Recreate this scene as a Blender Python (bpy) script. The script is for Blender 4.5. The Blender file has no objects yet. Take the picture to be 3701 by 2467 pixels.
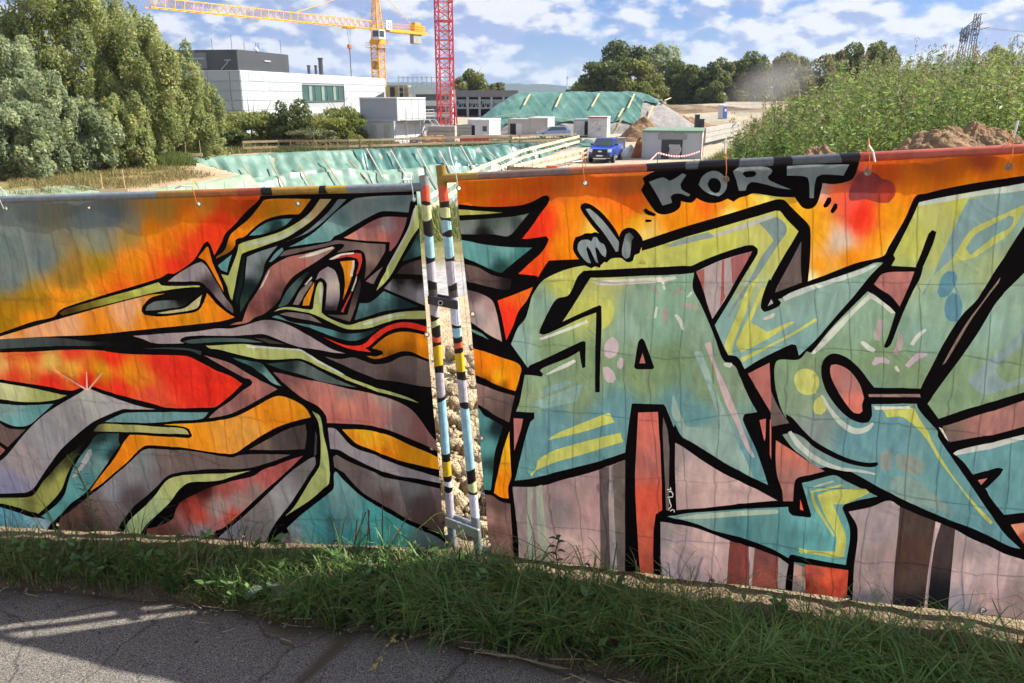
import bpy, bmesh, math, random
import numpy as np
from mathutils import Vector, Matrix
from mathutils.geometry import delaunay_2d_cdt
random.seed(7); RNG = np.random.default_rng(11)
scene = bpy.context.scene
C = scene.collection
# ---------------------------------------------------------------- camera
ZC = 2.3                                     # eye height above the foot of the fence (metres)
FPX, YH = 2900.0, 340.0                      # focal length and horizon row, photo pixels (3701 x 2467)
PITCH = math.atan((2467/2 - YH)/FPX)
cam_d = bpy.data.cameras.new('camera'); cam = bpy.data.objects.new('camera', cam_d); C.objects.link(cam)
cam_d.sensor_width = 36.0; cam_d.lens = 36.0*FPX/3701.0; cam_d.clip_start = 0.05; cam_d.clip_end = 40000
cam.location = (0, 0, ZC); cam.rotation_euler = (math.pi/2 - PITCH, 0, 0)
scene.camera = cam
scene.render.resolution_x, scene.render.resolution_y = 1024, 683
# ---------------------------------------------------------------- light
SUN_AZ = math.radians(9.0); SUN_EL = math.radians(43.6)      # sun to the right, a little beyond the fence
sun_dir = Vector((math.cos(SUN_AZ)*math.cos(SUN_EL), math.sin(SUN_AZ)*math.cos(SUN_EL), math.sin(SUN_EL)))
sd = bpy.data.lights.new('sun', 'SUN'); so = bpy.data.objects.new('sun', sd); C.objects.link(so)
sd.energy = 5.0; sd.angle = math.radians(0.55); sd.color = (1.0, 0.95, 0.87)
so.rotation_euler = sun_dir.to_track_quat('Z', 'Y').to_euler(); so.location = (20, 5, 40)
world = bpy.data.worlds.new('World'); scene.world = world; world.use_nodes = True
world.cycles.sampling_method = 'MANUAL'; world.cycles.sample_map_resolution = 256
scene.view_settings.view_transform = 'Standard'; scene.view_settings.look = 'None'
scene.view_settings.exposure = 1.05; scene.view_settings.gamma = 1.0
cy = scene.cycles
cy.max_bounces = 6; cy.diffuse_bounces = 3; cy.glossy_bounces = 2; cy.transmission_bounces = 3; cy.transparent_max_bounces = 4; cy.volume_bounces = 0
cy.caustics_reflective = False; cy.caustics_refractive = False; cy.use_adaptive_sampling = True; cy.adaptive_threshold = 0.03; cy.use_denoising = True
def build_world():
    nt = world.node_tree; N = nt.nodes; L = nt.links; N.clear()
    out = N.new('ShaderNodeOutputWorld'); bg = N.new('ShaderNodeBackground'); bg.inputs['Strength'].default_value = 0.056
    sky = N.new('ShaderNodeTexSky'); sky.sky_type = 'NISHITA'; sky.sun_disc = False
    sky.sun_elevation = SUN_EL; sky.sun_rotation = math.pi/2 - SUN_AZ
    sky.air_density = 1.0; sky.dust_density = 0.25; sky.ozone_density = 2.2; sky.altitude = 100
    tc = N.new('ShaderNodeTexCoord')
    def vmath(op, a, b):
        n = N.new('ShaderNodeVectorMath'); n.operation = op
        L.new(a, n.inputs[0])
        if isinstance(b, (tuple, list)): n.inputs[1].default_value = b
        else: L.new(b, n.inputs[1])
        return n.outputs[0]
    def math_(op, a, b=None, c=None):
        n = N.new('ShaderNodeMath'); n.operation = op
        for i, v in enumerate((a, b, c)):
            if v is None: continue
            if isinstance(v, (int, float)): n.inputs[i].default_value = v
            else: L.new(v, n.inputs[i])
        return n.outputs[0]
    def noise(vec, scale, detail, rough, dist=0.0):
        n = N.new('ShaderNodeTexNoise'); n.inputs['Scale'].default_value = scale; n.inputs['Detail'].default_value = detail
        n.inputs['Roughness'].default_value = rough; n.inputs['Distortion'].default_value = dist
        L.new(vec, n.inputs['Vector']); return n.outputs['Fac']
    def ramp(fac, lo, hi, smooth=True):
        n = N.new('ShaderNodeMapRange'); n.interpolation_type = 'SMOOTHSTEP' if smooth else 'LINEAR'
        n.inputs['From Min'].default_value = lo; n.inputs['From Max'].default_value = hi
        L.new(fac, n.inputs['Value']); return n.outputs['Result']
    def puffs(vec, scale):
        n = N.new('ShaderNodeTexVoronoi'); n.feature = 'F1'; n.inputs['Scale'].default_value = scale; n.inputs['Detail'].default_value = 2.0; n.inputs['Roughness'].default_value = 0.5
        L.new(vec, n.inputs['Vector']); return n.outputs['Distance']
    p = vmath('MULTIPLY', tc.outputs['Generated'], (1.0, 1.0, 1.9))
    p = vmath('ADD', p, (3.17, 1.37, 0.71))
    up = vmath('ADD', p, (0.008, 0.0, 0.022))
    def density(v): return math_('SUBTRACT', math_('ADD', noise(v, 7.5, 8.0, 0.57), 0.06), math_('MULTIPLY', puffs(v, 19.0), 0.18))
    dens = density(p); densu = density(up)
    fine = noise(p, 60.0, 6.0, 0.6)
    cover = ramp(math_('ADD', dens, math_('MULTIPLY', math_('SUBTRACT', fine, 0.5), 0.07)), 0.255, 0.41)
    thick = ramp(dens, 0.34, 0.56)
    lit = ramp(math_('SUBTRACT', math_('SUBTRACT', dens, densu), math_('MULTIPLY', thick, 0.045)), -0.075, 0.035)
    cc = N.new('ShaderNodeMix'); cc.data_type = 'RGBA'; L.new(lit, cc.inputs['Factor'])
    cc.inputs['A'].default_value = (3.0, 3.9, 6.6, 1); cc.inputs['B'].default_value = (8.0, 8.1, 8.6, 1)
    tint = N.new('ShaderNodeMix'); tint.data_type = 'RGBA'; tint.blend_type = 'MULTIPLY'; tint.inputs['Factor'].default_value = 1.0
    L.new(sky.outputs[0], tint.inputs['A']); tint.inputs['B'].default_value = (0.38, 0.57, 1.05, 1)
    mx = N.new('ShaderNodeMix'); mx.data_type = 'RGBA'; L.new(cover, mx.inputs['Factor'])
    L.new(tint.outputs['Result'], mx.inputs['A']); L.new(cc.outputs['Result'], mx.inputs['B'])
    L.new(mx.outputs['Result'], bg.inputs['Color']); L.new(bg.outputs[0], out.inputs['Surface'])
build_world()
# ---------------------------------------------------------------- pixel helpers (2352-wide view of the photo) used to survey the place
CT, ST = math.cos(PITCH), math.sin(PITCH)
def ray_px(px, py):
    """direction of a photo pixel given in full-resolution pixels"""
    x = (px - 1850.5)/FPX; y = -(py - 1233.5)/FPX
    return Vector((x, CT + y*ST, -ST + y*CT))
VS = 3701/2352.0
def at(vx, vy, Y):
    d = ray_px(vx*VS, vy*VS); return Vector((0, 0, ZC)) + d*(Y/d.y)
def onz(vx, vy, z):
    d = ray_px(vx*VS, vy*VS); return Vector((0, 0, ZC)) + d*((z - ZC)/d.z)
def atx(vx, Y):                 # world X of an image column at depth Y near the horizon
    return at(vx, 216, Y).x
# ---------------------------------------------------------------- noise
def _h(i, j, s):
    n = np.sin(i*127.1 + j*311.7 + s*74.7)*43758.5453
    return n - np.floor(n)
def vnoise(x, y, s=0):
    x = np.asarray(x, float); y = np.asarray(y, float)
    i = np.floor(x); j = np.floor(y); u = x - i; v = y - j
    u = u*u*(3 - 2*u); v = v*v*(3 - 2*v)
    return (_h(i, j, s)*(1-u) + _h(i+1, j, s)*u)*(1-v) + (_h(i, j+1, s)*(1-u) + _h(i+1, j+1, s)*u)*v
def fbm(x, y, s=0, o=4, g=0.5):
    t = 0.0; a = 1.0; n = 0.0
    for k in range(o):
        t = t + a*vnoise(x*2**k + 13.7*k, y*2**k - 7.1*k, s + k); n += a; a *= g
    return t/n
def sstep(a, b, x):
    t = np.clip((np.asarray(x, float) - a)/(b - a), 0, 1); return t*t*(3 - 2*t)
# ---------------------------------------------------------------- objects
def tag(o, label=None, cat=None, group=None, kind=None):
    if label: o['label'] = label
    if cat: o['category'] = cat
    if group: o['group'] = group
    if kind: o['kind'] = kind
    return o
def empty(name, loc, rz=0.0, label=None, cat=None, group=None):
    o = bpy.data.objects.new(name, None); C.objects.link(o); o.location = loc; o.rotation_euler = (0, 0, rz)
    o.empty_display_size = 0.2
    return tag(o, label, cat, group)
def link(name, me, mat=None, parent=None, smooth=False, loc=None):
    o = bpy.data.objects.new(name, me); C.objects.link(o)
    if mat is not None and len(me.materials) == 0: me.materials.append(mat)
    if parent is not None: o.parent = parent
    if loc is not None: o.location = loc
    if smooth: me.polygons.foreach_set('use_smooth', np.ones(len(me.polygons), bool))
    return o
def np_mesh(name, V, F, col=None, mat=None, parent=None, smooth=False, loc=None):
    """V (n,3), F (m,k) uniform faces; col (n,3) linear point colours"""
    V = np.ascontiguousarray(V, np.float32); F = np.ascontiguousarray(F, np.int32)
    me = bpy.data.meshes.new(name); m, k = F.shape
    me.vertices.add(len(V)); me.vertices.foreach_set('co', V.ravel())
    me.loops.add(m*k); me.loops.foreach_set('vertex_index', F.ravel())
    me.polygons.add(m); me.polygons.foreach_set('loop_start', np.arange(0, m*k, k, dtype=np.int32))
    me.update(calc_edges=True)
    if col is not None:
        a = me.color_attributes.new('Col', 'FLOAT_COLOR', 'POINT')
        a.data.foreach_set('color', np.concatenate([col, np.ones((len(V), 1))], 1).astype(np.float32).ravel())
    return link(name, me, mat, parent, smooth, loc)
class MB:
    """collects simple solids; build() makes ONE mesh object"""
    def __init__(s): s.v = []; s.f = []
    def add(s, vs, fs):
        b = len(s.v); s.v += [tuple(v) for v in vs]; s.f += [tuple(b + i for i in f) for f in fs]; return s
    def hexa(s, p):    # 8 corners: bottom ring, top ring
        return s.add(p, [(3, 2, 1, 0), (4, 5, 6, 7), (0, 1, 5, 4), (1, 2, 6, 5), (2, 3, 7, 6), (3, 0, 4, 7)])
    def box(s, x0, x1, y0, y1, z0, z1):
        return s.hexa([(x0, y0, z0), (x1, y0, z0), (x1, y1, z0), (x0, y1, z0), (x0, y0, z1), (x1, y0, z1), (x1, y1, z1), (x0, y1, z1)])
    def bar(s, p, q, w, h=None, up=(0, 0, 1)):
        p = Vector(p); q = Vector(q); h = w if h is None else h
        d = (q - p).normalized(); u = Vector(up)
        if abs(d.dot(u)) > 0.98: u = Vector((1, 0, 0))
        a = d.cross(u).normalized()*w/2; b = a.cross(d).normalized()*h/2
        return s.hexa([p-a-b, p+a-b, p+a+b, p-a+b, q-a-b, q+a-b, q+a+b, q-a+b])
    def tube(s, p, q, r, n=8, r2=None, cap=True):
        p = Vector(p); q = Vector(q); r2 = r if r2 is None else r2
        d = (q - p).normalized(); u = Vector((0, 0, 1)) if abs(d.z) < 0.95 else Vector((1, 0, 0))
        a = d.cross(u).normalized(); b = d.cross(a)
        vs = []
        for c, rr in ((p, r), (q, r2)):
            for i in range(n):
                t = 2*math.pi*i/n; vs.append(c + (a*math.cos(t) + b*math.sin(t))*rr)
        fs = [(i, (i+1) % n, n + (i+1) % n, n + i) for i in range(n)]
        if cap: fs += [tuple(range(n-1, -1, -1)), tuple(range(n, 2*n))]
        return s.add(vs, fs)
    def path(s, pts, r, n=6):
        for a, b in zip(pts[:-1], pts[1:]): s.tube(a, b, r, n)
        return s
    def prism(s, poly, y0, y1, axis='y'):
        n = len(poly)
        if axis == 'y': vs = [(a, y0, b) for a, b in poly] + [(a, y1, b) for a, b in poly]
        elif axis == 'x': vs = [(y0, a, b) for a, b in poly] + [(y1, a, b) for a, b in poly]
        else: vs = [(a, b, y0) for a, b in poly] + [(a, b, y1) for a, b in poly]
        return s.add(vs, [tuple(range(n)), tuple(range(2*n-1, n-1, -1))] + [(i, n+i, n+(i+1) % n, (i+1) % n) for i in range(n)])
    def quad(s, a, b, c, d): return s.add([a, b, c, d], [(0, 1, 2, 3)])
    def mesh(s, name, bevel=0.0, origin=(0, 0, 0)):
        me = bpy.data.meshes.new(name); o = Vector(origin)
        me.from_pydata([Vector(v) - o for v in s.v], [], s.f); me.update()
        bm = bmesh.new(); bm.from_mesh(me)
        bmesh.ops.recalc_face_normals(bm, faces=bm.faces)
        if bevel: bmesh.ops.bevel(bm, geom=list(bm.edges), offset=bevel, segments=1, affect='EDGES')
        bm.to_mesh(me); bm.free(); return me
    def build(s, name, mat, parent=None, bevel=0.0, smooth=False, origin=(0, 0, 0), loc=None):
        return link(name, s.mesh(name, bevel, origin), mat, parent, smooth, loc)
def children_of(o): return [c for c in bpy.data.objects if c.parent == o]
def copy_tree(o, parent=None, label=None):
    c = o.copy(); C.objects.link(c); c.parent = parent
    if label: c['label'] = label
    for ch in children_of(o): copy_tree(ch, c)
    return c
# ---------------------------------------------------------------- materials
MATS = {}
def mat(name, col=(0.5, 0.5, 0.5), rough=0.7, var=0.15, scale=6.0, bump=0.0, bscale=None, metal=0.0, spec=0.4,
        attr=None, trans=0.0, col2=None, coat=0.0, detail=6.0, stretch=None):
    if name in MATS: return MATS[name]
    m = bpy.data.materials.new(name); m.use_nodes = True; MATS[name] = m
    nt = m.node_tree; N = nt.nodes; L = nt.links; b = N['Principled BSDF']; out = N['Material Output']
    tc = N.new('ShaderNodeTexCoord'); vec = tc.outputs['Object']
    if stretch:
        mp = N.new('ShaderNodeMapping'); mp.inputs['Scale'].default_value = stretch; L.new(vec, mp.inputs['Vector']); vec = mp.outputs[0]
    n = N.new('ShaderNodeTexNoise'); n.inputs['Scale'].default_value = scale; n.inputs['Detail'].default_value = detail; n.inputs['Roughness'].default_value = 0.62
    L.new(vec, n.inputs['Vector'])
    mx = N.new('ShaderNodeMix'); mx.data_type = 'RGBA'
    rp = N.new('ShaderNodeMapRange'); rp.inputs['From Min'].default_value = 0.3; rp.inputs['From Max'].default_value = 0.7; L.new(n.outputs['Fac'], rp.inputs['Value'])
    L.new(rp.outputs[0], mx.inputs['Factor'])
    if attr:
        at_ = N.new('ShaderNodeAttribute'); at_.attribute_name = attr; base = at_.outputs['Color']
        lo = N.new('ShaderNodeMix'); lo.data_type = 'RGBA'; lo.blend_type = 'MULTIPLY'; lo.inputs['Factor'].default_value = 1.0; L.new(base, lo.inputs['A']); lo.inputs['B'].default_value = (1-var, 1-var, 1-var, 1)
        hi = N.new('ShaderNodeMix'); hi.data_type = 'RGBA'; hi.blend_type = 'MULTIPLY'; hi.inputs['Factor'].default_value = 1.0; L.new(base, hi.inputs['A']); hi.inputs['B'].default_value = (1+var, 1+var, 1+var, 1)
        L.new(lo.outputs['Result'], mx.inputs['A']); L.new(hi.outputs['Result'], mx.inputs['B'])
    else:
        c2 = col2 if col2 else tuple(c*(1+var) for c in col)
        mx.inputs['A'].default_value = tuple(c*(1-var) for c in col) + (1,); mx.inputs['B'].default_value = tuple(c2) + (1,)
    colo = mx.outputs['Result']; L.new(colo, b.inputs['Base Color'])
    b.inputs['Roughness'].default_value = rough; b.inputs['Metallic'].default_value = metal
    b.inputs['Specular IOR Level'].default_value = spec; b.inputs['Coat Weight'].default_value = coat; b.inputs['Coat Roughness'].default_value = 0.06
    if bump:
        n2 = N.new('ShaderNodeTexNoise'); n2.inputs['Scale'].default_value = bscale or scale*4; n2.inputs['Detail'].default_value = 5; L.new(vec, n2.inputs['Vector'])
        bp = N.new('ShaderNodeBump'); bp.inputs['Strength'].default_value = bump; bp.inputs['Distance'].default_value = 0.05
        L.new(n2.outputs['Fac'], bp.inputs['Height']); L.new(bp.outputs[0], b.inputs['Normal'])
    if trans:
        t = N.new('ShaderNodeBsdfTranslucent'); L.new(colo, t.inputs['Color'])
        ms = N.new('ShaderNodeMixShader'); ms.inputs[0].default_value = trans
        L.new(b.outputs[0], ms.inputs[1]); L.new(t.outputs[0], ms.inputs[2]); L.new(ms.outputs[0], out.inputs['Surface'])
    return m
M_WHITE = mat('white_paint', (0.66, 0.67, 0.68), 0.5, 0.05, 3.0)
M_OFFW = mat('off_white_panel', (0.62, 0.62, 0.60), 0.55, 0.06, 2.0)
M_GREY = mat('grey_paint', (0.40, 0.41, 0.43), 0.55, 0.06, 2.0)
M_DARK = mat('dark_grey', (0.06, 0.065, 0.07), 0.5, 0.15, 3.0)
M_BLACK = mat('black_rubber', (0.015, 0.015, 0.016), 0.75, 0.2, 8.0)
M_STEEL = mat('galvanised_steel', (0.50, 0.52, 0.54), 0.38, 0.12, 9.0, metal=0.85)
M_CONC = mat('concrete', (0.36, 0.34, 0.31), 0.9, 0.18, 1.2, bump=0.2)
M_WOODP = mat('pale_timber', (0.62, 0.47, 0.25), 0.75, 0.16, 5.0, stretch=(1, 1, 6))
M_WOODD = mat('weathered_timber', (0.30, 0.21, 0.12), 0.85, 0.2, 3.0)
M_GLASS = mat('dark_glass', (0.03, 0.05, 0.055), 0.08, 0.1, 1.0, spec=0.8)
M_ORANGE = mat('orange_paint', (0.75, 0.24, 0.03), 0.5, 0.12, 5.0)
M_RED = mat('red_paint', (0.62, 0.05, 0.06), 0.5, 0.15, 1.0)
M_YELC = mat('crane_yellow', (0.80, 0.38, 0.03), 0.5, 0.12, 0.6)
M_RUST = mat('rusty_orange', (0.42, 0.14, 0.04), 0.8, 0.25, 2.5, bump=0.2)
M_BARK = mat('bark', (0.09, 0.065, 0.045), 0.9, 0.3, 8.0, bump=0.5)
# ---------------------------------------------------------------- painted artwork on the two banners
# every cell of the painting: (colour or colour points, outline); outlines are traced in tile coordinates (1/2.8 photo pixel)
TILE = {'A': (0, 680), 'B': (780, 660), 'C': (0, 1140), 'D': (780, 1080), 'E': (0, 1480), 'F': (800, 1480),
        'G': (1640, 600), 'H': (2280, 560), 'I': (2861, 520), 'J': (1640, 1080), 'K': (2280, 1040), 'L': (2861, 1000),
        'M': (1640, 1560), 'N': (2280, 1520), 'O': (2861, 1480), 'P': (2281, 1800), 'Q': (2861, 1800)}
INK = (9, 6, 8)
LIME = (163, 171, 106); YEL = (173, 176, 92); WHT = (194, 199, 189); PNK = (165, 102, 96); MAU = (150, 142, 147)
TEA = (98, 148, 150); BRN = (98, 85, 82); GRY = (130, 143, 147)
def tile_pts(s):
    """'A x,y x,y B x,y' -> photo pixels; '*' before a point keeps the corner sharp"""
    out = []; t = None
    for w in s.split():
        if w in TILE: t = TILE[w]; continue
        x, y = w.split(','); out.append((t[0] + float(x)/2.8, t[1] + float(y)/2.8))
    return out
def tile_cols(s):
    """'A x,y,r,g,b ...' -> list of (px,py,r,g,b)"""
    out = []; t = None
    for w in s.split():
        if w in TILE: t = TILE[w]; continue
        v = [float(q) for q in w.split(',')]; out.append((t[0] + v[0]/2.8, t[1] + v[1]/2.8, *v[2:]))
    return out
ART_L = [
 # the painting goes on beyond the left picture edge
 ('A -300,400,110,124,124 -300,1200,150,110,20', 'A -2600,-200 -170,0 -170,1500 -2600,1900'), ((206, 60, 30), 'C -2600,700 -170,420 -170,560 -2600,1000'), (MAU, 'C -2600,1100 -170,640 -170,1500 -2600,2400'), (TEA, 'E -2600,1300 -170,800 -170,1400 -2600,2300'),
 ('A 100,300,118,130,128 900,300,104,119,122 1150,300,98,113,120 400,700,108,124,125 100,900,112,126,126 60,600,104,120,120 1000,550,125,130,112 700,950,140,108,40 300,1150,150,112,20 60,1300,150,106,10 1000,780,150,116,22 1300,450,150,122,55 1650,230,165,122,50 1330,380,140,140,135 300,1350,215,125,15 850,1100,228,142,25 1100,950,222,120,15 1350,750,230,122,15 1500,420,215,122,10 1700,600,226,106,15 1900,320,220,112,15 1950,620,206,55,25 2100,450,212,50,20 2250,350,226,50,20 2350,180,190,80,15 1600,850,215,80,15 1750,780,206,45,25 2050,160,180,116,40 1150,1020,205,80,20 650,1120,225,130,20 2500,160,170,60,15',
  'A -200,60 2640,60 2624,112 2514,214 2384,354 2274,464 2244,540 2165,680 2120,560 2095,535 2060,560 1950,730 1760,865 1700,860 1610,910 1050,1080 700,1190 590,1240 540,1300 330,1350 0,1465 -200,1530'),
 ('A 300,1450,225,150,112 700,1350,225,152,112 1250,1230,225,150,110 200,1420,226,130,45 1000,1430,226,120,20 1500,1370,222,120,20 2150,1250,220,120,20 2000,1380,186,120,20 900,1250,222,125,40 60,1505,225,150,100 2300,1310,205,110,15',
  'A -200,1560 0,1500 350,1395 560,1335 640,1312 1060,1195 1500,1085 1600,1075 2030,1040 2090,1060 2200,1180 2300,1260 2374,1304 2300,1330 2184,1354 1700,1410 1300,1450 900,1490 500,1503 0,1530 -200,1550'),
 (INK, 'A 1430,1200 1500,1120 1600,1085 1900,1010 2080,1015 2092,1060 2040,1190 1980,1250 1850,1275 1600,1305 1450,1285 1420,1250'),
 ('A 1500,1220,106,113,110 1650,1180,95,105,105 1800,1135,10,10,10 1750,1200,80,85,85 1950,1090,10,10,10', 'A 1455,1245 1470,1200 1560,1150 1800,1130 1990,1075 1860,1190 1700,1220 1560,1240'),
 ((176, 167, 118), 'A 1570,1270 1700,1245 1860,1215 1960,1140 2040,1080 2000,1200 1950,1230 1800,1258 1650,1275'),
 ('A 700,1230,66,52,20 1100,1125,150,150,60 1400,1050,165,170,80 1800,1000,166,168,96 900,1180,110,100,35', 'A 660,1225 1060,1110 1350,1030 1590,955 1620,985 1750,992 2010,985 2020,1000 1850,1010 1600,1050 1400,1095 1100,1170 700,1270 620,1292 590,1265'),
 ('A 1950,850,140,132,138 1800,930,150,142,145 2090,990,60,50,55 2250,1120,130,116,118 2330,1230,90,80,80 2030,780,145,140,140', 'A 1690,945 1800,865 1940,780 2030,745 2080,780 2140,870 2200,970 2270,1090 2352,1200 2360,1265 2300,1225 2200,1120 2130,1040 2080,1000 2060,970 2010,945 1850,945'),
 ('A 2080,620,190,100,15 2230,960,224,122,30 2110,740,200,105,15', 'A 2000,700 2090,590 2105,600 2150,760 2240,960 2260,1050 2200,940 2120,800 2075,735 2040,715'),
 ('B 700,220,196,122,22 600,330,170,115,20 350,430,222,120,15 200,560,215,115,15 90,690,110,70,10 500,250,192,116,16 880,230,190,118,20', 'B 505,170 960,165 870,280 830,318 740,320 600,340 480,385 380,460 290,545 215,565 195,585 195,625 150,690 0,768 0,750 30,730 90,680 120,590 150,520 220,460 330,370 440,240'),
 ('B 500,440,80,130,130 640,430,30,55,55 400,510,92,142,142 700,385,95,145,145 560,490,20,35,35', 'B 335,535 420,460 520,400 640,370 770,362 700,430 600,480 450,525'),
 ((93, 148, 150), 'B 20,835 110,765 160,725 130,820 112,905 50,880'),
 ('B 1030,200,192,142,112 1100,230,165,172,112 700,520,163,171,105 220,700,166,172,100 120,1050,160,168,100', 'B 1050,165 1170,165 1080,270 980,370 860,460 700,560 560,610 420,660 290,705 262,720 240,800 210,950 165,1190 150,1170 95,1010 55,925 125,940 180,800 215,700 230,625 300,595 480,550 640,500 760,440 880,360 960,290'),
 ((172, 180, 158), 'B 290,612 500,570 720,500 870,390 960,295 965,325 880,430 720,540 500,610 310,640'),
 ((112, 126, 131), 'B 1240,165 1325,165 1220,270 1050,420 920,510 800,560 700,600 740,585 870,520 1000,420 1150,280'),
 ('B 1700,230,120,140,145 1900,200,106,126,130 1400,330,136,150,155 1100,500,105,150,150 900,600,100,155,155 1300,400,90,126,130 1500,200,126,140,142 1150,450,125,165,165', 'B 1440,150 2030,120 1975,180 1950,300 1700,285 1620,310 1400,430 1250,520 1190,545 1150,590 1000,612 740,648 820,610 950,530 1050,450 1200,310 1330,210'),
 ((95, 140, 140), 'B 538,802 600,710 670,655 680,685 620,750 560,800'),
 ('B 400,760,125,140,140 330,850,136,146,150 330,1050,20,35,35 450,850,70,80,80 260,1250,40,60,55 560,680,110,125,128', 'B 315,750 430,700 620,640 540,740 490,830 470,930 400,1060 330,1180 250,1310 245,1200 290,1000 305,880'),
 ('B 230,1100,14,32,32 285,760,10,18,18', 'B 195,1180 230,1000 270,760 300,735 285,900 255,1080 225,1240'),
 ('B 500,1050,146,96,93 700,850,160,106,98 850,800,176,106,96 420,1250,110,65,60 1000,760,150,116,110 300,1380,150,96,80 620,1120,100,65,62 450,1200,126,80,75 640,1200,60,40,40 780,900,150,95,88', 'B 265,1405 330,1240 430,1080 530,880 600,820 740,750 900,720 1080,670 1180,648 1197,665 1100,740 980,820 850,900 760,970 690,1070 640,1190 560,1270 480,1330 400,1360 330,1410 240,1432 140,1440 200,1415'),
 ((192, 184, 176), 'B 430,1085 500,960 540,880 546,892 470,1050'),
 ((206, 202, 188), 'B 830,758 1000,700 1170,650 1182,665 1000,735 850,765'),
 ('B 900,680,104,88,86 1600,720,106,92,90 1540,900,86,66,62 1555,750,135,112,104 1250,610,98,84,82', 'B 640,745 700,690 900,655 1130,610 1200,585 1300,590 1450,605 1715,622 1712,690 1680,750 1600,870 1500,975 1515,820 1500,720 1450,680 1380,685 1290,700 1215,710 1280,660 1297,632 1270,620 1200,625 1100,650 900,690 760,725'),
 ('B 1500,480,146,96,96 1740,430,148,138,143 1850,380,130,85,85 1700,540,172,102,94 1820,580,150,90,88 1350,550,196,126,112 1600,380,130,88,88', 'B 1290,560 1430,480 1560,400 1700,345 1935,350 1920,420 1880,520 1830,620 1770,690 1755,690 1760,600 1600,590 1400,577'),
 (LIME, 'B 2020,225 2140,245 2135,340 2080,420 1980,560 1880,740 1780,920 1700,1020 1620,1095 1660,1000 1760,830 1860,640 1950,450 2010,300'),
 ((182, 187, 172), 'B 2010,255 2040,232 2020,330 1940,520 1800,770 1720,890 1740,840 1850,640 1950,450'),
 ('B 2080,690,62,102,102 2060,500,30,45,50 1950,740,34,54,56', 'B 2080,440 2150,370 2120,600 2130,715 1900,792 1890,780 1980,640 2050,500'),
 ('B 1900,880,52,44,44 2080,820,70,60,60', 'B 1830,920 1900,835 2135,755 2150,930 1950,922'),
 ('B 1750,1050,126,120,126 1850,1000,20,18,20 2080,1130,136,133,142 1950,1080,112,106,110 2050,1000,15,15,15', 'B 1700,1070 1790,970 2000,975 2160,1000 2180,1270 2000,1190 1850,1130'),
 ((112, 98, 100), 'B 1510,1000 1600,920 1690,850 1640,930 1590,1030'),
 ('B 1150,950,160,150,152 1180,1050,192,176,166 1150,1180,150,140,145 1160,1270,40,35,40 1060,920,130,116,118', 'B 1045,905 1130,850 1200,890 1240,1000 1252,1150 1222,1290 1108,1285 1120,1100 1110,1000 1060,960 1010,985'),
 (LIME, 'B 1025,1030 1050,1003 1075,1015 1087,1080 1077,1200 1070,1310 1120,1350 1250,1410 1350,1437 1480,1400 1650,1355 1850,1310 2050,1293 2200,1300 2230,1375 2000,1375 1850,1380 1700,1420 1550,1465 1380,1480 1280,1460 1150,1400 1000,1335 850,1300 700,1280 590,1302 660,1265 760,1258 960,1287 985,1270 1000,1150'),
 ((182, 182, 168), 'B 1055,1008 1085,1060 1070,1220 1045,1220'),
 ((187, 192, 168), 'B 1480,1422 1700,1350 1920,1320 1925,1337 1700,1385 1520,1437'),
 ('B 1330,850,206,130,30 1300,1100,200,115,20', 'B 1250,800 1390,788 1397,850 1370,950 1330,1080 1287,1185 1302,1050 1290,900'),
 ((202, 197, 182), 'B 1376,790 1397,790 1378,950 1352,950'),
 ((168, 56, 46), 'B 1190,777 1280,735 1400,713 1467,720 1472,800 1430,930 1412,930 1440,820 1420,770 1330,753 1230,770'),
 ((216, 211, 196), 'B 1138,777 1250,723 1390,708 1390,722 1270,740 1170,782'),
 ((172, 58, 48), 'B 1268,1302 1330,1180 1372,1095 1362,1140 1312,1250 1290,1312'),
 ((205, 200, 186), 'B 1368,1095 1420,938 1417,1000 1382,1100'),
 ('B 960,1080,200,120,25 910,1220,190,125,30', 'B 930,1110 990,1008 985,1080 940,1243 878,1243 890,1180'),
 ((122, 111, 109), 'B 778,1232 860,1080 960,998 977,1010 890,1140 860,1200 835,1237'),
 ((195, 195, 185), 'B 888,1035 965,950 972,965 905,1037'),
 ('B 700,1200,62,90,90 800,1050,70,92,90 900,920,30,40,40', 'B 630,1262 720,1090 790,1010 900,910 942,900 860,1020 760,1180 720,1232'),
 ('B 1440,1050,50,42,42 1350,1370,95,82,80 1200,1350,80,68,66', 'B 1335,1335 1400,1100 1450,980 1460,1060 1430,1200 1390,1330 1360,1402 1250,1370 1130,1332 1300,1337'),
 ('B 1500,1250,86,126,128 1700,1180,82,122,124 1450,1350,60,90,92 1750,1250,50,76,78 1900,1230,25,45,50 1560,1300,55,82,84', 'B 1408,1387 1440,1280 1455,1218 1560,1210 1700,1098 1850,1160 2052,1250 1950,1265 1700,1300 1550,1345'),
 ((112, 100, 100), 'B 648,1330 720,1310 850,1320 960,1345 1075,1418 930,1390 780,1360'),
 ('D 1150,320,86,136,142 1400,380,70,110,112 1550,330,25,40,42 650,200,90,130,130 1300,340,40,60,62', 'D 570,182 620,165 760,230 900,252 1050,278 1180,308 1330,345 1500,330 1660,285 1600,335 1500,390 1400,417 1300,405 1150,360 950,290 750,230'),
 ((207, 45, 30), 'D 1090,378 1200,420 1330,460 1450,465 1520,440 1600,360 1700,290 1850,238 2000,238 2170,288 2230,310 2240,365 2100,320 1900,285 1750,320 1650,390 1560,470 1520,490 1575,532 1450,515 1300,475'),
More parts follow.
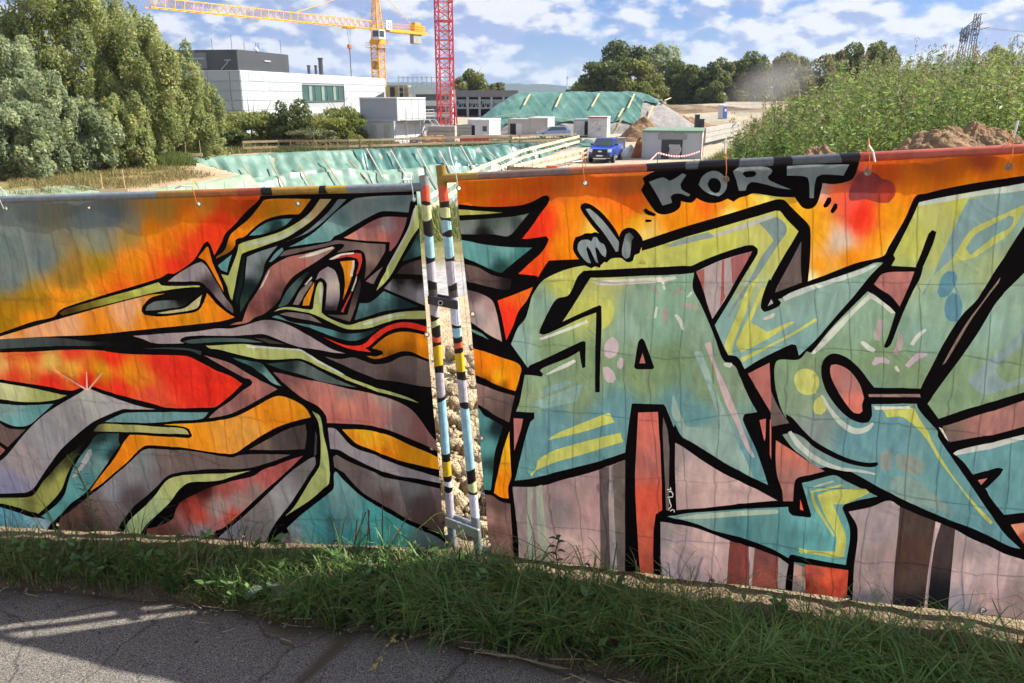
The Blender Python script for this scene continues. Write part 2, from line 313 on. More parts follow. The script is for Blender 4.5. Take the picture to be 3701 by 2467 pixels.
 ('D 1850,390,216,126,20 2100,430,206,122,20 1750,470,204,116,15 1750,545,115,66,10 2100,550,172,102,10 1950,500,150,85,5 1650,580,160,95,10', 'D 1590,490 1680,410 1780,350 1900,328 2050,343 2220,390 2240,630 2100,580 1980,530 1880,525 1780,560 1690,590 1600,597 1530,570 1640,572 1702,550 1690,520'),
 ('D 1300,620,100,88,86 1900,680,106,93,88 1850,800,75,66,64 1500,680,96,84,82', 'D 1105,578 1250,600 1400,583 1480,610 1600,652 1750,640 1880,580 1980,573 2100,608 2240,655 2250,895 2050,870 1850,830 1650,800 1450,730 1280,650'),
 ('C 1600,240,152,137,142 2100,180,162,150,152 D 500,300,156,142,143 850,390,150,136,138 550,240,112,102,105 1100,490,160,146,148 700,320,167,152,152', 'C 1330,213 1600,193 2000,163 2184,133 D 150,300 300,263 480,213 620,220 760,270 900,345 1050,430 1180,500 1320,542 1200,535 1050,510 900,490 840,480 700,430 600,390 480,353 350,360 180,375 0,375 C 1900,213 1820,240 1807,265 1850,287 1690,293 1560,289 1430,245'),
 ('C 1900,265,60,80,78 2500,255,78,98,98 2200,250,60,82,80', 'C 1840,267 1950,245 2184,230 2534,240 2664,267 2184,272 2000,286 1900,287'),
 ((66, 56, 53), 'D 390,388 500,395 705,452 550,447'),
 ('C 100,290,72,80,82 600,270,55,60,62 1250,300,14,12,14 400,300,66,74,76', 'C -200,240 20,240 500,225 900,270 1130,280 1330,302 900,315 500,315 20,337 -200,345'),
 ((48, 62, 62), 'C 1420,342 1700,332 1900,340 2030,368 2020,407 1900,362 1650,347'),
 (LIME, 'C 2070,312 2184,305 D 150,463 300,458 550,478 820,503 870,513 1000,600 1200,710 1400,800 1600,880 1800,940 1950,990 2062,1047 1850,985 1650,930 1450,855 1250,770 1050,680 870,600 780,597 600,607 450,602 250,572 0,512 C 2120,340'),
 ((192, 198, 188), 'D 300,465 550,480 820,500 870,508 1000,588 1315,757 1290,762 990,607 850,522 550,499 320,492'),
 ('C 100,420,216,92,42 250,500,222,132,42 500,470,236,172,82 700,520,226,152,52 1000,560,226,142,25 1300,600,216,126,20 1450,640,216,112,30 150,600,212,60,35 500,680,212,40,28 700,400,206,55,35 1100,430,212,40,25 1200,740,212,45,30 1800,600,216,40,28 2100,750,216,40,28 1600,500,216,45,30 1500,800,222,70,50 30,480,230,160,90 300,390,200,70,40 900,680,200,30,20 2350,700,215,45,25',
  'C -200,385 0,375 300,370 620,355 900,355 1140,385 1400,400 1700,410 1880,420 2000,470 2150,550 2340,620 2454,687 2352,790 2200,915 2170,930 2000,935 1690,942 1500,890 1300,840 1100,790 930,730 870,725 800,740 700,770 500,730 250,680 0,645 -200,610'),
 ('C 880,800,168,168,162 1300,930,170,166,168 200,1500,150,141,141 100,1700,130,130,160 500,1250,151,149,155 700,1000,150,146,148 1500,950,160,150,150', 'C 865,750 1000,795 1200,865 1400,925 1562,957 1300,958 1230,955 1000,1048 880,1115 700,1270 600,1370 520,1480 430,1612 340,1742 270,1792 200,1803 -40,1814 -200,1820 -200,1640 0,1470 60,1420 180,1280 300,1140 430,1015 560,925 680,855 800,785'),
 ((218, 176, 158), 'C 850,770 852,580 860,580 872,770'), ((214, 170, 152), 'C 846,768 545,560 560,560 872,760'), ((214, 170, 152), 'C 858,765 1010,588 1018,596 880,770'),
 ('C 100,720,190,192,142 500,830,152,158,92', 'C -200,640 0,675 250,720 500,780 658,817 560,855 400,875 200,870 0,845 -200,800'),
 ('C 100,950,132,158,158 150,1060,112,168,168 400,950,100,150,150', 'C -200,850 0,890 150,905 350,907 528,900 420,1000 290,1107 150,1117 60,1080 0,1050 -200,900'),
 ((100, 83, 79), 'C -200,930 0,1080 100,1140 262,1152 170,1240 75,1332 0,1280 -200,1120'), ((140, 91, 88), 'C -200,1180 0,1325 47,1362 0,1412 -200,1560'),
 ((106, 147, 148), 'C 1038,1087 1180,1020 1260,993 1700,985 2108,980 2050,1042 1800,1070 1470,1097 1250,1090'),
 ('C 950,1150,88,84,60 1100,1150,150,150,90 1500,1160,166,166,106', 'C 920,1185 990,1113 1250,1113 1600,1135 1860,1158 1902,1212 1600,1202 1250,1187 950,1187'),
 ('D 100,1120,150,102,98 400,900,166,102,94 250,1050,130,86,83 60,1170,150,112,106 200,700,140,100,95 560,900,140,95,92', 'D -134,580 0,610 150,660 330,760 480,825 634,905 480,990 300,1090 150,1160 0,1195 -75,1205 0,1132 150,1030 280,920 360,870 377,838 350,810 290,800 170,740 0,650'),
 ('D 250,620,60,100,98 560,780,112,152,147 420,660,40,66,66', 'D 165,598 350,630 460,640 520,700 580,770 675,872 600,850 480,760 350,680 220,630'),
 ('D 900,700,92,106,102 1300,850,80,95,92 650,660,45,70,68 750,650,30,42,42', 'D 515,650 700,630 850,620 1000,690 1200,790 1435,887 1250,860 1050,820 850,750 700,710'),
 ('D 750,800,126,83,81 1000,900,168,108,100 1300,950,152,118,112 1300,1080,192,118,102 1600,1100,178,112,102 1500,1200,167,102,93 1900,1250,142,117,114 1700,1000,167,142,136 2050,1280,136,89,87 2180,1450,120,85,82 1250,1200,172,97,89 1150,1020,185,110,98', 'D 588,733 700,750 900,800 1100,840 1300,890 1500,930 1700,980 1900,1060 2000,1130 2080,1230 2170,1370 2290,1520 2290,1570 2100,1470 1900,1380 1700,1300 1500,1265 1300,1255 1130,1250 1120,1180 1050,1090 900,1000 780,910 680,820'),
 ('E 1600,310,226,126,25 2000,330,230,126,25 1200,480,223,116,20 1000,740,216,122,25 D 100,1350,226,137,52 500,1150,222,122,25 700,1050,226,132,30 900,1120,187,122,20 350,1300,226,142,62 700,1200,230,121,20 E 1750,165,192,142,30', 'E 895,838 950,750 1040,630 1140,500 1230,350 1300,263 1500,275 1700,285 1900,298 1934,275 1900,200 1860,185 1640,158 1800,152 2050,130 2184,112 D 200,1188 400,1088 560,998 650,973 760,1000 880,1060 930,1110 972,1187 850,1215 650,1280 480,1370 300,1490 220,1545 150,1560 E 2184,435 2000,420 1820,395 1600,375 1450,378 1390,420 1270,540 1140,650 1000,770'),
 ('E 1400,540,122,127,127 1250,700,137,132,137 1100,850,142,142,150 1700,520,112,97,93 2000,480,106,89,86 1300,900,86,76,79 1000,1000,102,87,84 800,1080,92,67,60 800,1180,76,56,51 2300,560,102,87,84 F 300,500,100,86,83', 'E 600,1115 720,1020 880,890 1000,800 1150,670 1300,540 1440,418 1600,410 1900,430 2352,475 F 200,450 400,443 705,448 600,490 450,540 300,580 100,600 E 2240,600 1950,630 1750,655 1670,690 1560,800 1450,900 1350,980 1280,1060 1180,1200 1150,1300 900,1300 560,1290'),
 ('E 600,700,152,157,82 700,480,60,58,35 520,640,66,66,40 400,950,142,147,77 560,850,157,160,87 780,380,20,18,12 100,940,142,152,82 330,920,112,112,62', 'E -200,905 80,903 230,898 330,870 440,720 500,660 620,520 760,400 832,348 790,430 720,560 660,690 620,800 540,910 460,990 380,1057 250,1020 120,985 0,960 -200,940'),
 ('E 1000,300,30,45,45 1050,400,82,132,132 850,600,97,132,137 1000,600,122,157,152 750,800,92,152,152 600,1000,92,152,150 1120,450,30,45,45 900,700,82,132,137', 'E 415,1082 560,970 640,870 680,740 730,600 800,480 890,360 930,290 1000,258 1182,250 1180,330 1192,370 1100,500 1020,620 940,740 870,830 800,890 700,960 620,1050 560,1110 520,1155'),
 ((166, 166, 166), 'E 720,690 800,560 870,420 900,413 907,470 840,580 750,702'),
 ('E 100,1100,90,145,165 450,1150,140,170,180', 'E -200,960 0,1000 150,1040 300,1090 410,1102 520,1132 470,1210 440,1260 -200,1260'),
 ('E 1800,720,166,172,108 1400,1100,160,178,130', 'E 1220,1270 1280,1150 1370,1060 1450,990 1560,870 1660,740 1760,688 1950,668 2352,640 F 302,613 150,660 0,712 E 2100,735 1900,750 1800,820 1700,950 1580,1070 1480,1160 1430,1230 1380,1320 1200,1320'),
 ('F 200,750,167,87,82 450,650,167,82,77 700,520,150,76,71 150,900,152,132,127 0,970,152,137,132 330,830,142,120,114 50,830,150,71,66 100,1080,182,72,62 E 1900,950,152,56,46 1850,880,30,10,10 2000,1100,167,66,56 1750,1150,122,77,77 2000,1250,142,132,137 1600,1250,122,66,61 2200,1000,152,132,127 2050,830,60,20,20', 'E 1470,1217 1600,1190 1720,1130 1760,1020 1820,940 1960,870 2100,800 2240,755 F 150,710 330,665 430,600 560,555 700,500 832,460 730,560 600,680 450,810 320,930 150,1090 0,1210 E 2180,1230 2120,1340 1800,1340 1500,1340'),
 ('F 800,600,112,107,107 600,780,152,147,150 450,1000,122,114,110 300,1200,112,107,107 100,1280,127,120,137 600,1000,152,150,152', 'F 20,1250 130,1160 300,1010 500,820 700,630 900,488 952,468 962,540 900,640 800,800 700,950 560,1130 440,1340 0,1360 -100,1360'),
 ('F 600,300,80,72,70 450,330,112,92,82 800,250,66,58,56', 'F 288,397 500,280 700,180 860,138 872,250 852,392 600,402'),
 ((70, 65, 68), 'F 958,208 976,260 970,440 945,462'),
 ('F 1040,500,163,171,106 980,60,160,170,110 800,950,160,168,104', 'F 928,8 1000,60 1020,120 1040,250 1080,400 1097,560 1092,745 1040,790 900,910 655,1068 740,980 830,840 900,720 960,630 1000,560 1010,400 1000,220 980,110'),
 ((150, 142, 148), 'F 1083,178 1150,185 1220,250 1300,340 1400,400 1550,450 1750,540 1950,610 2250,705 2260,760 2000,700 1800,670 1600,610 1450,540 1300,460 1200,400 1110,387'),
 ('F 1450,215,197,152,30 1350,260,226,132,30 1650,300,237,142,30 1800,400,207,132,20 2050,500,217,137,25 1680,420,216,112,20', 'F 1228,193 1400,193 1560,213 1700,253 1900,350 2100,440 2240,520 2250,630 2000,560 1800,510 1650,450 1500,390 1380,340 1310,280'),
 ('F 1300,580,107,94,92 1700,730,122,117,114 1800,830,117,112,112 1700,880,86,69,69 2000,950,86,71,71 2100,1150,92,70,64 1950,800,132,130,130', 'F 1138,470 1170,448 1300,520 1500,610 1650,680 1900,730 2260,815 2310,1320 2100,1220 1900,1130 1700,1000 1500,880 1400,800 1250,640 1150,570'),
 ('F 1180,720,112,157,157 1200,950,107,142,142 1000,1000,77,137,137 1000,1200,72,152,150 1500,1150,84,168,168 1400,1300,62,152,150 1100,1150,55,95,98 1750,1200,72,152,147 900,1300,97,152,152 2100,1310,112,132,130 760,1330,152,147,147 1250,1080,90,130,132', 'F 1143,640 1160,618 1300,760 1450,890 1650,1020 1850,1150 2000,1230 2200,1330 2320,1420 1700,1440 1100,1430 680,1400 700,1280 670,1190 800,1070 950,950 1080,850 1140,790'),
 ((122, 112, 114), 'F 590,1310 680,1235 720,1330 720,1400 560,1400'),
]
ART_R = [
 # the painting goes on beyond the right picture edge
 ('I 2700,100,170,85,40 5000,100,205,110,20', 'I 2560,-400 7000,-900 7000,-100 2560,230'), ('I 2700,900,122,150,150 5000,1500,124,147,118', 'I 2560,330 7000,50 7000,2600 4200,2300 2560,1250'), ('O 3000,600,98,145,150 5000,400,104,150,152', 'O 2560,-60 4600,-500 7000,-300 7000,1300 2560,1060'), ('Q 3000,600,187,162,162 5000,900,176,152,152', 'Q 2560,420 4200,560 7000,700 7000,2600 2560,1400'),
 ('G 150,330,222,96,15 300,230,207,112,20 600,230,202,96,20 500,350,216,86,20 850,250,192,82,20 1100,250,192,96,30 1200,500,217,117,15 1100,800,212,117,15 1500,250,222,96,25 1700,200,172,86,40 1800,400,222,91,20 1650,550,217,106,10 1850,600,226,152,30 880,550,217,50,25 850,680,217,45,25 850,1030,222,70,20 780,1090,217,55,25 2200,600,226,122,15 1950,690,240,180,100 1440,620,240,170,70 H 50,250,177,91,30 600,600,222,122,15 900,520,217,117,20 1100,480,226,142,30 1400,430,226,192,92 780,510,202,91,20 1700,560,226,152,30 1900,600,223,142,25 1900,800,223,142,25 2050,380,207,86,46 2200,500,207,76,61 2120,850,202,172,152 1900,1150,222,127,20 2300,700,217,50,30 1955,350,192,162,152 300,830,235,160,70 1000,590,235,200,100 I 900,250,182,76,25 700,350,152,66,56 1400,200,167,81,30 1700,220,177,91,20 1800,350,217,117,15 1300,400,207,112,20 700,700,217,45,30 1000,700,217,132,20 900,1000,217,127,20 600,1150,217,122,15 500,970,196,186,172 1900,150,152,66,41 2200,300,202,107,15 1000,1060,235,170,70 190,1350,240,210,170 400,1290,232,150,60',
  'G -100,60 2352,-100 H 2352,-100 I 2600,-100 2600,285 2352,320 2000,370 1700,420 1500,460 1340,500 1270,510 1230,560 1150,740 1060,900 980,1040 930,1130 650,1205 400,1300 165,1390 H 1810,1100 1820,900 1815,740 1790,690 1700,600 1620,520 1550,450 1480,445 1400,465 1100,560 800,650 500,740 110,870 G 1900,900 1300,940 960,955 900,1040 850,1125 830,1110 650,1092 780,970 880,880 940,790 957,740 930,710 800,730 688,737 800,590 880,470 950,380 967,320 940,295 900,303 800,355 700,390 600,405 400,412 200,400 35,382 -60,375'),
 ('I 700,450,127,57,62 950,480,157,57,42 850,380,120,52,55', 'I 600,420 650,330 720,280 850,290 900,340 1000,370 1045,430 1040,520 980,590 880,590 750,555 640,570 590,570 575,520'),
 (INK, 'H 120,230 200,180 300,150 600,120 900,60 1500,20 2340,-20 2300,100 2250,230 2170,270 2050,290 1940,280 1930,330 1900,450 1860,520 1800,545 1740,530 1690,470 1660,425 1500,420 1240,385 1180,410 1100,430 1040,470 980,440 900,475 800,485 720,465 665,435 620,480 560,480 505,465 500,520 450,570 350,600 270,590 220,540 130,400 105,350 140,285'),
 (GRY, 'H 185,270 330,225 390,260 440,240 520,185 560,200 500,300 510,345 600,400 580,420 500,390 430,395 400,420 415,485 320,510 250,380'),
 (GRY, 'H 685,300 720,220 800,165 880,165 950,220 975,300 950,370 890,415 820,400 740,360'), (INK, 'H 775,290 800,240 850,230 900,260 915,320 890,375 850,385 800,350'),
 (GRY, 'H 1035,160 1100,120 1200,105 1380,120 1435,150 1420,185 1385,215 1400,250 1625,347 1500,330 1350,290 1220,270 1180,300 1165,355 1095,360 1070,260'), (INK, 'H 1130,190 1150,165 1250,160 1275,185 1250,215 1170,225'),
 (GRY, 'H 1580,110 1800,95 2210,92 2150,205 2050,195 1930,195 1880,220 1860,300 1850,432 1810,432 1805,280 1790,225 1740,210 1580,205'),
 (INK, 'H 125,560 150,535 180,560 240,590 255,605 235,620 160,600'), (INK, 'H 140,660 160,650 210,655 205,675 155,680'), (INK, 'H 1945,510 1990,425 2025,425 2030,460 1990,520 1960,530'), (INK, 'H 2020,560 2060,485 2090,490 2090,530 2050,585 2030,585'),
 ((152, 152, 84), 'G -60,432 40,435 300,455 492,471 300,485 45,495 -60,497'),
 ('G 150,600,106,116,111 400,600,75,85,82 500,650,112,119,116 300,680,20,20,22 650,560,60,75,72 100,640,112,119,116 720,500,112,122,117', 'G -60,555 50,550 300,535 600,510 757,478 680,570 580,690 540,712 400,690 200,690 65,685 -60,683'),
 ('G 200,850,92,147,147 550,850,112,167,164 450,1020,30,60,60 650,900,60,112,110 350,950,92,142,140', 'G -60,730 75,745 300,790 550,820 792,825 700,900 600,980 480,1082 420,1065 300,1010 95,925 -60,860'),
 ('G 200,1080,97,80,76 550,1200,30,22,24 350,1180,80,66,64', 'G -60,930 100,988 250,1030 400,1110 580,1150 560,1250 480,1250 380,1230 250,1200 115,1165 -60,1110'),
 ('J 260,100,167,147,147 200,-40,92,77,80 350,60,162,132,130 420,330,187,162,157 180,200,142,132,132', 'J -60,-140 130,-90 230,-60 330,-20 390,30 425,140 455,290 477,442 330,360 165,250 -60,130'),
 ('J 560,200,217,45,28 700,-60,217,92,25', 'J 438,20 600,-40 802,-122 740,10 650,130 590,280 520,427 480,200'),
 ((90, 140, 130), 'J 100,290 170,315 250,350 342,417 280,395 170,342 100,320'),
 ('J 350,600,223,112,15 550,700,232,122,15 450,800,237,152,20 300,780,202,112,10 300,830,90,45,10 600,880,232,127,15 500,890,120,70,10', 'J 100,490 185,513 350,560 500,610 640,660 677,715 660,800 620,937 520,910 380,860 210,780 100,740'),
 ('J 400,1000,107,87,82 500,1150,86,69,66 280,920,142,112,107', 'J 100,820 220,865 400,930 612,985 590,1080 560,1252 400,1180 240,1080 100,1000'),
 ('J 300,1250,87,142,142 420,1300,20,35,38 330,1500,87,152,150 330,1800,72,132,130 390,1700,40,60,60', 'J 100,1040 245,1120 300,1190 400,1240 492,1290 460,1400 420,1530 400,1700 385,1850 372,1937 290,1925 100,1900'),
 ('J 540,1500,237,152,30 500,1900,227,117,15', 'J 562,1338 567,1500 577,1700 582,1800 555,1900 562,2012 480,2000 408,1960 430,1850 470,1660 500,1520'),
 (PNK, 'J 603,1208 702,1213 680,1320 650,1420 615,1533 610,1350'),
 ('M 450,750,86,66,61 350,850,152,117,107 450,1000,102,74,68 550,900,132,102,94 450,1150,122,94,87', 'M 150,610 290,630 400,650 480,700 577,720 590,950 600,1200 632,1330 480,1320 150,1300'),
 # letter A
 ('G 1100,1200,172,174,88 1500,1300,162,167,97 1600,1170,162,167,112 900,1400,132,162,147 1800,1350,132,160,142 2200,1400,132,167,147 J 650,500,137,167,160 1250,100,167,172,92 1000,500,127,150,112 1800,250,134,162,147 2100,300,127,162,142 1400,700,120,142,107 1900,800,120,140,102 2200,600,114,137,102 1300,1000,127,147,112 800,1000,132,152,117 1000,1200,100,142,150 1500,1200,97,142,152 900,1400,100,144,152 M 1200,250,97,142,147 750,400,97,144,144 K 700,1300,97,142,147 300,800,117,140,107 800,1000,122,144,112 500,100,132,167,142 700,400,132,157,137 1000,900,132,152,127 750,1500,142,167,157 N 800,200,140,170,157 1200,500,102,147,152 1250,300,97,142,150 J 1700,1080,100,142,148 2250,1060,100,142,146',
  'G 925,1140 1310,1010 2352,1000 H 560,1120 640,1190 H 625,1344 K 700,150 790,350 850,500 940,735 1050,790 1100,900 1200,1130 1277,1267 1150,1285 1130,1340 1190,1480 N 1140,30 1190,140 1260,290 1330,480 1387,657 1200,570 1000,460 800,330 600,200 520,150 450,20 K 440,1400 360,1190 340,1165 30,1160 J 1805,1055 1770,1300 1740,1540 M 1740,200 1500,280 1300,330 1000,410 800,465 620,490 650,370 690,210 730,50 J 780,1240 815,1210 815,1150 630,1140 665,1040 690,900 715,770 740,700 660,590 570,465 640,300 720,200 760,80 G 800,1300'),
 ((126, 157, 157), 'J 880,940 960,890 1150,825 1190,850 1100,900 900,968'), ((131, 162, 154), 'J 815,1040 950,990 1290,860 1300,880 1280,940 1245,1035 1000,1090 815,1120'),
 (YEL, 'J 945,1425 1040,1360 1350,1230 1580,1145 1630,1240 1300,1340'), (YEL, 'M 790,450 780,420 840,360 860,280 1000,190 1250,110 1690,0 1720,90 1400,190 1000,310 850,375 800,430'),
 (YEL, 'J 1500,60 1560,0 1600,20 1625,120 1600,220 1540,290 1500,310'), ((170, 173, 90), 'J 1180,140 1300,60 1450,-100 1480,50 1350,110 1200,160'), (YEL, 'J 1330,200 1390,180 1380,250 1340,290 1310,270'),
 ((202, 207, 197), 'J 865,400 1000,350 1340,215 1365,235 1300,265 1000,380 880,418'), ((207, 210, 197), 'J 935,760 1000,720 1210,615 1235,635 1150,690 945,770'), ((197, 192, 182), 'G 1410,1165 1800,1140 2240,1115 2260,1140 2100,1175 1800,1195 1460,1205'), ((177, 177, 152), 'G 1005,1125 1170,1075 1180,1100 1020,1145'),
 (WHT, 'G 2095,1180 2125,1170 2150,1240 2130,1250'), (WHT, 'J 2020,190 2045,75 2070,80 2050,190'), (WHT, 'J 2230,160 2260,150 2310,210 2335,310 2310,310 2270,220'), ((152, 147, 142), 'G 1990,1220 2030,1210 2100,1290 2060,1310'), ((152, 147, 142), 'G 2200,1290 2310,1215 2320,1250 2240,1320'), ((162, 142, 142), 'J 2120,230 2125,90 2165,90 2170,160 2140,240'), ((162, 152, 147), 'K 500,165 600,155 690,190 700,225 600,205 510,190'), (WHT, 'K 560,90 610,35 630,45 590,95'),
 ((182, 167, 172), 'J 1520,500 1550,420 1610,380 1660,420 1670,500 1640,570 1580,600 1530,570'), ((182, 167, 172), 'J 1655,640 1690,580 1725,600 1720,670 1690,705 1655,680'), ((182, 167, 172), 'J 1510,690 1560,680 1620,730 1645,800 1610,845 1560,840 1515,780'),
 ((143, 169, 159), 'K 640,640 720,630 790,830 880,1080 970,1300 1060,1520 N 1080,230 1170,420 1240,590 1000,450 800,320 600,190 530,150 500,60 K 420,1260 425,1090 440,1072 480,1190 560,1395 910,1435 850,1210 760,940'),
 ((187, 167, 170), 'K 745,560 810,542 860,760 960,980 1060,1240 1180,1560 N 1255,380 1225,380 1130,220 1060,40 K 960,1180 850,830 780,640'),
 (WHT, 'K 935,765 960,755 1020,760 1030,785 1000,810 950,790'),
 # arm of the A and the valley right of it
 ('H 900,900,172,174,82 300,1050,167,170,88 G 1700,1000,170,172,88 H 1600,700,177,177,77 1550,950,172,172,92 1400,1100,167,172,102 1200,1350,152,167,132 K 950,300,127,162,157 1400,400,127,162,157 1800,200,127,160,152 H 1900,1450,130,162,152 I 300,1500,127,157,152 L 500,200,132,162,152 K 1150,750,127,162,157 1700,500,122,157,157 H 1420,850,167,167,97',
  'G 925,1140 1100,1075 1310,1008 1480,1035 1500,990 1580,940 1690,930 1760,975 1830,900 1850,875 2000,830 2200,765 2352,720 H 500,845 800,760 1100,670 1300,610 1470,560 1510,563 1570,640 1697,770 1640,870 1560,1000 1400,1290 1320,1480 1520,1450 1800,1340 2100,1230 I 725,1252 850,1200 927,1200 800,1330 640,1530 L 480,370 250,640 75,807 45,700 0,690 K 1610,585 1450,660 1290,740 1150,827 1075,700 985,680 940,590 850,375 H 1000,1474 1100,1300 1210,1120 1285,990 1285,950 1240,912 1150,920 900,1000 700,1080 600,1125 480,1122 0,1150 G 1600,1045 1400,1058 1310,1062 1150,1110'),
 ((171, 174, 167), 'H 780,820 1100,710 1440,590 1470,610 1300,690 900,820 800,840'), ((131, 147, 142), 'H 370,910 500,855 780,780 850,830 500,910 400,935'),
 ((121, 142, 142), 'H 1295,685 1480,620 1560,690 1580,770 1500,890 1390,1060 1250,1270 1120,1460 K 1080,150 1010,300 985,290 1010,200 H 1060,1480 1200,1260 1330,1020 1445,860 1380,770'),
 (YEL, 'K 950,590 1010,420 1090,230 1170,30 H 1250,1260 1300,1250 K 1240,0 1160,250 1090,430 1020,630 1040,670 990,675'), (YEL, 'K 1060,570 1130,420 1210,250 1320,0 1385,0 1290,170 1210,350 1380,450 1620,345 1660,350 1500,450 1350,540 1110,660'), (YEL, 'K 1100,720 1300,630 1600,480 1870,310 1890,335 1700,450 1400,610 1130,755'),
 ((192, 187, 182), 'K 1330,310 1440,255 1460,265 1440,300 1350,330'), ((187, 197, 190), 'I -90,1550 0,1500 400,1365 700,1270 860,1215 860,1235 720,1310 300,1450 0,1560 -70,1590'),
 (INK, 'H 1400,1250 1480,1380 K 1440,80 1490,115 1522,150 1500,185 1400,232 1350,245 1315,205 1320,140 1340,60'), ((167, 172, 167), 'K 1420,115 1440,155 1385,185'),
 ((97, 84, 82), 'H 1725,870 1720,1100 1730,1290 1600,1340 1480,1385 1460,1390 1480,1330 1600,1110'),
 (INK, 'G 1310,1060 1600,1043 2352,1008 H 480,1120 600,1123 650,1190 500,1207 0,1227 G 1900,1112 1400,1132 1300,1132'),
 ((167, 152, 154), 'H 660,1180 900,1070 1227,973 1150,1120 1050,1290 K 990,60 827,312 770,150 H 730,1350'), ((147, 87, 82), 'H 660,1180 745,1150 740,1390 700,1280'), ((152, 82, 80), 'H 920,1067 945,1062 945,1400 960,1430 905,1530 915,1300'), ((147, 90, 90), 'H 1010,1040 1225,973 1150,1120 1030,1320 1020,1200'),
 (INK, 'G 1310,1062 1380,1130 1290,1280 1150,1500 J 1100,230 1250,160 1430,80 1480,62 1495,75 1495,300 1480,700 1475,945 1430,945 1430,500 1440,140 1300,190 1000,330 900,365 862,350 870,310 960,120 1040,0 G 1160,1305 1250,1120'),
 (INK, 'J 700,690 745,700 760,680 1000,570 1250,450 1310,425 1335,435 1330,690 1300,705 1285,640 1270,530 1150,600 900,700 870,725 905,760 890,785 800,775 700,770 690,720'),
 (INK, 'J 1870,430 1890,400 1915,395 1935,420 2035,680 2020,700 1850,700 1830,680'), (PNK, 'J 1915,540 1945,642 1883,642'),
 # hand
 (INK, 'G 1210,770 1230,720 1290,700 1330,680 1390,680 1440,665 1470,680 1380,580 1310,480 1280,420 1290,385 1330,372 1400,395 1500,470 1580,560 1650,660 1675,710 1700,655 1760,620 1830,635 1890,700 1915,755 1880,880 1830,900 1810,960 1770,975 1720,950 1690,920 1600,930 1550,975 1500,960 1480,1030 1430,1015 1390,1035 1320,1000 1240,910 1205,840'),
 ('G 1450,520,140,148,150 1620,760,126,136,140', 'G 1330,435 1370,430 1470,510 1560,610 1640,720 1670,760 1665,860 1640,865 1590,780 1500,650 1400,530'), (GRY, 'G 1255,790 1290,750 1360,745 1390,765 1415,715 1450,720 1480,770 1520,790 1545,860 1535,920 1500,900 1450,820 1430,830 1460,980 1440,970 1390,870 1350,810 1340,840 1385,985 1350,975 1290,910 1250,840'), ('G 1750,800,132,142,144 1815,760,70,74,76', 'G 1720,760 1740,690 1780,670 1825,715 1800,760 1790,850 1780,920 1740,940 1705,900 1705,830'),
 # letters C and Y
 ('I 1500,650,167,170,102 1250,1000,167,170,84 1450,1100,157,167,102 1900,700,124,152,154 2200,600,127,157,152 1700,600,170,172,77 1900,1000,122,152,152 2000,1200,147,162,117 1600,1500,132,162,147 1350,1400,147,164,127 L 700,500,132,162,142 400,700,124,152,122 900,800,117,142,107 1200,950,120,142,110 1400,300,137,167,147 1300,600,127,160,147 200,900,120,142,110 100,1300,127,147,122 K 1600,800,122,147,117 1900,1400,122,142,137 O 600,300,102,147,154 900,300,100,144,152 1000,600,102,147,152 1500,700,100,147,152 1800,1000,97,142,147 1200,850,122,147,144 250,200,132,142,142 L 850,1450,102,144,152 O 2100,1250,97,140,147',
  'I 1285,590 1500,540 1900,470 2352,395 2600,350 2600,480 2352,830 2200,1060 2050,1290 1890,1560 L 1730,390 1560,650 1430,900 1310,1140 1270,1300 1330,1400 1480,1568 O 1480,270 1620,480 1820,770 1990,1020 2140,1230 2312,1397 2200,1370 1900,1220 1600,1110 1300,990 1100,900 900,800 700,690 450,570 N 1900,480 1760,380 1640,290 1530,150 1590,140 1600,100 K 1620,1400 1540,1280 1480,1100 1450,900 1460,780 1500,740 1700,735 1780,650 L 200,780 400,530 600,320 770,150 850,190 1000,320 1060,370 1130,370 1240,130 1300,10 I 1330,1250 1010,1230 1050,1160 1030,1120 1150,880 1230,720'),
 ((121, 150, 154), 'I 1780,560 2352,470 2600,430 2600,520 2352,620 2200,680 2000,800 1830,860 1640,1130 1420,1350 1300,1560 1360,1500 1500,1150 1640,850'), ((164, 170, 96), 'I 1610,1185 1800,880 2000,770 2352,615 2352,670 2200,900 2000,1045 1820,1155'), ((119, 149, 151), 'I 1790,1100 1760,1050 1850,920 2000,830 2200,720 2250,740 2220,830 2050,930 1900,1050 1810,1120'),
 ((90, 132, 150), 'I 1475,1500 1520,1340 1580,1285 1650,1290 1675,1350 1650,1440 1580,1540 1510,1555'), ((90, 132, 150), 'L 1550,300 1580,210 1640,165 1700,190 1730,280 1720,390 1680,460 1600,455 1560,400'),
 ((182, 192, 184), 'I 1278,620 1290,585 1500,540 1900,475 2352,398 2600,355 2600,420 2352,470 1900,520 1500,590 1320,615'), ((192, 197, 187), 'L 190,790 400,545 620,330 790,165 830,185 1000,310 1050,365 1010,375 900,280 800,220 640,370 400,640 230,790'),
 ((167, 152, 152), 'L 840,640 835,560 880,440 935,440 910,560 890,655'), ((167, 152, 152), 'L 1080,540 1130,620 1130,710 1080,790 1030,790 1025,770 1060,700 1075,620'), ((177, 162, 172), 'L 810,890 850,820 960,830 1000,860 985,890 900,880 840,910'), ((177, 162, 172), 'L 1150,910 1200,850 1280,780 1370,780 1380,800 1280,850 1190,930'), (WHT, 'L 700,665 730,655 850,740 835,775 780,755 710,690'), (WHT, 'L 1200,690 1270,590 1360,530 1370,550 1280,640 1240,705'), (WHT, 'L 1045,915 1070,910 1100,960 1085,980 1050,945'),
 ((174, 177, 102), 'L 25,1060 60,970 130,940 220,960 280,1040 270,1130 220,1190 150,1205 70,1170'), ((174, 177, 102), 'L 215,1320 250,1240 310,1210 350,1260 350,1360 300,1405 240,1390'),
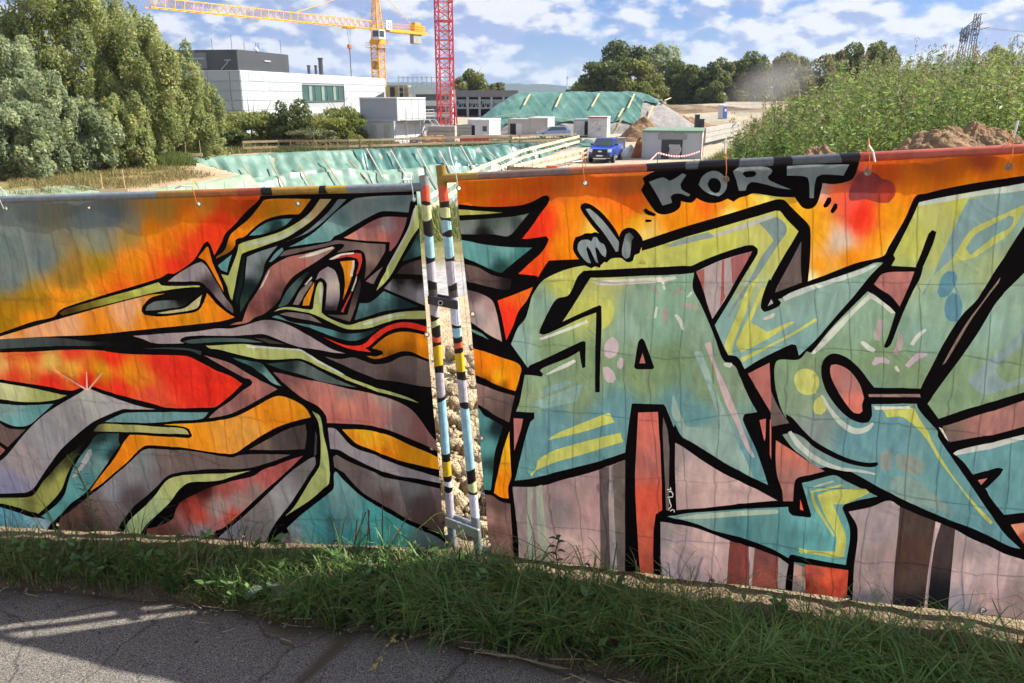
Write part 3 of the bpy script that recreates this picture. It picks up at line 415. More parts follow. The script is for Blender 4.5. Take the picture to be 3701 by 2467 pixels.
 (INK, 'L 300,930 330,840 400,790 470,790 580,840 700,950 790,1070 840,1130 1310,1140 1310,1290 810,1300 815,1420 780,1480 720,1490 600,1450 480,1350 370,1200 310,1050'), ('L 450,1000,165,105,100 650,1300,190,108,96 600,1050,155,110,108', 'L 390,940 400,905 450,895 560,940 640,1020 700,1120 725,1200 735,1240 715,1300 720,1370 690,1395 630,1385 540,1280 450,1130 400,1020'), ((142, 117, 112), 'L 780,1195 1300,1195 1310,1225 785,1222'),
 ((187, 197, 187), 'L 295,1205 320,1210 380,1310 470,1420 560,1500 650,1540 740,1530 820,1480 835,1495 790,1560 680,1600 580,1580 450,1470 350,1320'),
 (YEL, 'O 920,0 1240,-10 1310,120 1390,240 1420,320 1600,620 1800,880 2035,1130 2010,1150 1900,1040 1700,780 1500,520 1350,280 1140,90 970,85'), ((197, 197, 187), 'L 830,1320 1200,1315 1210,1345 850,1355'),
 (INK, 'O -60,60 0,90 120,220 260,340 420,430 600,510 760,545 870,540 880,560 850,585 760,590 600,560 420,490 250,400 100,280 -40,230'), ((182, 192, 182), 'N 1590,130 1620,115 1700,210 1820,320 1980,420 2150,480 2350,510 O 860,655 845,668 650,640 N 2150,515 1960,465 1800,370 1660,250'),
 ((130, 140, 134), 'O 890,480 930,420 1000,415 1025,460 1015,600 960,630 900,600'), ((130, 140, 134), 'O 1050,500 1100,460 1250,470 1340,540 1330,620 1250,665 1120,620 1060,570'), ((124, 147, 142), 'O 990,740 1060,680 1170,680 1400,820 1550,940 1650,1060 1500,1020 1300,960 1100,850'),
 (INK, 'I 1260,1225 1310,1100 1385,900 1420,865 1462,885 1430,1000 1320,1260 1250,1260'), (INK, 'L 1055,360 1132,365 1080,500 1000,700 960,730 935,710 980,600'),
 ('I 1000,1450,150,98,95 1100,1330,165,108,104', 'I 835,1420 930,1310 1242,1290 1190,1440 L 1095,302 1000,190 900,130'),
 # right of the double stroke
 ('L 2000,500,132,164,152 2200,200,137,162,147 1700,1100,120,144,114 2300,1000,122,142,112 1600,1350,122,147,117', 'L 2352,-40 2100,220 1900,550 1700,850 1530,1080 1378,1290 1490,1442 1900,1300 2352,1160 2600,1080 2600,-300'), ((127, 147, 150), 'L 2600,250 2352,500 2200,680 2000,830 1900,930 1790,1040 1850,1130 1940,1200 2100,1160 2352,1070 2600,980 2600,920 2352,1000 2220,1060 2130,1040 2050,940 2100,870 2250,760 2352,640 2600,400'),
 ((122, 107, 97), 'L 2110,0 2090,60 1900,320 1800,470 1680,680 1560,880 1530,900 1660,660 1800,430 1950,230'),
 ('O 1900,150,152,107,102 1565,260,112,97,90', 'O 1530,170 1620,148 2050,0 2352,-100 2600,-180 2600,100 2352,160 2100,230 1800,290 1600,327 1560,250'), ((225, 215, 210), 'O 1490,180 1530,195 1592,322 1560,290'),
 ((100, 147, 152), 'O 1645,440 1900,400 2352,290 2600,230 2600,1040 2352,1035 2148,1057 2000,870 1960,790 1900,760 1830,650 1750,540'), ((187, 192, 187), 'O 1635,440 1680,410 2000,330 2352,240 2600,180 2600,230 2352,290 2000,390 1660,460'), (INK, 'O 1800,660 1830,650 2080,580 2140,595 2100,660 1950,790 1880,800'), (PNK, 'O 1880,705 1977,680 1915,752'),
 ('O 2310,1190,226,142,112 2350,1280,160,78,64', 'O 2212,1152 2352,1135 2600,1110 2600,1600 2352,1350 2290,1270'),
 # lower panels
 ('M 800,800,137,122,122 1200,600,152,127,127 1200,1100,187,157,152 1350,800,167,132,132 1100,800,132,120,120 1300,1250,192,157,152', 'M 600,550 840,545 1100,480 1480,370 1740,273 1735,1500 1490,1490 980,1420 665,1360 640,900'),
 ((152, 157, 142), 'M 745,550 805,552 800,1000 830,1400 750,1400'), ((147, 152, 137), 'M 840,545 900,525 920,800 980,1420 880,1400 850,1000'), ((94, 84, 82), 'M 1480,370 1580,340 1570,700 1590,1500 1490,1500'), ((142, 134, 134), 'M 1575,343 1620,328 1635,1000 1670,1500 1590,1500'), ((100, 90, 86), 'M 1620,325 1740,273 1735,1500 1670,1500 1635,1000'),
 ('M 1960,300,167,97,90 1960,700,192,77,57 1950,1100,177,82,64 1950,1350,152,67,52 J 1970,1350,182,97,87', 'J 1872,1138 2072,1130 2085,1400 M 2090,100 2105,500 2110,790 2045,830 2025,1000 2022,1520 1893,1510 1862,1000 1840,500 1850,200'),
 ((94, 84, 82), 'J 2125,1180 2170,1320 2185,1500 M 2190,100 2180,500 2180,800 2150,790 2135,400 2120,0'),
 ('N 600,500,182,157,154 800,700,192,162,157 600,800,167,142,140 1200,780,192,162,157 480,400,152,137,137 900,570,197,167,162', 'N 453,213 520,250 700,380 900,510 1100,620 1300,720 1483,815 1100,845 700,880 463,902 450,500'),
 ('N 1550,450,162,102,94 1600,350,187,107,92 1600,600,150,105,98', 'N 1467,208 1600,290 1800,420 1963,515 1700,580 1660,620 1640,822 1540,822 1530,720 1480,560 1465,400'),
 (PNK, 'K 1183,875 1402,768 1410,950 1420,1130 1415,1272 1340,1150 1250,990'), ((177, 97, 87), 'K 1300,1350 1365,1335 1360,1530 1350,1562'), ((102, 90, 86), 'K 1420,1060 1480,1200 1600,1380 1430,1412 1415,1350'), ((177, 97, 82), 'N 1405,0 1420,0 1420,405 1405,350'),
 ('N 1200,1000,82,132,134 1700,1200,80,130,132 2000,700,107,147,147 600,980,122,152,147 1800,1060,107,167,170 1850,1270,97,162,162 1300,930,100,145,145', 'N 367,965 700,920 1592,880 1600,930 1640,965 1820,977 1827,960 1730,637 1900,590 2062,558 O 550,730 872,883 540,958 512,990 590,1215 548,1560 N 1900,1410 1640,1355 1610,1360 1595,1392 1400,1290 1100,1180 850,1110 700,1050 560,1010'),
 ((207, 82, 62), 'N 1715,800 1747,912 1712,905'), ((167, 182, 167), 'N 460,985 700,940 1470,905 1500,925 1480,950 1000,975 550,990'), ((167, 182, 172), 'N 1835,665 2040,610 2065,620 1860,685'),
 (YEL, 'O 260,880 400,820 750,810 790,850 560,950 420,960 480,1100 550,1280 530,1480 450,1490 80,1440 70,1400 300,1430 440,1430 450,1270 350,1100'), (YEL, 'O 190,830 500,760 520,780 220,840 250,960 440,1270 430,1290 220,970'),
 ('P 500,500,177,152,152 750,450,197,167,162 800,650,192,162,160 400,780,142,132,147 600,750,152,137,140 350,350,147,137,137', 'P 298,233 520,268 700,310 1002,430 990,600 960,960 560,960 310,930'), ((122, 66, 60), 'P 1000,430 1190,490 1200,980 965,960 985,600'), ((172, 152, 150), 'P 1190,490 1250,505 1215,980 1195,980'), ('P 1350,600,117,72,67 1350,780,142,77,67', 'P 1250,505 1490,600 1480,1040 1215,1000'), ((152, 142, 142), 'P 1490,600 1592,670 1570,800 1550,1050 1480,1040'),
 ('P 1690,900,122,114,110 1690,750,172,137,122', 'P 1650,650 1760,690 1770,1090 1620,1060 1640,800'), ((70, 120, 118), 'P 1645,648 1760,658 1760,692 1650,660'), ('P 2000,800,202,82,52 1850,950,152,56,41 2100,900,162,61,46 1900,720,152,72,62', 'P 1760,663 2197,713 2170,1140 1770,1100'),
 ('Q 800,300,167,152,154 800,700,152,132,132 800,850,167,142,140 800,1000,112,110,120 1000,700,167,142,140', 'Q 578,133 800,90 985,36 1097,88 1080,400 1040,750 1020,1180 610,1140 630,700 667,300'), ('Q 1250,300,74,62,58 1200,500,80,57,52 1200,850,82,64,60 1200,1050,30,28,35', 'Q 1098,90 1452,230 1400,600 1360,900 1330,1220 1020,1180 1035,750 1070,400'), ((187, 162, 162), 'Q 1453,230 1510,252 1480,450 1420,700 1390,900 1365,1220 1330,1220 1360,900 1400,600'), ('Q 1540,500,67,57,56 1480,1050,25,25,30', 'Q 1510,252 1652,305 1620,600 1600,900 1580,1250 1365,1220 1390,900 1440,500'),
 ('Q 1800,700,192,167,167 2050,700,197,172,172 2000,1000,182,152,152 1850,550,152,137,137 1700,1120,152,147,157 2250,1000,142,122,122 2000,620,177,157,157', 'Q 1653,308 1800,390 1950,450 2150,550 2300,600 2600,700 2600,1350 1580,1250 1600,900 1625,600'),
]

def brush(t, pts, w):
    """thin brushed line as a closed outline in tile coordinates"""
    P = np.array(pts, float); d = np.gradient(P, axis=0); d /= (np.linalg.norm(d, axis=1)[:, None] + 1e-9); n = np.stack([-d[:, 1], d[:, 0]], 1)*w/2
    Q = np.concatenate([P + n, (P - n)[::-1]]); return t + ' ' + ' '.join('%.1f,%.1f' % tuple(q) for q in Q)
for q in ([(2195, 558), (2200, 585), (2182, 580), (2160, 582)], [(2178, 600), (2208, 600), (2222, 625), (2215, 652), (2185, 655), (2165, 662)], [(2180, 672), (2190, 715), (2205, 750), (2188, 765), (2172, 785)], [(2190, 800), (2212, 782), (2232, 785), (2234, 808)]): ART_R.append(((215, 212, 206), brush('M', q, 9)))
def smooth_outline(pts, step=9.0, sharp=48.0):
    """Catmull-Rom through the traced points, keeping sharp corners; photo pixels in and out"""
    P = np.array(pts, float); n = len(P)
    if n < 5 : return P
    prv = np.roll(P, 1, 0); nxt = np.roll(P, -1, 0)
    a = P - prv; b = nxt - P
    la = np.linalg.norm(a, axis=1) + 1e-9; lb = np.linalg.norm(b, axis=1) + 1e-9
    ang = np.degrees(np.arccos(np.clip((a*b).sum(1)/la/lb, -1, 1)))
    corner = ang > sharp
    tan = (nxt - prv) / (la + lb)[:, None]
    out = []
    for i in range(n):
        j = (i + 1) % n; L = lb[i]
        k = int(max(1, min(8, L / step)))
        t0 = b[i]/lb[i] if corner[i] else tan[i]
        t1 = b[i]/lb[i] if corner[j] else tan[j]
        for q in range(k):
            t = q/k; h00 = 2*t**3-3*t*t+1; h10 = t**3-2*t*t+t; h01 = -2*t**3+3*t*t; h11 = t**3-t*t
            out.append(h00*P[i] + h10*L*t0 + h01*P[j] + h11*L*t1)
    return np.array(out)
def inside(poly, X):
    """even-odd test of points X (n,2)"""
    lo = poly.min(0); hi = poly.max(0)
    res = np.zeros(len(X), bool)
    idx = np.nonzero(((X >= lo) & (X <= hi)).all(1))[0]
    if len(idx) == 0: return res
    x = X[idx, 0]; y = X[idx, 1]; c = np.zeros(len(idx), bool)
    x0, y0 = poly[-1]
    for x1, y1 in poly:
        if y0 != y1:
            m = (y1 > y) != (y0 > y)
            c ^= m & (x < (x0 - x1) * (y - y1) / (y0 - y1) + x1)
        x0, y0 = x1, y1
    res[idx] = c
    return res
def cell_colour(spec, X):
    """sRGB 0-255 colour of a painted cell at photo pixels X"""
    if not isinstance(spec, str): return np.tile(np.array(spec, float), (len(X), 1))
    c = np.array(tile_cols(spec)); 
    dc = ((c[:, None, :2] - c[None, :, :2])**2).sum(2) + np.eye(len(c))*1e12
    s2 = (0.36**2)*np.median(dc.min(1)) if len(c) > 1 else 1.0
    d2 = ((X[:, None, :] - c[None, :, :2])**2).sum(2)
    w = 1.0 / (d2 + s2)**1.9
    return (w[:, :, None]*c[None, :, 2:]).sum(1) / w.sum(1)[:, None]
def srgb_lin(c):
    c = np.asarray(c, float)/255.0
    return np.where(c <= 0.04045, c/12.92, ((c+0.055)/1.055)**2.4)
# ---------------------------------------------------------------- terrain
SITE = -3.3
def near_z(x): return 0.06 + 0.068*np.clip(x, -14, 26)
PIT = [onz(1335, 327, SITE), onz(1085, 408, SITE), onz(985, 490, SITE), onz(500, 560, SITE), onz(-150, 486, SITE), onz(0, 470, SITE), onz(300, 444, SITE), onz(450, 423, SITE), onz(575, 407, SITE), onz(440, 366, SITE), onz(620, 356, SITE), onz(820, 347, SITE), onz(1100, 338, SITE)]
PIT = np.array([(p.x, p.y) for p in PIT])
def poly_dist(poly, x, y):
    """signed distance to polygon edge, positive inside"""
    sh = np.shape(x); X = np.stack([np.ravel(x), np.ravel(y)], 1); d = np.full(len(X), 1e9); c = np.zeros(len(X), bool)
    n = len(poly)
    for i in range(n):
        a = poly[i]; b = poly[(i+1) % n]; ab = b - a
        t = np.clip(((X - a) @ ab)/(ab @ ab), 0, 1); q = X - a - t[:, None]*ab
        d = np.minimum(d, np.hypot(q[:, 0], q[:, 1]))
        m = (a[1] > X[:, 1]) != (b[1] > X[:, 1])
        if a[1] != b[1]: c ^= m & (X[:, 0] < (b[0]-a[0])*(X[:, 1]-a[1])/(b[1]-a[1]) + a[0])
    return np.where(c, d, -d).reshape(sh)
def plateau(x, y):
    yb = 15.5 + np.clip(x - 2.5, 0, 60)*2.2
    return 1 - sstep(yb, yb + 11, y)
def ground_z(x, y):
    x = np.asarray(x, float); y = np.asarray(y, float)
    s = SITE + 3.4*sstep(112, 215, y)*sstep(14, 45, x) + 0.8*sstep(95, 180, y)
    s = s + (fbm(x*0.12, y*0.12, 3) - 0.5)*0.5*sstep(20, 40, y)
    n = near_z(x) + (fbm(x*0.5, y*0.5, 5) - 0.5)*0.25*sstep(7, 14, y)
    m = plateau(x, y); z = n*m + s*(1 - m)
    d = poly_dist(PIT, x, y)
    z = np.where(d > 0, z - np.minimum(d*0.95, 6.5), z)
    return z
def gz(x, y): return float(ground_z(np.array([x]), np.array([y]))[0])
def grow(a, n, f): return [a*f**(i+1) for i in range(n)]
xs = np.array(sorted([-62 - v for v in grow(6, 15, 1.55)] + list(np.arange(-62, 75, 1.0)) + [75 + v for v in grow(6, 15, 1.55)]))
ys = np.array([-400, -150, -60, -25, -12, -6, -3, 0, 1.2] + list(np.arange(2.0, 12, 0.5)) + list(np.arange(12, 216, 1.0)) + [216 + v for v in grow(6, 16, 1.55)])
gx, gy = np.meshgrid(xs, ys); gzv = ground_z(gx, gy)
gzv = gzv - 1.1*sstep(-0.3, 1.6, poly_dist(PIT, gx, gy))                     # the sheeting lies proud of the dug slope
V = np.stack([gx.ravel(), gy.ravel(), gzv.ravel()], 1)
nx, ny = len(xs), len(ys); ii = (np.arange(ny-1)[:, None]*nx + np.arange(nx-1)[None, :]).ravel()
F = np.stack([ii, ii+1, ii+nx+1, ii+nx], 1)
def lerp(a, b, t): return a*(1-t)[..., None] + np.array(b)*t[..., None]
X_, Y_ = gx.ravel(), gy.ravel()
n1 = fbm(X_*0.35, Y_*0.35, 9); n2 = fbm(X_*0.06, Y_*0.06, 4)
col = np.tile(np.array((0.40, 0.33, 0.235)), (len(X_), 1)); col = lerp(col, (0.30, 0.27, 0.22), sstep(0.35, 0.7, n1))
pl = plateau(X_, Y_)
col = lerp(col, (0.16, 0.15, 0.055), pl*sstep(11.0, 14.0, Y_ + n1*3))                       # grassy plateau
col = lerp(col, (0.12, 0.10, 0.05), pl*sstep(5, 9, X_)*sstep(9, 13, Y_))
col = lerp(col, (0.46, 0.37, 0.225), pl*(1 - sstep(8.6, 9.4, Y_ + n1))); col = lerp(col, (0.38, 0.36, 0.34), pl*sstep(8.6, 9.2, Y_+n1)*(1 - sstep(11, 12, Y_ + n1)))
lb = sstep(-6, -10, X_)*sstep(30, 44, Y_)*(1 - sstep(85, 100, Y_))
col = lerp(col, (0.24, 0.165, 0.075), lb); col = lerp(col, (0.17, 0.17, 0.06), lb*sstep(0.42, 0.62, n1)*0.8)
dp = poly_dist(PIT, X_, Y_); col = lerp(col, (0.45, 0.33, 0.22), lb*sstep(-4.0, -1.2, dp)*0.8)     # bare strip above the pit edge
col = lerp(col, (0.13, 0.14, 0.05), sstep(-12, -20, X_)*sstep(84, 100, Y_))
col = lerp(col, (0.28, 0.22, 0.12), sstep(120, 150, Y_)*sstep(20, 34, X_)*sstep(0.35, 0.6, n2))
col = lerp(col, (0.14, 0.15, 0.06), sstep(190, 240, Y_))
M_GROUND = mat('ground_soil', attr='Col', rough=0.95, var=0.30, scale=1.6, bump=0.8, bscale=7, spec=0.1, detail=9)
ground = np_mesh('ground', V, F, col, M_GROUND, smooth=True); tag(ground, kind='structure')
# ---------------------------------------------------------------- distant hills
def ridge(name, pts, dist, base, colr, seed, jag):
    xs_ = np.linspace(pts[0][0], pts[-1][0], 220); yy = np.interp(xs_, [p[0] for p in pts], [p[1] for p in pts])
    yy = yy - (fbm(xs_*0.09, xs_*0, seed, 5) - 0.5)*jag
    Vv = []; rows = 7
    for r in range(rows):
        t = r/(rows-1)
        for vx, vy in zip(xs_, yy):
            top = at(vx, vy, dist); back = dist + 900*(1-t)*0 + 700*t
            Vv.append((top.x*(1 - 0.06*(1-t)), dist - 700*(1-t), base + (top.z - base)*(t**0.75)))
    for vx, vy in zip(xs_, yy):
        top = at(vx, vy, dist); Vv.append((top.x*1.05, dist + 900, base))
    n = len(xs_); Ff = [(r*n+i, r*n+i+1, (r+1)*n+i+1, (r+1)*n+i) for r in range(rows) for i in range(n-1)]
    o = np_mesh(name, np.array(Vv), np.array(Ff), None, colr, smooth=True); tag(o, kind='structure'); return o
M_HILL = mat('wooded_hill', (0.035, 0.055, 0.03), 1.0, 0.45, 0.02, spec=0.0, detail=10)
ridge('hills', [(-900, 205), (300, 196), (760, 188), (900, 189), (1000, 190), (1140, 192), (1250, 193), (1345, 198), (1600, 200), (2100, 204), (3300, 208)], 5200, -20, M_HILL, 2, 5.0)
# slender television tower on the ridge
tp = at(1303, 205, 5000)
tv = empty('television_tower', (tp.x, tp.y, tp.z - 20), 0, 'slender white television tower on the distant wooded ridge', 'tower')
h0 = at(1303, 155, 5000).z - tp.z + 20
mb = MB(); mb.tube((0, 0, 0), (0, 0, h0*0.58), 5.0, 10, 3.6); mb.build('shaft', M_WHITE, tv)
mb = MB(); mb.tube((0, 0, h0*0.56), (0, 0, h0*0.62), 7.5, 12); mb.tube((0, 0, h0*0.62), (0, 0, h0*0.66), 5.0, 12); mb.build('pulpit', M_GREY, tv)
mb = MB(); mb.tube((0, 0, h0*0.66), (0, 0, h0), 2.2, 8, 0.9); mb.build('antenna_mast', M_WHITE, tv)
# ---------------------------------------------------------------- white clad building
M_CLAD = mat('white_cladding', (0.44, 0.455, 0.485), 0.5, 0.03, 0.4); M_CLAD2 = mat('grey_cladding', (0.38, 0.40, 0.425), 0.5, 0.05, 0.4); M_CLAD3 = mat('bright_cladding', (0.47, 0.48, 0.505), 0.5, 0.03, 0.4)
M_JOINT = mat('joint_grey', (0.33, 0.34, 0.36), 0.8, 0.05, 1.0); M_PLANT = mat('ribbed_dark_metal', (0.085, 0.09, 0.10), 0.55, 0.12, 0.5)
M_WIN = mat('green_window_glass', (0.05, 0.10, 0.09), 0.3, 0.2, 0.3, spec=0.15)
c0 = at(550, 160.5, 120.0); c1 = at(885, 180, 184.0)
wb = empty('white_building', (c0.x, c0.y, -2.6), math.atan2(c1.y-c0.y, c1.x-c0.x), 'long white panel-clad building with dark roof box left of the cranes', 'building')
WL = math.hypot(c1.x-c0.x, c1.y-c0.y); WT = c0.z + 2.6; WD = 30.0
mb = MB(); mb.box(0.06, WL, 0.06, WD, -1, WT - 0.25); mb.build('wall', M_JOINT, wb)
mb = MB(); mb.box(-0.03, WL+0.03, -0.03, WD, WT-0.12, WT); mb.build('parapet', M_WHITE, wb)
# the panels: long side (local x) and short side (local y)
NC, NR = 15, 6; pw = WL/NC; ph = (WT-0.12)/NR
win_a, win_b = None, None
wa = at(694, 216, 150).normalized(); 
def along(vx):       # local x along the long face hit by an image column
    d = ray_px(vx*VS, 216*VS); u = Vector((c1.x-c0.x, c1.y-c0.y, 0)).normalized()
    # c0 + u*s = d*k
    k = (c0.x*u.y - c0.y*u.x)/(d.x*u.y - d.y*u.x); s = (d.x*k - c0.x)/u.x; return s
wx0, wx1 = along(694), along(790); wz0, wz1 = WT*0.46, WT*0.775
pm = {}
rnd = random.Random(3)
def panel_mesh(w, h, m):
    k = (round(w, 3), round(h, 3), m.name)
    if k not in pm:
        q = MB(); q.box(0.035, w-0.035, -0.06, 0.05, 0.03, h-0.03); me = q.mesh('panel'); me.materials.append(m); pm[k] = me
    return pm[k]
for r in range(NR):
    off = 0.0 if r % 2 == 0 else pw*0.45
    x = -off
    while x < WL - 0.05:
        a = max(x, 0.0); b = min(x + pw, WL); x += pw
        z0, z1 = r*ph, (r+1)*ph
        if b - a < 0.3: continue
        segs = [(a, b)]
        if z1 > wz0 + 0.1 and z0 < wz1 - 0.1:                       # leave the window opening free
            segs = [(s0, s1) for s0, s1 in ((a, min(b, wx0)), (max(a, wx1), b)) if s1 - s0 > 0.15]
        for s0, s1 in segs:
            mm = rnd.choices((M_CLAD, M_CLAD3, M_CLAD2), (5, 3, 0.3))[0]
            o = bpy.data.objects.new('panel', panel_mesh(s1-s0, ph, mm)); C.objects.link(o); o.parent = wb; o.location = (s0, 0, z0)
for r in range(NR):
    y = 0.0; k = 0
    while y < 14:
        w = (1.6, 3.4, 2.0, 3.0, 4.0)[k % 5]; k += 1
        mm = M_CLAD2 if (r in (3,) and k % 2 == 0) or (r == 4 and k % 2 == 0) else M_CLAD
        o = bpy.data.objects.new('panel', panel_mesh(w, ph, mm)); C.objects.link(o); o.parent = wb; o.location = (0, y + w, r*ph); o.rotation_euler = (0, 0, -math.pi/2); y += w
# window band
wn = MB(); wn.box(wx0, wx1, 0.0, 0.05, wz0, wz1); wo = wn.build('window', M_WIN, wb)
fr = MB()
for x in np.linspace(wx0, wx1, 8): fr.box(x-0.09, x+0.09, -0.09, -0.005, wz0, wz1)
fr.box(wx0, wx1, -0.11, 0.05, wz0-0.14, wz0-0.005); fr.box(wx0, wx1, -0.11, 0.05, wz1+0.005, wz1+0.14); fr.build('window_frame', mat('green_frame', (0.10, 0.14, 0.13), 0.5, 0.1, 1), wo)
for i in range(1, 7, 2):
    bl = MB(); x = wx0 + (wx1-wx0)*i/7; bl.box(x+0.15, x+(wx1-wx0)/14, -0.04, -0.01, wz0+0.1, wz1-0.1); bl.build('blind', mat('blind', (0.20, 0.24, 0.23), 0.6, 0.1, 1), wo)
sw = MB(); sx0, sx1 = along(727), along(742); sw.box(sx0, sx1, -0.08, 0.02, 0.2, ph*1.25); sw.build('window', M_WIN, wb)
# plant box on the roof
px1 = along(672)
pb = MB(); pb.box(0.15, px1, 0.25, 22, WT+0.005, WT + (at(549, 113, 120).z - c0.z)); po = pb.build('roof_box', M_PLANT, wb)
rb = MB(); zt = WT + (at(549, 113, 120).z - c0.z)
for i in range(22): rb.box(0.12, px1+0.03, 0.20, 0.24, WT + 0.12 + i*0.125, WT + 0.16 + i*0.125)
rb.build('cladding_rib', mat('dark_rib', (0.13, 0.135, 0.145), 0.5, 0.1, 0.5), po)
vb = MB(); vb.box(px1*0.48, px1*0.60, 0.05, 0.22, WT+1.45, WT+1.62); vb.build('vent', M_CLAD, po)
vb = MB(); vb.box(0.02, 0.14, 5.2, 7.8, WT+1.5, WT+1.7); vb.build('vent', M_CLAD, po)
vb = MB(); vb.box(0.02, 0.14, 1.2, 2.2, WT+1.3, WT+1.42); vb.path([(0.06, 1.6, WT+1.3), (0.06, 1.9, WT+0.9), (0.06, 2.8, WT+0.1)], 0.07); vb.build('vent', M_CLAD, po)
lv = MB(); lv.box(0.05, 0.13, 4.9, 7.6, WT+0.25, WT+2.4); lv.build('louvre', mat('louvre_grey', (0.2, 0.21, 0.23), 0.6, 0.1, 1), po)
for x, y, h in ((0.3, 4, 1.6), (0.3, 1, 1.9), (0.4, 8, 1.7), (3, 0.5, 1.2), (6.6, 0.5, 1.3), (7.4, 0.5, 1.3), (15, 0.5, 2.1)): MB().tube((x, y, zt), (x, y, zt+h), 0.035, 5).build('antenna', M_DARK, po)
dsh = MB(); dsh.tube((6.2, 0.3, zt+0.25), (6.2, 0.15, zt+0.35), 0.35, 10); dsh.build('dish', M_WHITE, po)
# chimneys on the far end of the roof
for i, (vx, h, r) in enumerate(((761, 1.5, 0.28), (776, 1.6, 0.24), (787, 3.0, 0.42))):
    q = MB(); x = along(vx); q.tube((x, 4, WT), (x, 4, WT+h), r, 10); q.tube((x, 4, WT+h), (x, 4, WT+h+0.25), r*1.25, 10); q.tube((x, 4, WT+h*0.5), (x, 4, WT+h*0.56), r*1.15, 10); q.build('chimney', M_DARK, wb)
# ---------------------------------------------------------------- open steel hall behind the red mast
hY = 185.0
ha = at(1040, 207, hY); hb = at(1190, 207, hY)
hall = empty('steel_hall', (ha.x, hY, -3.0), 0.0, 'open dark steel hall with grey fascia behind the red crane mast', 'hall')
HW = hb.x - ha.x; HT = ha.z + 3.0; M_FASC = mat('hall_fascia', (0.17, 0.165, 0.17), 0.7, 0.1, 0.3); M_HDARK = mat('hall_interior', (0.035, 0.04, 0.045), 0.9, 0.2, 0.4); M_HST = mat('hall_steel', (0.25, 0.29, 0.33), 0.5, 0.1, 0.4)
q = MB(); q.box(0, HW, 0, 16, HT-1.4, HT); q.build('roof', M_FASC, hall)
q = MB(); q.box(0, HW, 11, 11.3, 0, HT-1.4); q.build('rear_wall', M_HDARK, hall)
for i in range(6):
    q = MB(); x = HW*(0.04 + i*0.184); q.box(x-0.25, x+0.25, -0.05, 0.4, 0, HT-1.4); q.build('column', M_HST, hall)
for z in (HT-2.3, HT-3.9):
    q = MB(); q.box(0, HW, 0.1, 0.35, z, z+0.35); q.build('beam', M_HST, hall)
q = MB()
for i in range(14):
    x = HW*i/14; q.bar((x, 0.2, HT-3.7), (x+HW/28, 0.2, HT-2.2), 0.16); q.bar((x+HW/28, 0.2, HT-2.2), (x+HW/14, 0.2, HT-3.7), 0.16)
q.build('truss', M_HST, hall)
for i in range(5):
    x = HW*(0.08+i*0.184); MB().box(x, x+HW*0.13, 0.4, 0.5, HT-2.75, HT-2.35).build('light_panel', M_CLAD2, hall)
# ---------------------------------------------------------------- concrete shell under construction
sY = 175.0; sa = at(884, 188, sY); sb = at(992, 188, sY)
shell = empty('concrete_shell', (sa.x, sY, -3.4), 0.0, 'half-built concrete storeys with scaffolding right of the white building', 'building')
SW = sb.x - sa.x; st = sa.z + 3.4
for k, z in enumerate((1.5, 4.3)):
    q = MB(); q.box(0, SW, 0, 9, z, z+0.35); q.build('floor_slab', M_CONC, shell)
for k in range(5):
    q = MB(); x = 0.2 + k*(SW-0.4)/4; q.box(x-0.2, x+0.2, 0.3, 0.8, 0, 1.5); q.box(x-0.2, x+0.2, 0.3, 0.8, 1.86, 4.3); q.build('column', M_CONC, shell)
q = MB(); q.box(0, SW*0.5, 0.2, 0.5, 4.66, st-0.9); q.box(0, SW*0.45, 2, 8, st-0.89, st-0.6); q.build('formwork', mat('formwork_yellow', (0.45, 0.32, 0.14), 0.8, 0.2, 0.5), shell)
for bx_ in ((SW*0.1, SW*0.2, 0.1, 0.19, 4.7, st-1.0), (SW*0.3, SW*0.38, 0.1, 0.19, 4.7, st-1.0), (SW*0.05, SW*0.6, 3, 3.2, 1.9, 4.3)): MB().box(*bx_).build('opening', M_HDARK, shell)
q = MB(); q.box(SW*0.55, SW*0.95, 1.0, 1.2, 4.7, 6.2); q.build('wall', M_CONC, shell)
q = MB()
for x in np.linspace(SW*0.3, SW*1.1, 9):
    for y in (-1.2, -0.2): q.tube((x, y, 0), (x, y, st+1.2), 0.05, 5)
for z in np.arange(1.0, st+1.3, 1.0):
    for y in (-1.2, -0.2): q.tube((SW*0.3, y, z), (SW*1.1, y, z), 0.04, 5)
q.bar((SW*0.7, -0.7, st-2.6), (SW*0.85, -0.7, st+0.2), 0.1)
q.build('scaffolding', M_STEEL, shell)
q = MB()
for z in (2.2, 4.2, 6.2): q.box(SW*0.3, SW*1.1, -1.15, -0.25, z, z+0.06)
q.build('scaffold_board', M_WOODP, shell)
q = MB(); q.box(SW*0.62, SW*1.15, -0.1, 3, 4.0, 4.12); q.build('safety_sheet', mat('blue_sheet', (0.05, 0.11, 0.36), 0.6, 0.2, 1), shell)
# low grey block right of the white containers (between crane and shell)
q = empty('concrete_block_building', at(1003, 330, 128.0), 0, 'pale low block with stacked window bands behind the crane foot', 'building')
q.location.z = -3.4
g = MB(); g.box(-3.6, 2.6, 0, 6, 0, 6.4); g.build('wall', M_OFFW, q)
for k in range(3):
    g = MB(); g.box(-3.0, 2.2, -0.06, 0.05, 1.4+k*1.7, 2.3+k*1.7); g.build('window', M_GLASS, q)
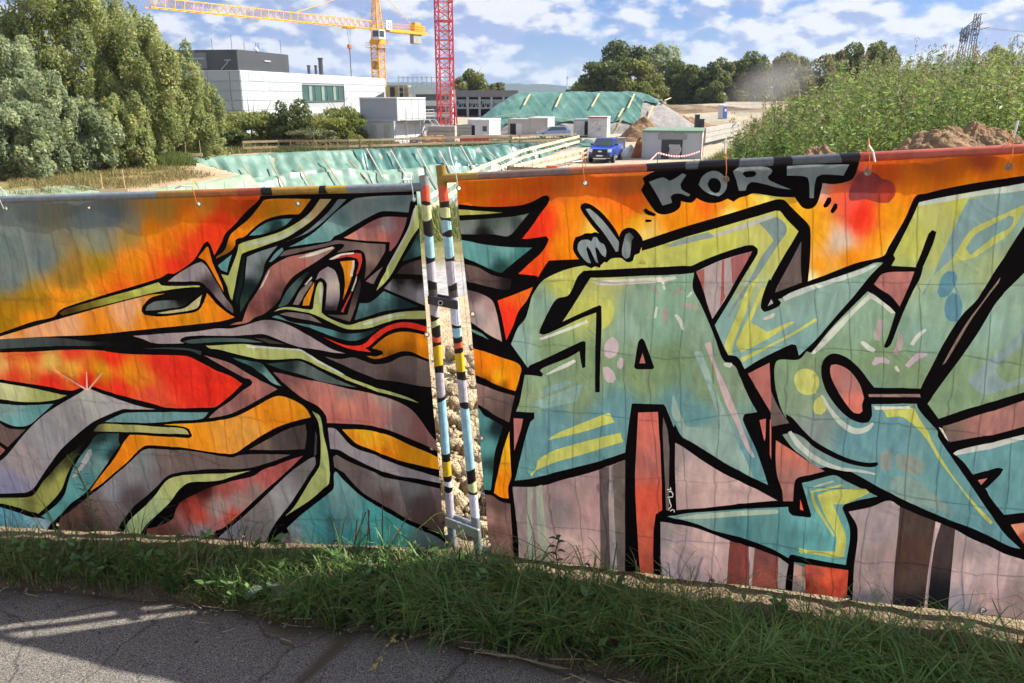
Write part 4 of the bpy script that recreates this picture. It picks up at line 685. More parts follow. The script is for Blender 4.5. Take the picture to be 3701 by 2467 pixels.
# ---------------------------------------------------------------- cranes
def lattice(mb, p0, p1, w, bays, r, top_w=None, cross=True, tri=False):
    p0 = Vector(p0); p1 = Vector(p1); d = (p1-p0); L = d.length; d.normalize()
    u = Vector((0, 0, 1)) if abs(d.z) < 0.9 else Vector((1, 0, 0)); a = d.cross(u).normalized(); b = a.cross(d).normalized()
    if tri: cs = [(-0.5, -0.4), (0.5, -0.4), (0.0, 0.6)]
    else: cs = [(-0.5, -0.5), (0.5, -0.5), (0.5, 0.5), (-0.5, 0.5)]
    top_w = w if top_w is None else top_w; n = len(cs)
    def pt(t, c): ww = w + (top_w - w)*t; return p0 + d*(L*t) + a*(c[0]*ww) + b*(c[1]*ww)
    for c in cs: mb.bar(pt(0, c), pt(1, c), r*2)
    for i in range(bays):
        t0 = i/bays; t1 = (i+1)/bays; tm = (t0+t1)/2
        for k in range(n):
            c, e = cs[k], cs[(k+1) % n]
            if tri: mb.bar(pt(t0, c), pt(tm, e), r*1.1); mb.bar(pt(tm, e), pt(t1, c), r*1.1)
            else:
                mb.bar(pt(t0, c), pt(t0, e), r*1.1); 
                if i % 2 == 0: mb.bar(pt(t0, c), pt(t1, e), r*1.1)
                else: mb.bar(pt(t0, e), pt(t1, c), r*1.1)
    return mb
# red mast
rY = 112.0; rb0 = at(1025, 300, rY)
red = empty('red_crane_mast', (rb0.x, rY, SITE), 0.35, 'tall red lattice crane mast rising out of the picture beside the containers', 'crane')
for k in range(5):
    m_ = MB(); lattice(m_, (0, 0, 0.9 + k*4.6), (0, 0, 0.9 + (k+1)*4.6 - 0.06), 1.85, 4, 0.085)
    tag(m_.build('mast_section', M_RED, red), kind='stuff')
for k in range(6):
    q = MB(); z = 0.9 + k*4.6
    for s in (-1, 1): q.box(-1.02, 1.02, s*0.93-0.1, s*0.93+0.1, z-0.1, z+0.1); q.box(s*0.93-0.1, s*0.93+0.1, -0.8, 0.8, z-0.1, z+0.1)
    q.build('collar', M_RED, red)
q = MB(); lattice(q, (0.25, 0, 1), (0.25, 0, 23), 0.5, 44, 0.02); tag(q.build('ladder', M_STEEL, red), kind='stuff')
q = MB(); q.box(-2.2, 2.2, -2.2, 2.2, -0.3, 0.8); q.build('base_slab', M_CONC, red)
q = MB(); q.bar((1.3, -1.2, 0.8), (0.95, -0.95, 4.5), 0.16); q.build('brace', M_RED, red)
# yellow tower crane
yY = 200.0; jz = at(860, 66, yY).z; yx = at(868, 120, yY).x
dj = Vector((at(362, 18, 152).x - yx, 152 - yY, 0)).normalized()
yc = empty('yellow_tower_crane', (yx, yY, -3.0), math.atan2(dj.y, dj.x), 'yellow tower crane with long jib behind the white building', 'crane')
J = jz + 3.0
for k in range(4):
    m_ = MB(); h = (J - 3.4)/4; lattice(m_, (0, 0, k*h), (0, 0, (k+1)*h - 0.05), 2.2, 4, 0.10); tag(m_.build('mast_section', M_YELC, yc), kind='stuff')
q = MB(); q.box(-1.3, 1.3, -1.3, 1.3, J-3.4, J-2.4); q.prism([(-1.3, J-2.4), (1.3, J-2.4), (0.9, J-0.6), (-0.9, J-0.6)], -0.9, 0.9); q.build('slewing_ring', M_YELC, yc, bevel=0.03)
q = MB(); q.box(-1.9, 1.9, -1.9, 1.9, J-4.2, J-4.1); q.build('platform', M_YELC, yc)
q = MB()
for a, b in (((-1.9, -1.9), (1.9, -1.9)), ((1.9, -1.9), (1.9, 1.9)), ((1.9, 1.9), (-1.9, 1.9)), ((-1.9, 1.9), (-1.9, -1.9))):
    for z in (0.55, 1.1): q.bar((*a, J-4.1+z), (*b, J-4.1+z), 0.06)
    q.bar((*a, J-4.1), (*a, J-3.0), 0.06)
tag(q.build('guard_rail', M_YELC, yc), kind='stuff')
q = MB(); q.box(0.3, 2.6, 0.9, 2.9, J-2.5, J-0.3); cabo = q.build('cab', M_OFFW, yc, bevel=0.08)
q = MB(); q.box(2.55, 2.66, 1.1, 2.7, J-1.9, J-0.6); q.build('window', M_GLASS, cabo)
q = MB(); q.box(0.9, 2.4, 2.85, 2.95, J-1.9, J-0.6); q.build('window', M_GLASS, cabo)
q = MB(); lattice(q, (0, 0, J-0.5), (0, 0, J+9.5), 2.0, 7, 0.10, top_w=0.5); tag(q.build('tower_head', M_YELC, yc), kind='stuff')
JL = 59.0
q = MB(); lattice(q, (1.0, 0, J+0.6), (JL, 0, J+0.6), 1.7, 30, 0.085, tri=True); tag(q.build('jib', M_YELC, yc), kind='stuff')
q = MB(); q.bar((0, 0, J+9.2), (JL*0.42, 0, J+1.7), 0.12); q.build('tie_bar', M_YELC, yc)
q = MB(); q.bar((-1, -0.7, J-0.1), (-17.5, -0.7, J-0.1), 0.35, 0.7); q.bar((-1, 0.7, J-0.1), (-17.5, 0.7, J-0.1), 0.35, 0.7); q.box(-17.5, -1, -0.5, 0.5, J-0.1, J+0.0); q.build('counter_jib', M_YELC, yc)
q = MB()
for s in (-1, 1):
    for z in (0.9, 1.5): q.bar((-2, s*0.95, J+z), (-17.4, s*0.95, J+z), 0.06)
    for x in np.arange(-17, -2, 1.5): q.bar((x, s*0.95, J+0.2), (x, s*0.95, J+1.5), 0.06)
tag(q.build('guard_rail', M_YELC, yc), kind='stuff')
q = MB(); q.box(-16.8, -13.0, -0.8, 0.8, J+0.3, J+1.6); q.box(-15.5, -13.2, -0.7, 0.7, J+1.6, J+2.3); q.build('winch', M_YELC, yc, bevel=0.05)
q = MB(); q.box(-15.8, -12.6, -0.6, 0.6, J-2.6, J-0.5); q.build('counterweight', M_CONC, yc, bevel=0.05)
q = MB(); q.bar((0, 0, J+9.2), (-15, 0, J+0.4), 0.09); q.build('tie_bar', M_YELC, yc)
q = MB(); q.box(-3.9, -1.9, 1.22, 1.32, J-0.1, J+2.0); sgn = q.build('sign', M_WHITE, yc)
q = MB()
for o_ in (0, 0.75): q.add([(-2.25-o_, 1.34, J+0.95), (-2.75-o_, 1.34, J+1.65), (-3.0-o_, 1.34, J+1.65), (-2.5-o_, 1.34, J+0.95), (-3.0-o_, 1.34, J+0.25), (-2.75-o_, 1.34, J+0.25)], [(0, 1, 2, 3), (0, 3, 4, 5)])
q.build('emblem', mat('navy_print', (0.01, 0.02, 0.16), 0.5, 0.05, 1), sgn)
# the 2 on the mast
q = MB(); zb = J - 9.0; q.box(1.14, 1.22, -0.85, 0.85, zb, zb+2.0); nb = q.build('number_plate', M_YELC, yc)
q = MB(); dg = [(-.42, 1.4), (-.2, 1.72), (.22, 1.72), (.42, 1.4), (.3, 1.05), (-.45, .3), (.5, .3)]
for a, b in zip(dg[:-1], dg[1:]): q.bar((1.24, a[0], zb + a[1]), (1.24, b[0], zb + b[1]), 0.06, 0.24, up=(1, 0, 0))
q.build('numeral', mat('navy_print'), nb)
# trolley, rope, hook
trx = (Vector((at(765, 75, 190).x - yx, 0, 0))).length*1.15
q = MB(); q.box(trx-1.3, trx+1.3, -0.8, 0.8, J-0.5, J+0.1); q.build('trolley', M_YELC, yc, bevel=0.05)
hz = at(765, 100, 190).z + 3.0
for s in (-0.5, 0.5): MB().tube((trx+s, 0, J-0.5), (trx+s*0.3, 0, hz), 0.035, 4).build('rope', M_DARK, yc)
q = MB(); q.box(trx-0.45, trx+0.45, -0.3, 0.3, hz-0.9, hz); q.tube((trx, 0, hz-1.7), (trx, 0, hz-0.9), 0.18, 8); q.build('hook_block', M_RUST, yc, bevel=0.05)
MB().tube((trx, 0, hz-1.7), (trx, 0, hz-9.6), 0.10, 5).build('sling', M_DARK, yc)
# ---------------------------------------------------------------- site containers
def container(name, label, loc, rz, L, Wd, H, wall, roof=None, group=None, frame=None, lip=0.10):
    r = empty(name, loc, rz, label, 'container', group)
    q = MB(); q.box(0.06, L-0.06, 0.06, Wd-0.06, 0.12, H-0.16); q.build('wall', wall, r)
    fm = frame or wall
    q = MB()
    for x in (0, L-0.16):
        for y in (0, Wd-0.16): q.box(x, x+0.16, y, y+0.16, 0, H-0.17)
    for y in (0.01, Wd-0.15): q.box(0.16, L-0.16, y, y+0.14, 0.0, 0.14)
    for x in (0.01, L-0.15): q.box(x, x+0.14, 0.16, Wd-0.16, 0.0, 0.14)
    q.build('frame', fm, r)
    q = MB(); q.box(-lip*0.3, L+lip*0.3, -lip*0.3, Wd+lip*0.3, H-0.17, H); q.build('roof', roof or wall, r)
    return r
def front_panel(r, name, m, x0, x1, z0, z1, y=-0.0, d=0.05, parent=None):
    q = MB(); q.box(x0, x1, y-d+0.06, y+0.07, z0, z1); return q.build(name, m, parent or r)
def end_panel(r, name, m, y0, y1, z0, z1, x, d=0.05, parent=None):
    q = MB(); q.box(x-0.07, x+d-0.06, y0, y1, z0, z1); return q.build(name, m, parent or r)
M_CWHITE = mat('container_white', (0.56, 0.57, 0.59), 0.45, 0.05, 0.8); M_CGREY = mat('container_grey', (0.42, 0.44, 0.47), 0.5, 0.06, 0.7); M_DOOR = mat('door_grey_green', (0.40, 0.44, 0.42), 0.5, 0.06, 1.2)
M_CWARM = mat('container_warm_grey', (0.44, 0.42, 0.38), 0.55, 0.07, 0.8); M_DIRTY = mat('dirty_white_sheet', (0.60, 0.59, 0.58), 0.65, 0.14, 1.4)
M_GROOF = mat('green_roof_sheet', (0.16, 0.24, 0.16), 0.5, 0.12, 0.6); M_TEALT = mat('teal_trim', (0.12, 0.2, 0.24), 0.5, 0.1, 1)
def cont_at(vx, vy, z=SITE): p = onz(vx, vy, z); return p
# stacked office: lower long unit with three doors, upper unit on top (yaw so that both faces show)
yawS = -math.radians(30)
cl = at(907, 340, 97.0)
ux = Vector((math.cos(yawS), math.sin(yawS), 0))
lowL = 6.0; lo_org = Vector((cl.x, cl.y, SITE)) - ux*lowL
low = container('site_container', 'lower white site cabin with three grey-green doors, under the stacked one', lo_org, yawS, lowL, 6.1, 2.62, M_CWHITE, M_GREY)
for k in range(3):
    x = 0.35 + k*2.05; dr = front_panel(low, 'door', M_DOOR, x, x+0.92, 0.2, 2.15); h_ = MB(); h_.box(x+0.72, x+0.82, -0.05, 0.0, 0.95, 1.25); h_.build('handle', M_WHITE, dr)
for k in range(3): end_panel(low, 'panel', M_CWHITE, 0.3 + k*1.95, 2.1 + k*1.95, 0.25, 2.3, lowL)
up_ = container('site_container', 'upper white site cabin standing on another, blank blue-shaded side', Vector(lo_org) + ux*0.9 + Vector((0, 0.5, 2.63)), yawS, 5.6, 5.6, 2.62, M_CWHITE, M_WHITE)
front_panel(up_, 'panel', M_CGREY, 0.2, 5.4, 0.2, 2.4)  # grey front panel puts the shade of this side into its colour
for k in range(4):
    p_ = end_panel(up_, 'door' if k == 1 else 'panel', M_CWHITE, 0.25 + k*1.32, 1.47 + k*1.32, 0.2, 2.35, 5.6)
    if k == 1: end_panel(up_, 'door_window', M_GREY, 0.85+k*1.32, 1.1+k*1.32, 1.0, 1.35, 5.62, parent=p_)
# gallery with stair in front of the upper unit
wk = empty('steel_gallery', Vector(lo_org) + Vector((0, 0.5, 0)), yawS, 'steel walkway and stair along the right side of the stacked cabins', 'walkway')
q = MB(); q.box(6.55, 7.6, 0.3, 6.0, 2.62, 2.70); q.build('deck', M_STEEL, wk)
q = MB()
for y in np.linspace(0.35, 5.9, 6): q.tube((7.55, y, 2.7), (7.55, y, 3.8), 0.025, 5)
for z in (3.1, 3.45, 3.8): q.tube((7.55, 0.35, z), (7.55, 5.9, z), 0.025, 5)
for y in (0.35, 3, 5.9): q.tube((7.5, y, 0), (7.5, y, 2.62), 0.05, 6); q.bar((7.5, y, 2.6), (6.6, y, 1.9), 0.05)
tag(q.build('railing', M_STEEL, wk), kind='stuff')
q = MB()
for s in (0, 0.9): q.bar((6.7+s, 6.0, 2.62), (6.7+s, 9.2, 0.0), 0.06, 0.22)
for k in range(10): q.box(6.7, 7.6, 6.1+k*0.31, 6.36+k*0.31, 2.4-k*0.255, 2.43-k*0.255)
tag(q.build('stair', M_STEEL, wk), kind='stuff')
# row of huts in front of the heap
a1 = at(1075, 322, 108.0)
w1 = container('site_hut', 'white hut with dark open doorway right of the red mast', (a1.x, a1.y, SITE), math.radians(2), 2.9, 5.8, 2.5, M_CWHITE, M_WHITE); w1.rotation_euler.z = math.radians(-14)
front_panel(w1, 'doorway', M_BLACK, 0.25, 0.95, 0.15, 1.75); front_panel(w1, 'door', M_CWHITE, 0.97, 1.7, 0.15, 1.75, d=0.09); front_panel(w1, 'window', M_GLASS, 2.0, 2.55, 1.0, 1.65)
a2 = at(1166, 308, 116.0)
w2 = container('site_hut', 'grey hut with half-open white door beside a plain grey one', (a2.x, a2.y, SITE), math.radians(-16), 3.1, 3.2, 2.35, M_CWARM, M_CWARM)
front_panel(w2, 'doorway', M_BLACK, 0.35, 1.2, 0.15, 1.7); front_panel(w2, 'door', M_CWHITE, 1.22, 2.1, 0.15, 1.7, d=0.1)
a2b = at(1214, 308, 115.2)
w3 = container('site_hut', 'plain warm grey hut with lit pale end, next to the half-open door', (a2b.x, a2b.y, SITE), math.radians(-16), 2.7, 4.4, 2.55, M_CWARM, M_OFFW)
front_panel(w3, 'panel', M_CWARM, 1.3, 2.4, 0.2, 2.0); end_panel(w3, 'panel', M_OFFW, 0.25, 4.1, 0.2, 2.3, 2.7)  # off-white end panel has the sunlight on it put into its colour
a3 = at(1317, 306, 114.0)
w4 = container('site_shed', 'low shed with black opening left of the upright white shed', (a3.x, a3.y, SITE+0.1), math.radians(-10), 3.0, 3.0, 2.25, M_DIRTY, M_GREY)
front_panel(w4, 'opening', M_BLACK, 1.5, 2.75, 0.15, 1.95)
a4 = at(1350, 308, 112.0)
w5 = container('site_shed', 'upright white shed with scribbles and a thin red roof edge', (a4.x, a4.y, SITE), math.radians(-16), 2.6, 2.6, 2.75, M_DIRTY, M_WHITE)
q = MB(); q.box(-0.05, 2.62, -0.07, 0.0, 2.55, 2.74); q.build('trim', mat('faded_red', (0.45, 0.12, 0.12), 0.7, 0.2, 2), w5)
sc = MB()
rr = random.Random(5)
for k in range(9):
    x = 0.5 + rr.random()*1.1; z = 0.9 + k*0.13; sc.box(x, x+0.15+rr.random()*0.3, -0.012, -0.004, z, z+0.05)
sc.box(0.35, 1.5, -0.012, -0.004, 2.15, 2.19)
tag(sc.build('scribble', mat('scribble', (0.25, 0.26, 0.3), 0.8, 0.1, 3), w5), kind='stuff')
# big grey hall container with green roof near the pickup
cb = at(1611, 350, 73.5); L5 = 5.3; yw = math.radians(-14)
cs = container('workshop_container', 'grey site workshop with green roof and torn sheet over its dark doorway', Vector((cb.x, cb.y, SITE-0.25)) - Vector((math.cos(yw), math.sin(yw), 0))*L5, yw, L5, 7.5, 2.75, M_CGREY, M_GROOF, frame=M_GREY)
dw = front_panel(cs, 'doorway', mat('doorway_dark', (0.05, 0.055, 0.065), 0.7, 0.2, 1), 1.75, 3.6, 0.1, 1.95)
front_panel(cs, 'lintel', mat('lintel_grey', (0.27, 0.28, 0.30), 0.6, 0.1, 1), 1.4, 3.95, 1.97, 2.5)
sh = MB(); rr = random.Random(9)
ptsS = [(2.45 + 1.0*i/7, 0.2 + 1.35*j/8) for j in range(9) for i in range(8)]
V_ = [(x + 0.06*math.sin(z*7) + rr.uniform(-.03, .03), -0.06 - 0.05*math.sin(x*9+z*4), z + (rr.uniform(-.1, .1) if z < 0.3 else 0)) for x, z in ptsS]
sh.add(V_, [(j*8+i, j*8+i+1, (j+1)*8+i+1, (j+1)*8+i) for j in range(8) for i in range(7)]); sh.build('torn_sheet', mat('torn_sheet', (0.42, 0.42, 0.42), 0.7, 0.2, 4), dw)
for k in range(5): front_panel(cs, 'hook', M_WHITE, 0.2+k*1.2, 0.26+k*1.2, 2.45, 2.6, d=0.09)
for k in range(3): end_panel(cs, 'window', mat('white_window', (0.66, 0.70, 0.76), 0.25, 0.1, 1), 0.6+k*2.2, 1.9+k*2.2, 1.0, 2.0, L5)
q = MB(); q.bar((L5+0.04, 4.2, 0.3), (L5+0.04, 4.9, 2.5), 0.07); q.build('pipe', M_RUST, cs)
cwl = mat('container_end_sunlit', (0.62, 0.61, 0.59), 0.5, 0.05, 1); end_panel(cs, 'end_wall', cwl, 0.17, 7.3, 0.16, 2.55, L5, d=0.03)  # end wall coloured paler than the grey sides to carry its sunlight
# ---------------------------------------------------------------- portable toilets
def toilet(label, loc, rz, s=1.0):
    r = empty('portable_toilet', loc, rz, label, 'toilet', 'portable toilets')
    q = MB(); q.box(-0.55, 0.55, -0.55, 0.55, 0.1, 2.05); q.build('cabin', M_CWHITE, r, bevel=0.06)
    q = MB(); q.box(-0.57, 0.57, -0.57, 0.57, 0, 0.1); q.build('base', M_GREY, r)
    q = MB(); q.prism([(-0.6, 2.05), (0.6, 2.05), (0.5, 2.22), (0.2, 2.34), (-0.2, 2.34), (-0.5, 2.22)], -0.6, 0.6); q.build('roof', M_WHITE, r)
    q = MB(); q.box(-0.42, 0.42, -0.60, -0.55, 0.15, 1.95); d_ = q.build('door', mat('blue_door', (0.06, 0.12, 0.38), 0.5, 0.1, 1), r)
    q = MB(); q.box(-0.2, 0.2, -0.64, -0.60, 1.2, 1.6); q.build('notice', M_WHITE, d_)
    r.scale = (s, s, s); return r
p_ = at(1659, 273, 137.0); toilet('white portable toilet with blue door beside the dusty road', (p_.x, p_.y, p_.z), math.radians(28)); 
p_ = at(970, 233, 172.0); toilet('white portable toilet standing high on the half-built storeys', (p_.x, p_.y, p_.z), math.radians(-20), 1.0)
# ---------------------------------------------------------------- vehicles
def wheel(mb_name, r, x, y, rad, wdt, side):
    q = MB(); q.tube((x, y - side*wdt*0.5, rad), (x, y + side*wdt*0.5, rad), rad, 18); w_ = q.build('wheel', M_BLACK, r)
    q = MB(); q.tube((x, y + side*wdt*0.5, rad), (x, y + side*(wdt*0.5+0.02), rad), rad*0.62, 12); q.build('rim', M_STEEL, w_)
def shell_body(levels, sections):
    """lofted body: sections along x, each a list of (half width, z) from sill to top"""
    vs = []; n = len(sections[0][1])
    for x, pr in sections:
        for hw, z in pr: vs.append((x, -hw, z))
        for hw, z in reversed(pr): vs.append((x, hw, z))
    m = 2*n; fs = []
    for i in range(len(sections)-1):
        for k in range(m): fs.append((i*m+k, i*m+(k+1) % m, (i+1)*m+(k+1) % m, (i+1)*m+k))
    fs += [tuple(range(m)), tuple(range((len(sections)-1)*m, len(sections)*m))]
    return vs, fs
M_BLUE = mat('blue_car_paint', (0.015, 0.085, 0.50), 0.25, 0.06, 0.6, metal=0.1, coat=0.8); M_SILV = mat('silver_blue_paint', (0.26, 0.33, 0.47), 0.28, 0.06, 0.6, metal=0.5, coat=0.8)
M_LAMP = mat('headlamp', (0.75, 0.77, 0.8), 0.12, 0.05, 3, spec=0.8); M_TRIM = mat('black_trim', (0.02, 0.02, 0.022), 0.45, 0.1, 4)
def pickup(loc, rz):
    r = empty('pickup_truck', loc, rz, 'blue double-cab pickup truck parked facing the fence by the grey workshop', 'pickup')
    S = [(2.62, [(0.78, 0.52), (0.84, 0.72), (0.82, 0.98), (0.74, 1.10)]), (2.45, [(0.90, 0.50), (0.95, 0.72), (0.94, 1.02), (0.86, 1.16)]), (1.15, [(0.92, 0.45), (0.97, 0.70), (0.96, 1.08), (0.90, 1.22)]),
         (0.95, [(0.92, 0.42), (0.97, 0.70), (0.96, 1.10), (0.92, 1.24)]), (-1.0, [(0.92, 0.42), (0.97, 0.70), (0.96, 1.12), (0.92, 1.24)]), (-2.55, [(0.92, 0.50), (0.96, 0.75), (0.95, 1.12), (0.92, 1.22)]), (-2.68, [(0.86, 0.55), (0.92, 0.75), (0.91, 1.08), (0.88, 1.18)])]
    vs, fs = shell_body(0, S); MB().add(vs, fs).build('body', M_BLUE, r, bevel=0.02)
    cabS = [(1.25, [(0.88, 1.20), (0.86, 1.26)]), (0.55, [(0.88, 1.20), (0.70, 1.80)]), (0.1, [(0.88, 1.20), (0.70, 1.86)]), (-0.75, [(0.88, 1.20), (0.71, 1.84)]), (-1.05, [(0.88, 1.20), (0.74, 1.74)]), (-1.2, [(0.88, 1.20), (0.84, 1.26)])]
    vs, fs = shell_body(0, cabS); cb_ = MB().add(vs, fs).build('cab', M_BLUE, r)
    MB().add([(1.235, -0.78, 1.27), (1.235, 0.78, 1.27), (0.595, 0.64, 1.80), (0.595, -0.64, 1.80)], [(0, 1, 2, 3)]).build('windscreen', M_GLASS, cb_, loc=(0.025, 0, 0.015))
    for s in (-1, 1):
        MB().add([(0.95, s*0.89, 1.27), (0.02, s*0.89, 1.27), (0.02, s*0.735, 1.77), (0.52, s*0.735, 1.74)], [(0, 1, 2, 3)]).build('side_window', M_GLASS, cb_, loc=(0, s*0.012, 0))
        MB().add([(-0.06, s*0.89, 1.27), (-0.95, s*0.89, 1.27), (-0.85, s*0.755, 1.70), (-0.06, s*0.735, 1.77)], [(0, 1, 2, 3)]).build('side_window', M_GLASS, cb_, loc=(0, s*0.012, 0))
        MB().box(0.75, 0.95, s*1.0-0.1, s*1.0+0.1, 1.27, 1.42).build('mirror', M_TRIM, r, bevel=0.03)
        MB().box(2.50, 2.655, s*0.74-0.14, s*0.74+0.14, 0.86, 1.08).build('headlight', M_LAMP, r, bevel=0.02)
        for x in (1.72, -1.55):
            MB().prism([(x+0.52*math.cos(t), 0.40+0.52*math.sin(t)) for t in np.linspace(0, math.pi, 12)], s*0.955, s*1.0).build('wheel_arch', M_TRIM, r)
            wheel('wheel', r, x, s*0.88, 0.40, 0.27, s)
    MB().box(2.60, 2.66, -0.58, 0.58, 0.72, 1.08).build('grille', M_TRIM, r, bevel=0.02)
    MB().add([(2.675, 0.16*math.cos(t), 0.92+0.065*math.sin(t)) for t in np.linspace(0, 2*math.pi, 14)[:-1]], [tuple(range(13))]).build('badge', M_LAMP, r)
    MB().box(2.5, 2.75, -0.86, 0.86, 0.42, 0.70).build('bumper', M_TRIM, r, bevel=0.04)
    MB().box(2.755, 2.765, -0.26, 0.26, 0.54, 0.65).build('number_plate', M_WHITE, r)
    MB().box(2.6, 2.78, -0.5, 0.5, 0.34, 0.42).build('skid_plate', M_LAMP, r)
    MB().box(-2.5, -1.25, -0.8, 0.8, 1.06, 1.20).build('load_bed', M_BLACK, r)
    return r
pk = at(1398, 368, 71.0); pt_ = pickup((pk.x, pk.y + 2.2, gz(pk.x, pk.y)), math.radians(-107)); pt_.scale = (1.1, 1.1, 1.1)
def suv(loc, rz):
    r = empty('estate_car', loc, rz, 'silver-blue sport utility car parked side-on behind the timber rail', 'car')
    S = [(2.25, [(0.72, 0.35), (0.78, 0.55), (0.72, 0.78)]), (2.0, [(0.86, 0.28), (0.91, 0.58), (0.84, 0.88)]), (0.95, [(0.88, 0.26), (0.93, 0.62), (0.88, 1.0)]), (-1.6, [(0.88, 0.26), (0.93, 0.65), (0.88, 1.08)]), (-2.15, [(0.86, 0.32), (0.91, 0.68), (0.86, 1.10)]), (-2.3, [(0.76, 0.40), (0.82, 0.68), (0.78, 1.02)])]
    vs, fs = shell_body(0, S); MB().add(vs, fs).build('body', M_SILV, r, bevel=0.02)
    cabS = [(1.2, [(0.84, 0.97), (0.82, 1.0)]), (0.3, [(0.84, 1.0), (0.64, 1.52)]), (-0.9, [(0.84, 1.04), (0.66, 1.60)]), (-1.9, [(0.84, 1.06), (0.64, 1.50)]), (-2.2, [(0.82, 1.06), (0.78, 1.10)])]
    vs, fs = shell_body(0, cabS); cb_ = MB().add(vs, fs).build('cabin', M_SILV, r)
    for s in (-1, 1):
        MB().add([(1.0, s*0.86, 1.03), (-1.75, s*0.86, 1.08), (-1.5, s*0.705, 1.47), (0.3, s*0.69, 1.45)], [(0, 1, 2, 3)]).build('side_window', M_GLASS, cb_, loc=(0, s*0.014, 0))
        MB().box(1.95, 2.22, s*0.72-0.1, s*0.72+0.1, 0.66, 0.80).build('headlight', M_LAMP, r, bevel=0.02)
        MB().box(-2.3, -2.1, s*0.72-0.1, s*0.72+0.1, 0.80, 1.0).build('tail_lamp', M_RED, r, bevel=0.02)
        for x in (1.4, -1.35): wheel('wheel', r, x, s*0.84, 0.35, 0.23, s)
    return r
sv = at(1270, 321, 110.0); suv((sv.x, sv.y, SITE+0.02), math.radians(186))
# ---------------------------------------------------------------- rusty bucket, cabinet, crates
bk = at(1470, 346, 77.0)
r = empty('rusty_hopper', (bk.x, bk.y, gz(bk.x, bk.y)), math.radians(-15), 'rust-orange steel hopper standing between pickup and workshop', 'hopper')
q = MB(); q.hexa([(-0.75, -0.7, 0), (0.55, -0.7, 0), (0.55, 0.7, 0), (-0.75, 0.7, 0), (-0.35, -0.8, 1.25), (0.75, -0.8, 1.25), (0.75, 0.8, 1.25), (-0.35, 0.8, 1.25)]); q.build('hopper', M_RUST, r, bevel=0.03)
q = MB(); q.bar((-0.3, -0.82, 1.2), (-0.1, -0.82, 1.7), 0.1); q.bar((-0.3, 0.82, 1.2), (-0.1, 0.82, 1.7), 0.1); q.bar((-0.1, -0.86, 1.7), (-0.1, 0.86, 1.7), 0.1); q.build('bail', M_RUST, r)
q = MB(); q.box(-0.32, 0.72, -0.78, -0.70, 1.25, 1.36); q.box(-0.32, 0.72, 0.70, 0.78, 1.25, 1.36); q.build('rim', M_ORANGE, r)
q = MB(); q.hexa([(0.56, -0.6, 0.05), (0.95, -0.6, 0.05), (0.95, 0.6, 0.05), (0.56, 0.6, 0.05), (0.76, -0.7, 1.2), (1.1, -0.7, 1.2), (1.1, 0.7, 1.2), (0.76, 0.7, 1.2)]); q.build('chute', M_ORANGE, r, bevel=0.02)
cbx = at(1422, 336, 82.0); r = empty('grey_cabinet', (cbx.x, cbx.y, gz(cbx.x, cbx.y)), 0.1, 'grey steel switch cabinet behind the pickup cab', 'cabinet')
MB().box(-0.55, 0.55, -0.4, 0.4, 0, 1.35).build('case', M_CGREY, r, bevel=0.02); MB().box(-0.48, 0.48, -0.44, -0.39, 0.1, 1.25).build('door', M_CGREY, r); MB().box(-0.6, 0.6, -0.45, 0.45, 1.352, 1.42).build('lid', M_GREY, r)
def crate(label, loc, rz, sx, sy, sz, m, slat=True):
    r = empty('crate', loc, rz, label, 'crate', 'crates and skips on the site')
    MB().box(-sx/2, sx/2, -sy/2, sy/2, 0.1, sz).build('body', m, r, bevel=0.02)
    for s in (-1, 1): MB().box(s*sx*0.36-0.06, s*sx*0.36+0.06, -sy/2-0.05, sy/2+0.05, 0, sz+0.04).build('strap', m if not slat else M_ORANGE, r)
    MB().box(-sx*0.2, sx*0.2, -sy/2-0.012, -sy/2, sz*0.5, sz*0.72).build('notice', M_WHITE, r)
    return r
for vx, vy, Y, sx, sz, lab in ((984, 336, 96, 1.35, 0.95, 'orange crate with white notice below the red mast, left one'), (1011, 334, 97, 0.9, 0.95, 'narrower orange crate just right of the wide one under the mast')):
    p_ = at(vx, vy, Y); crate(lab, (p_.x, p_.y, SITE+0.02), 0.1, sx, 0.9, sz, mat('orange_board', (0.52, 0.22, 0.07), 0.7, 0.15, 2))
p_ = at(951, 339, 92); crate('small blue and orange crate in front of the lower cabin', (p_.x, p_.y, SITE+0.02), 0.2, 0.9, 0.7, 1.0, mat('blue_box', (0.03, 0.07, 0.32), 0.5, 0.1, 2))
ob = at(1268, 396, 52.0); r = empty('electrical_box', (ob.x, ob.y, gz(ob.x, ob.y)), math.radians(-12), 'orange power distribution box with white notice by the pit railing', 'power box')
MB().box(-0.32, 0.32, -0.25, 0.25, 0.35, 1.2).build('case', mat('signal_orange', (0.80, 0.14, 0.03), 0.5, 0.08, 3), r, bevel=0.02); MB().box(-0.37, 0.37, -0.3, 0.3, 1.202, 1.28).build('lid', mat('signal_orange', ), r, bevel=0.02)
for sx in (-1, 1):
    for sy in (-1, 1): MB().box(sx*0.26-0.03, sx*0.26+0.03, sy*0.2-0.03, sy*0.2+0.03, 0, 0.35).build('leg', M_DARK, r)
MB().box(0.1, 0.24, -0.262, -0.252, 0.55, 0.85).build('notice', M_WHITE, r); MB().box(-0.24, -0.1, -0.262, -0.252, 0.6, 0.85).build('notice', M_WHITE, r)
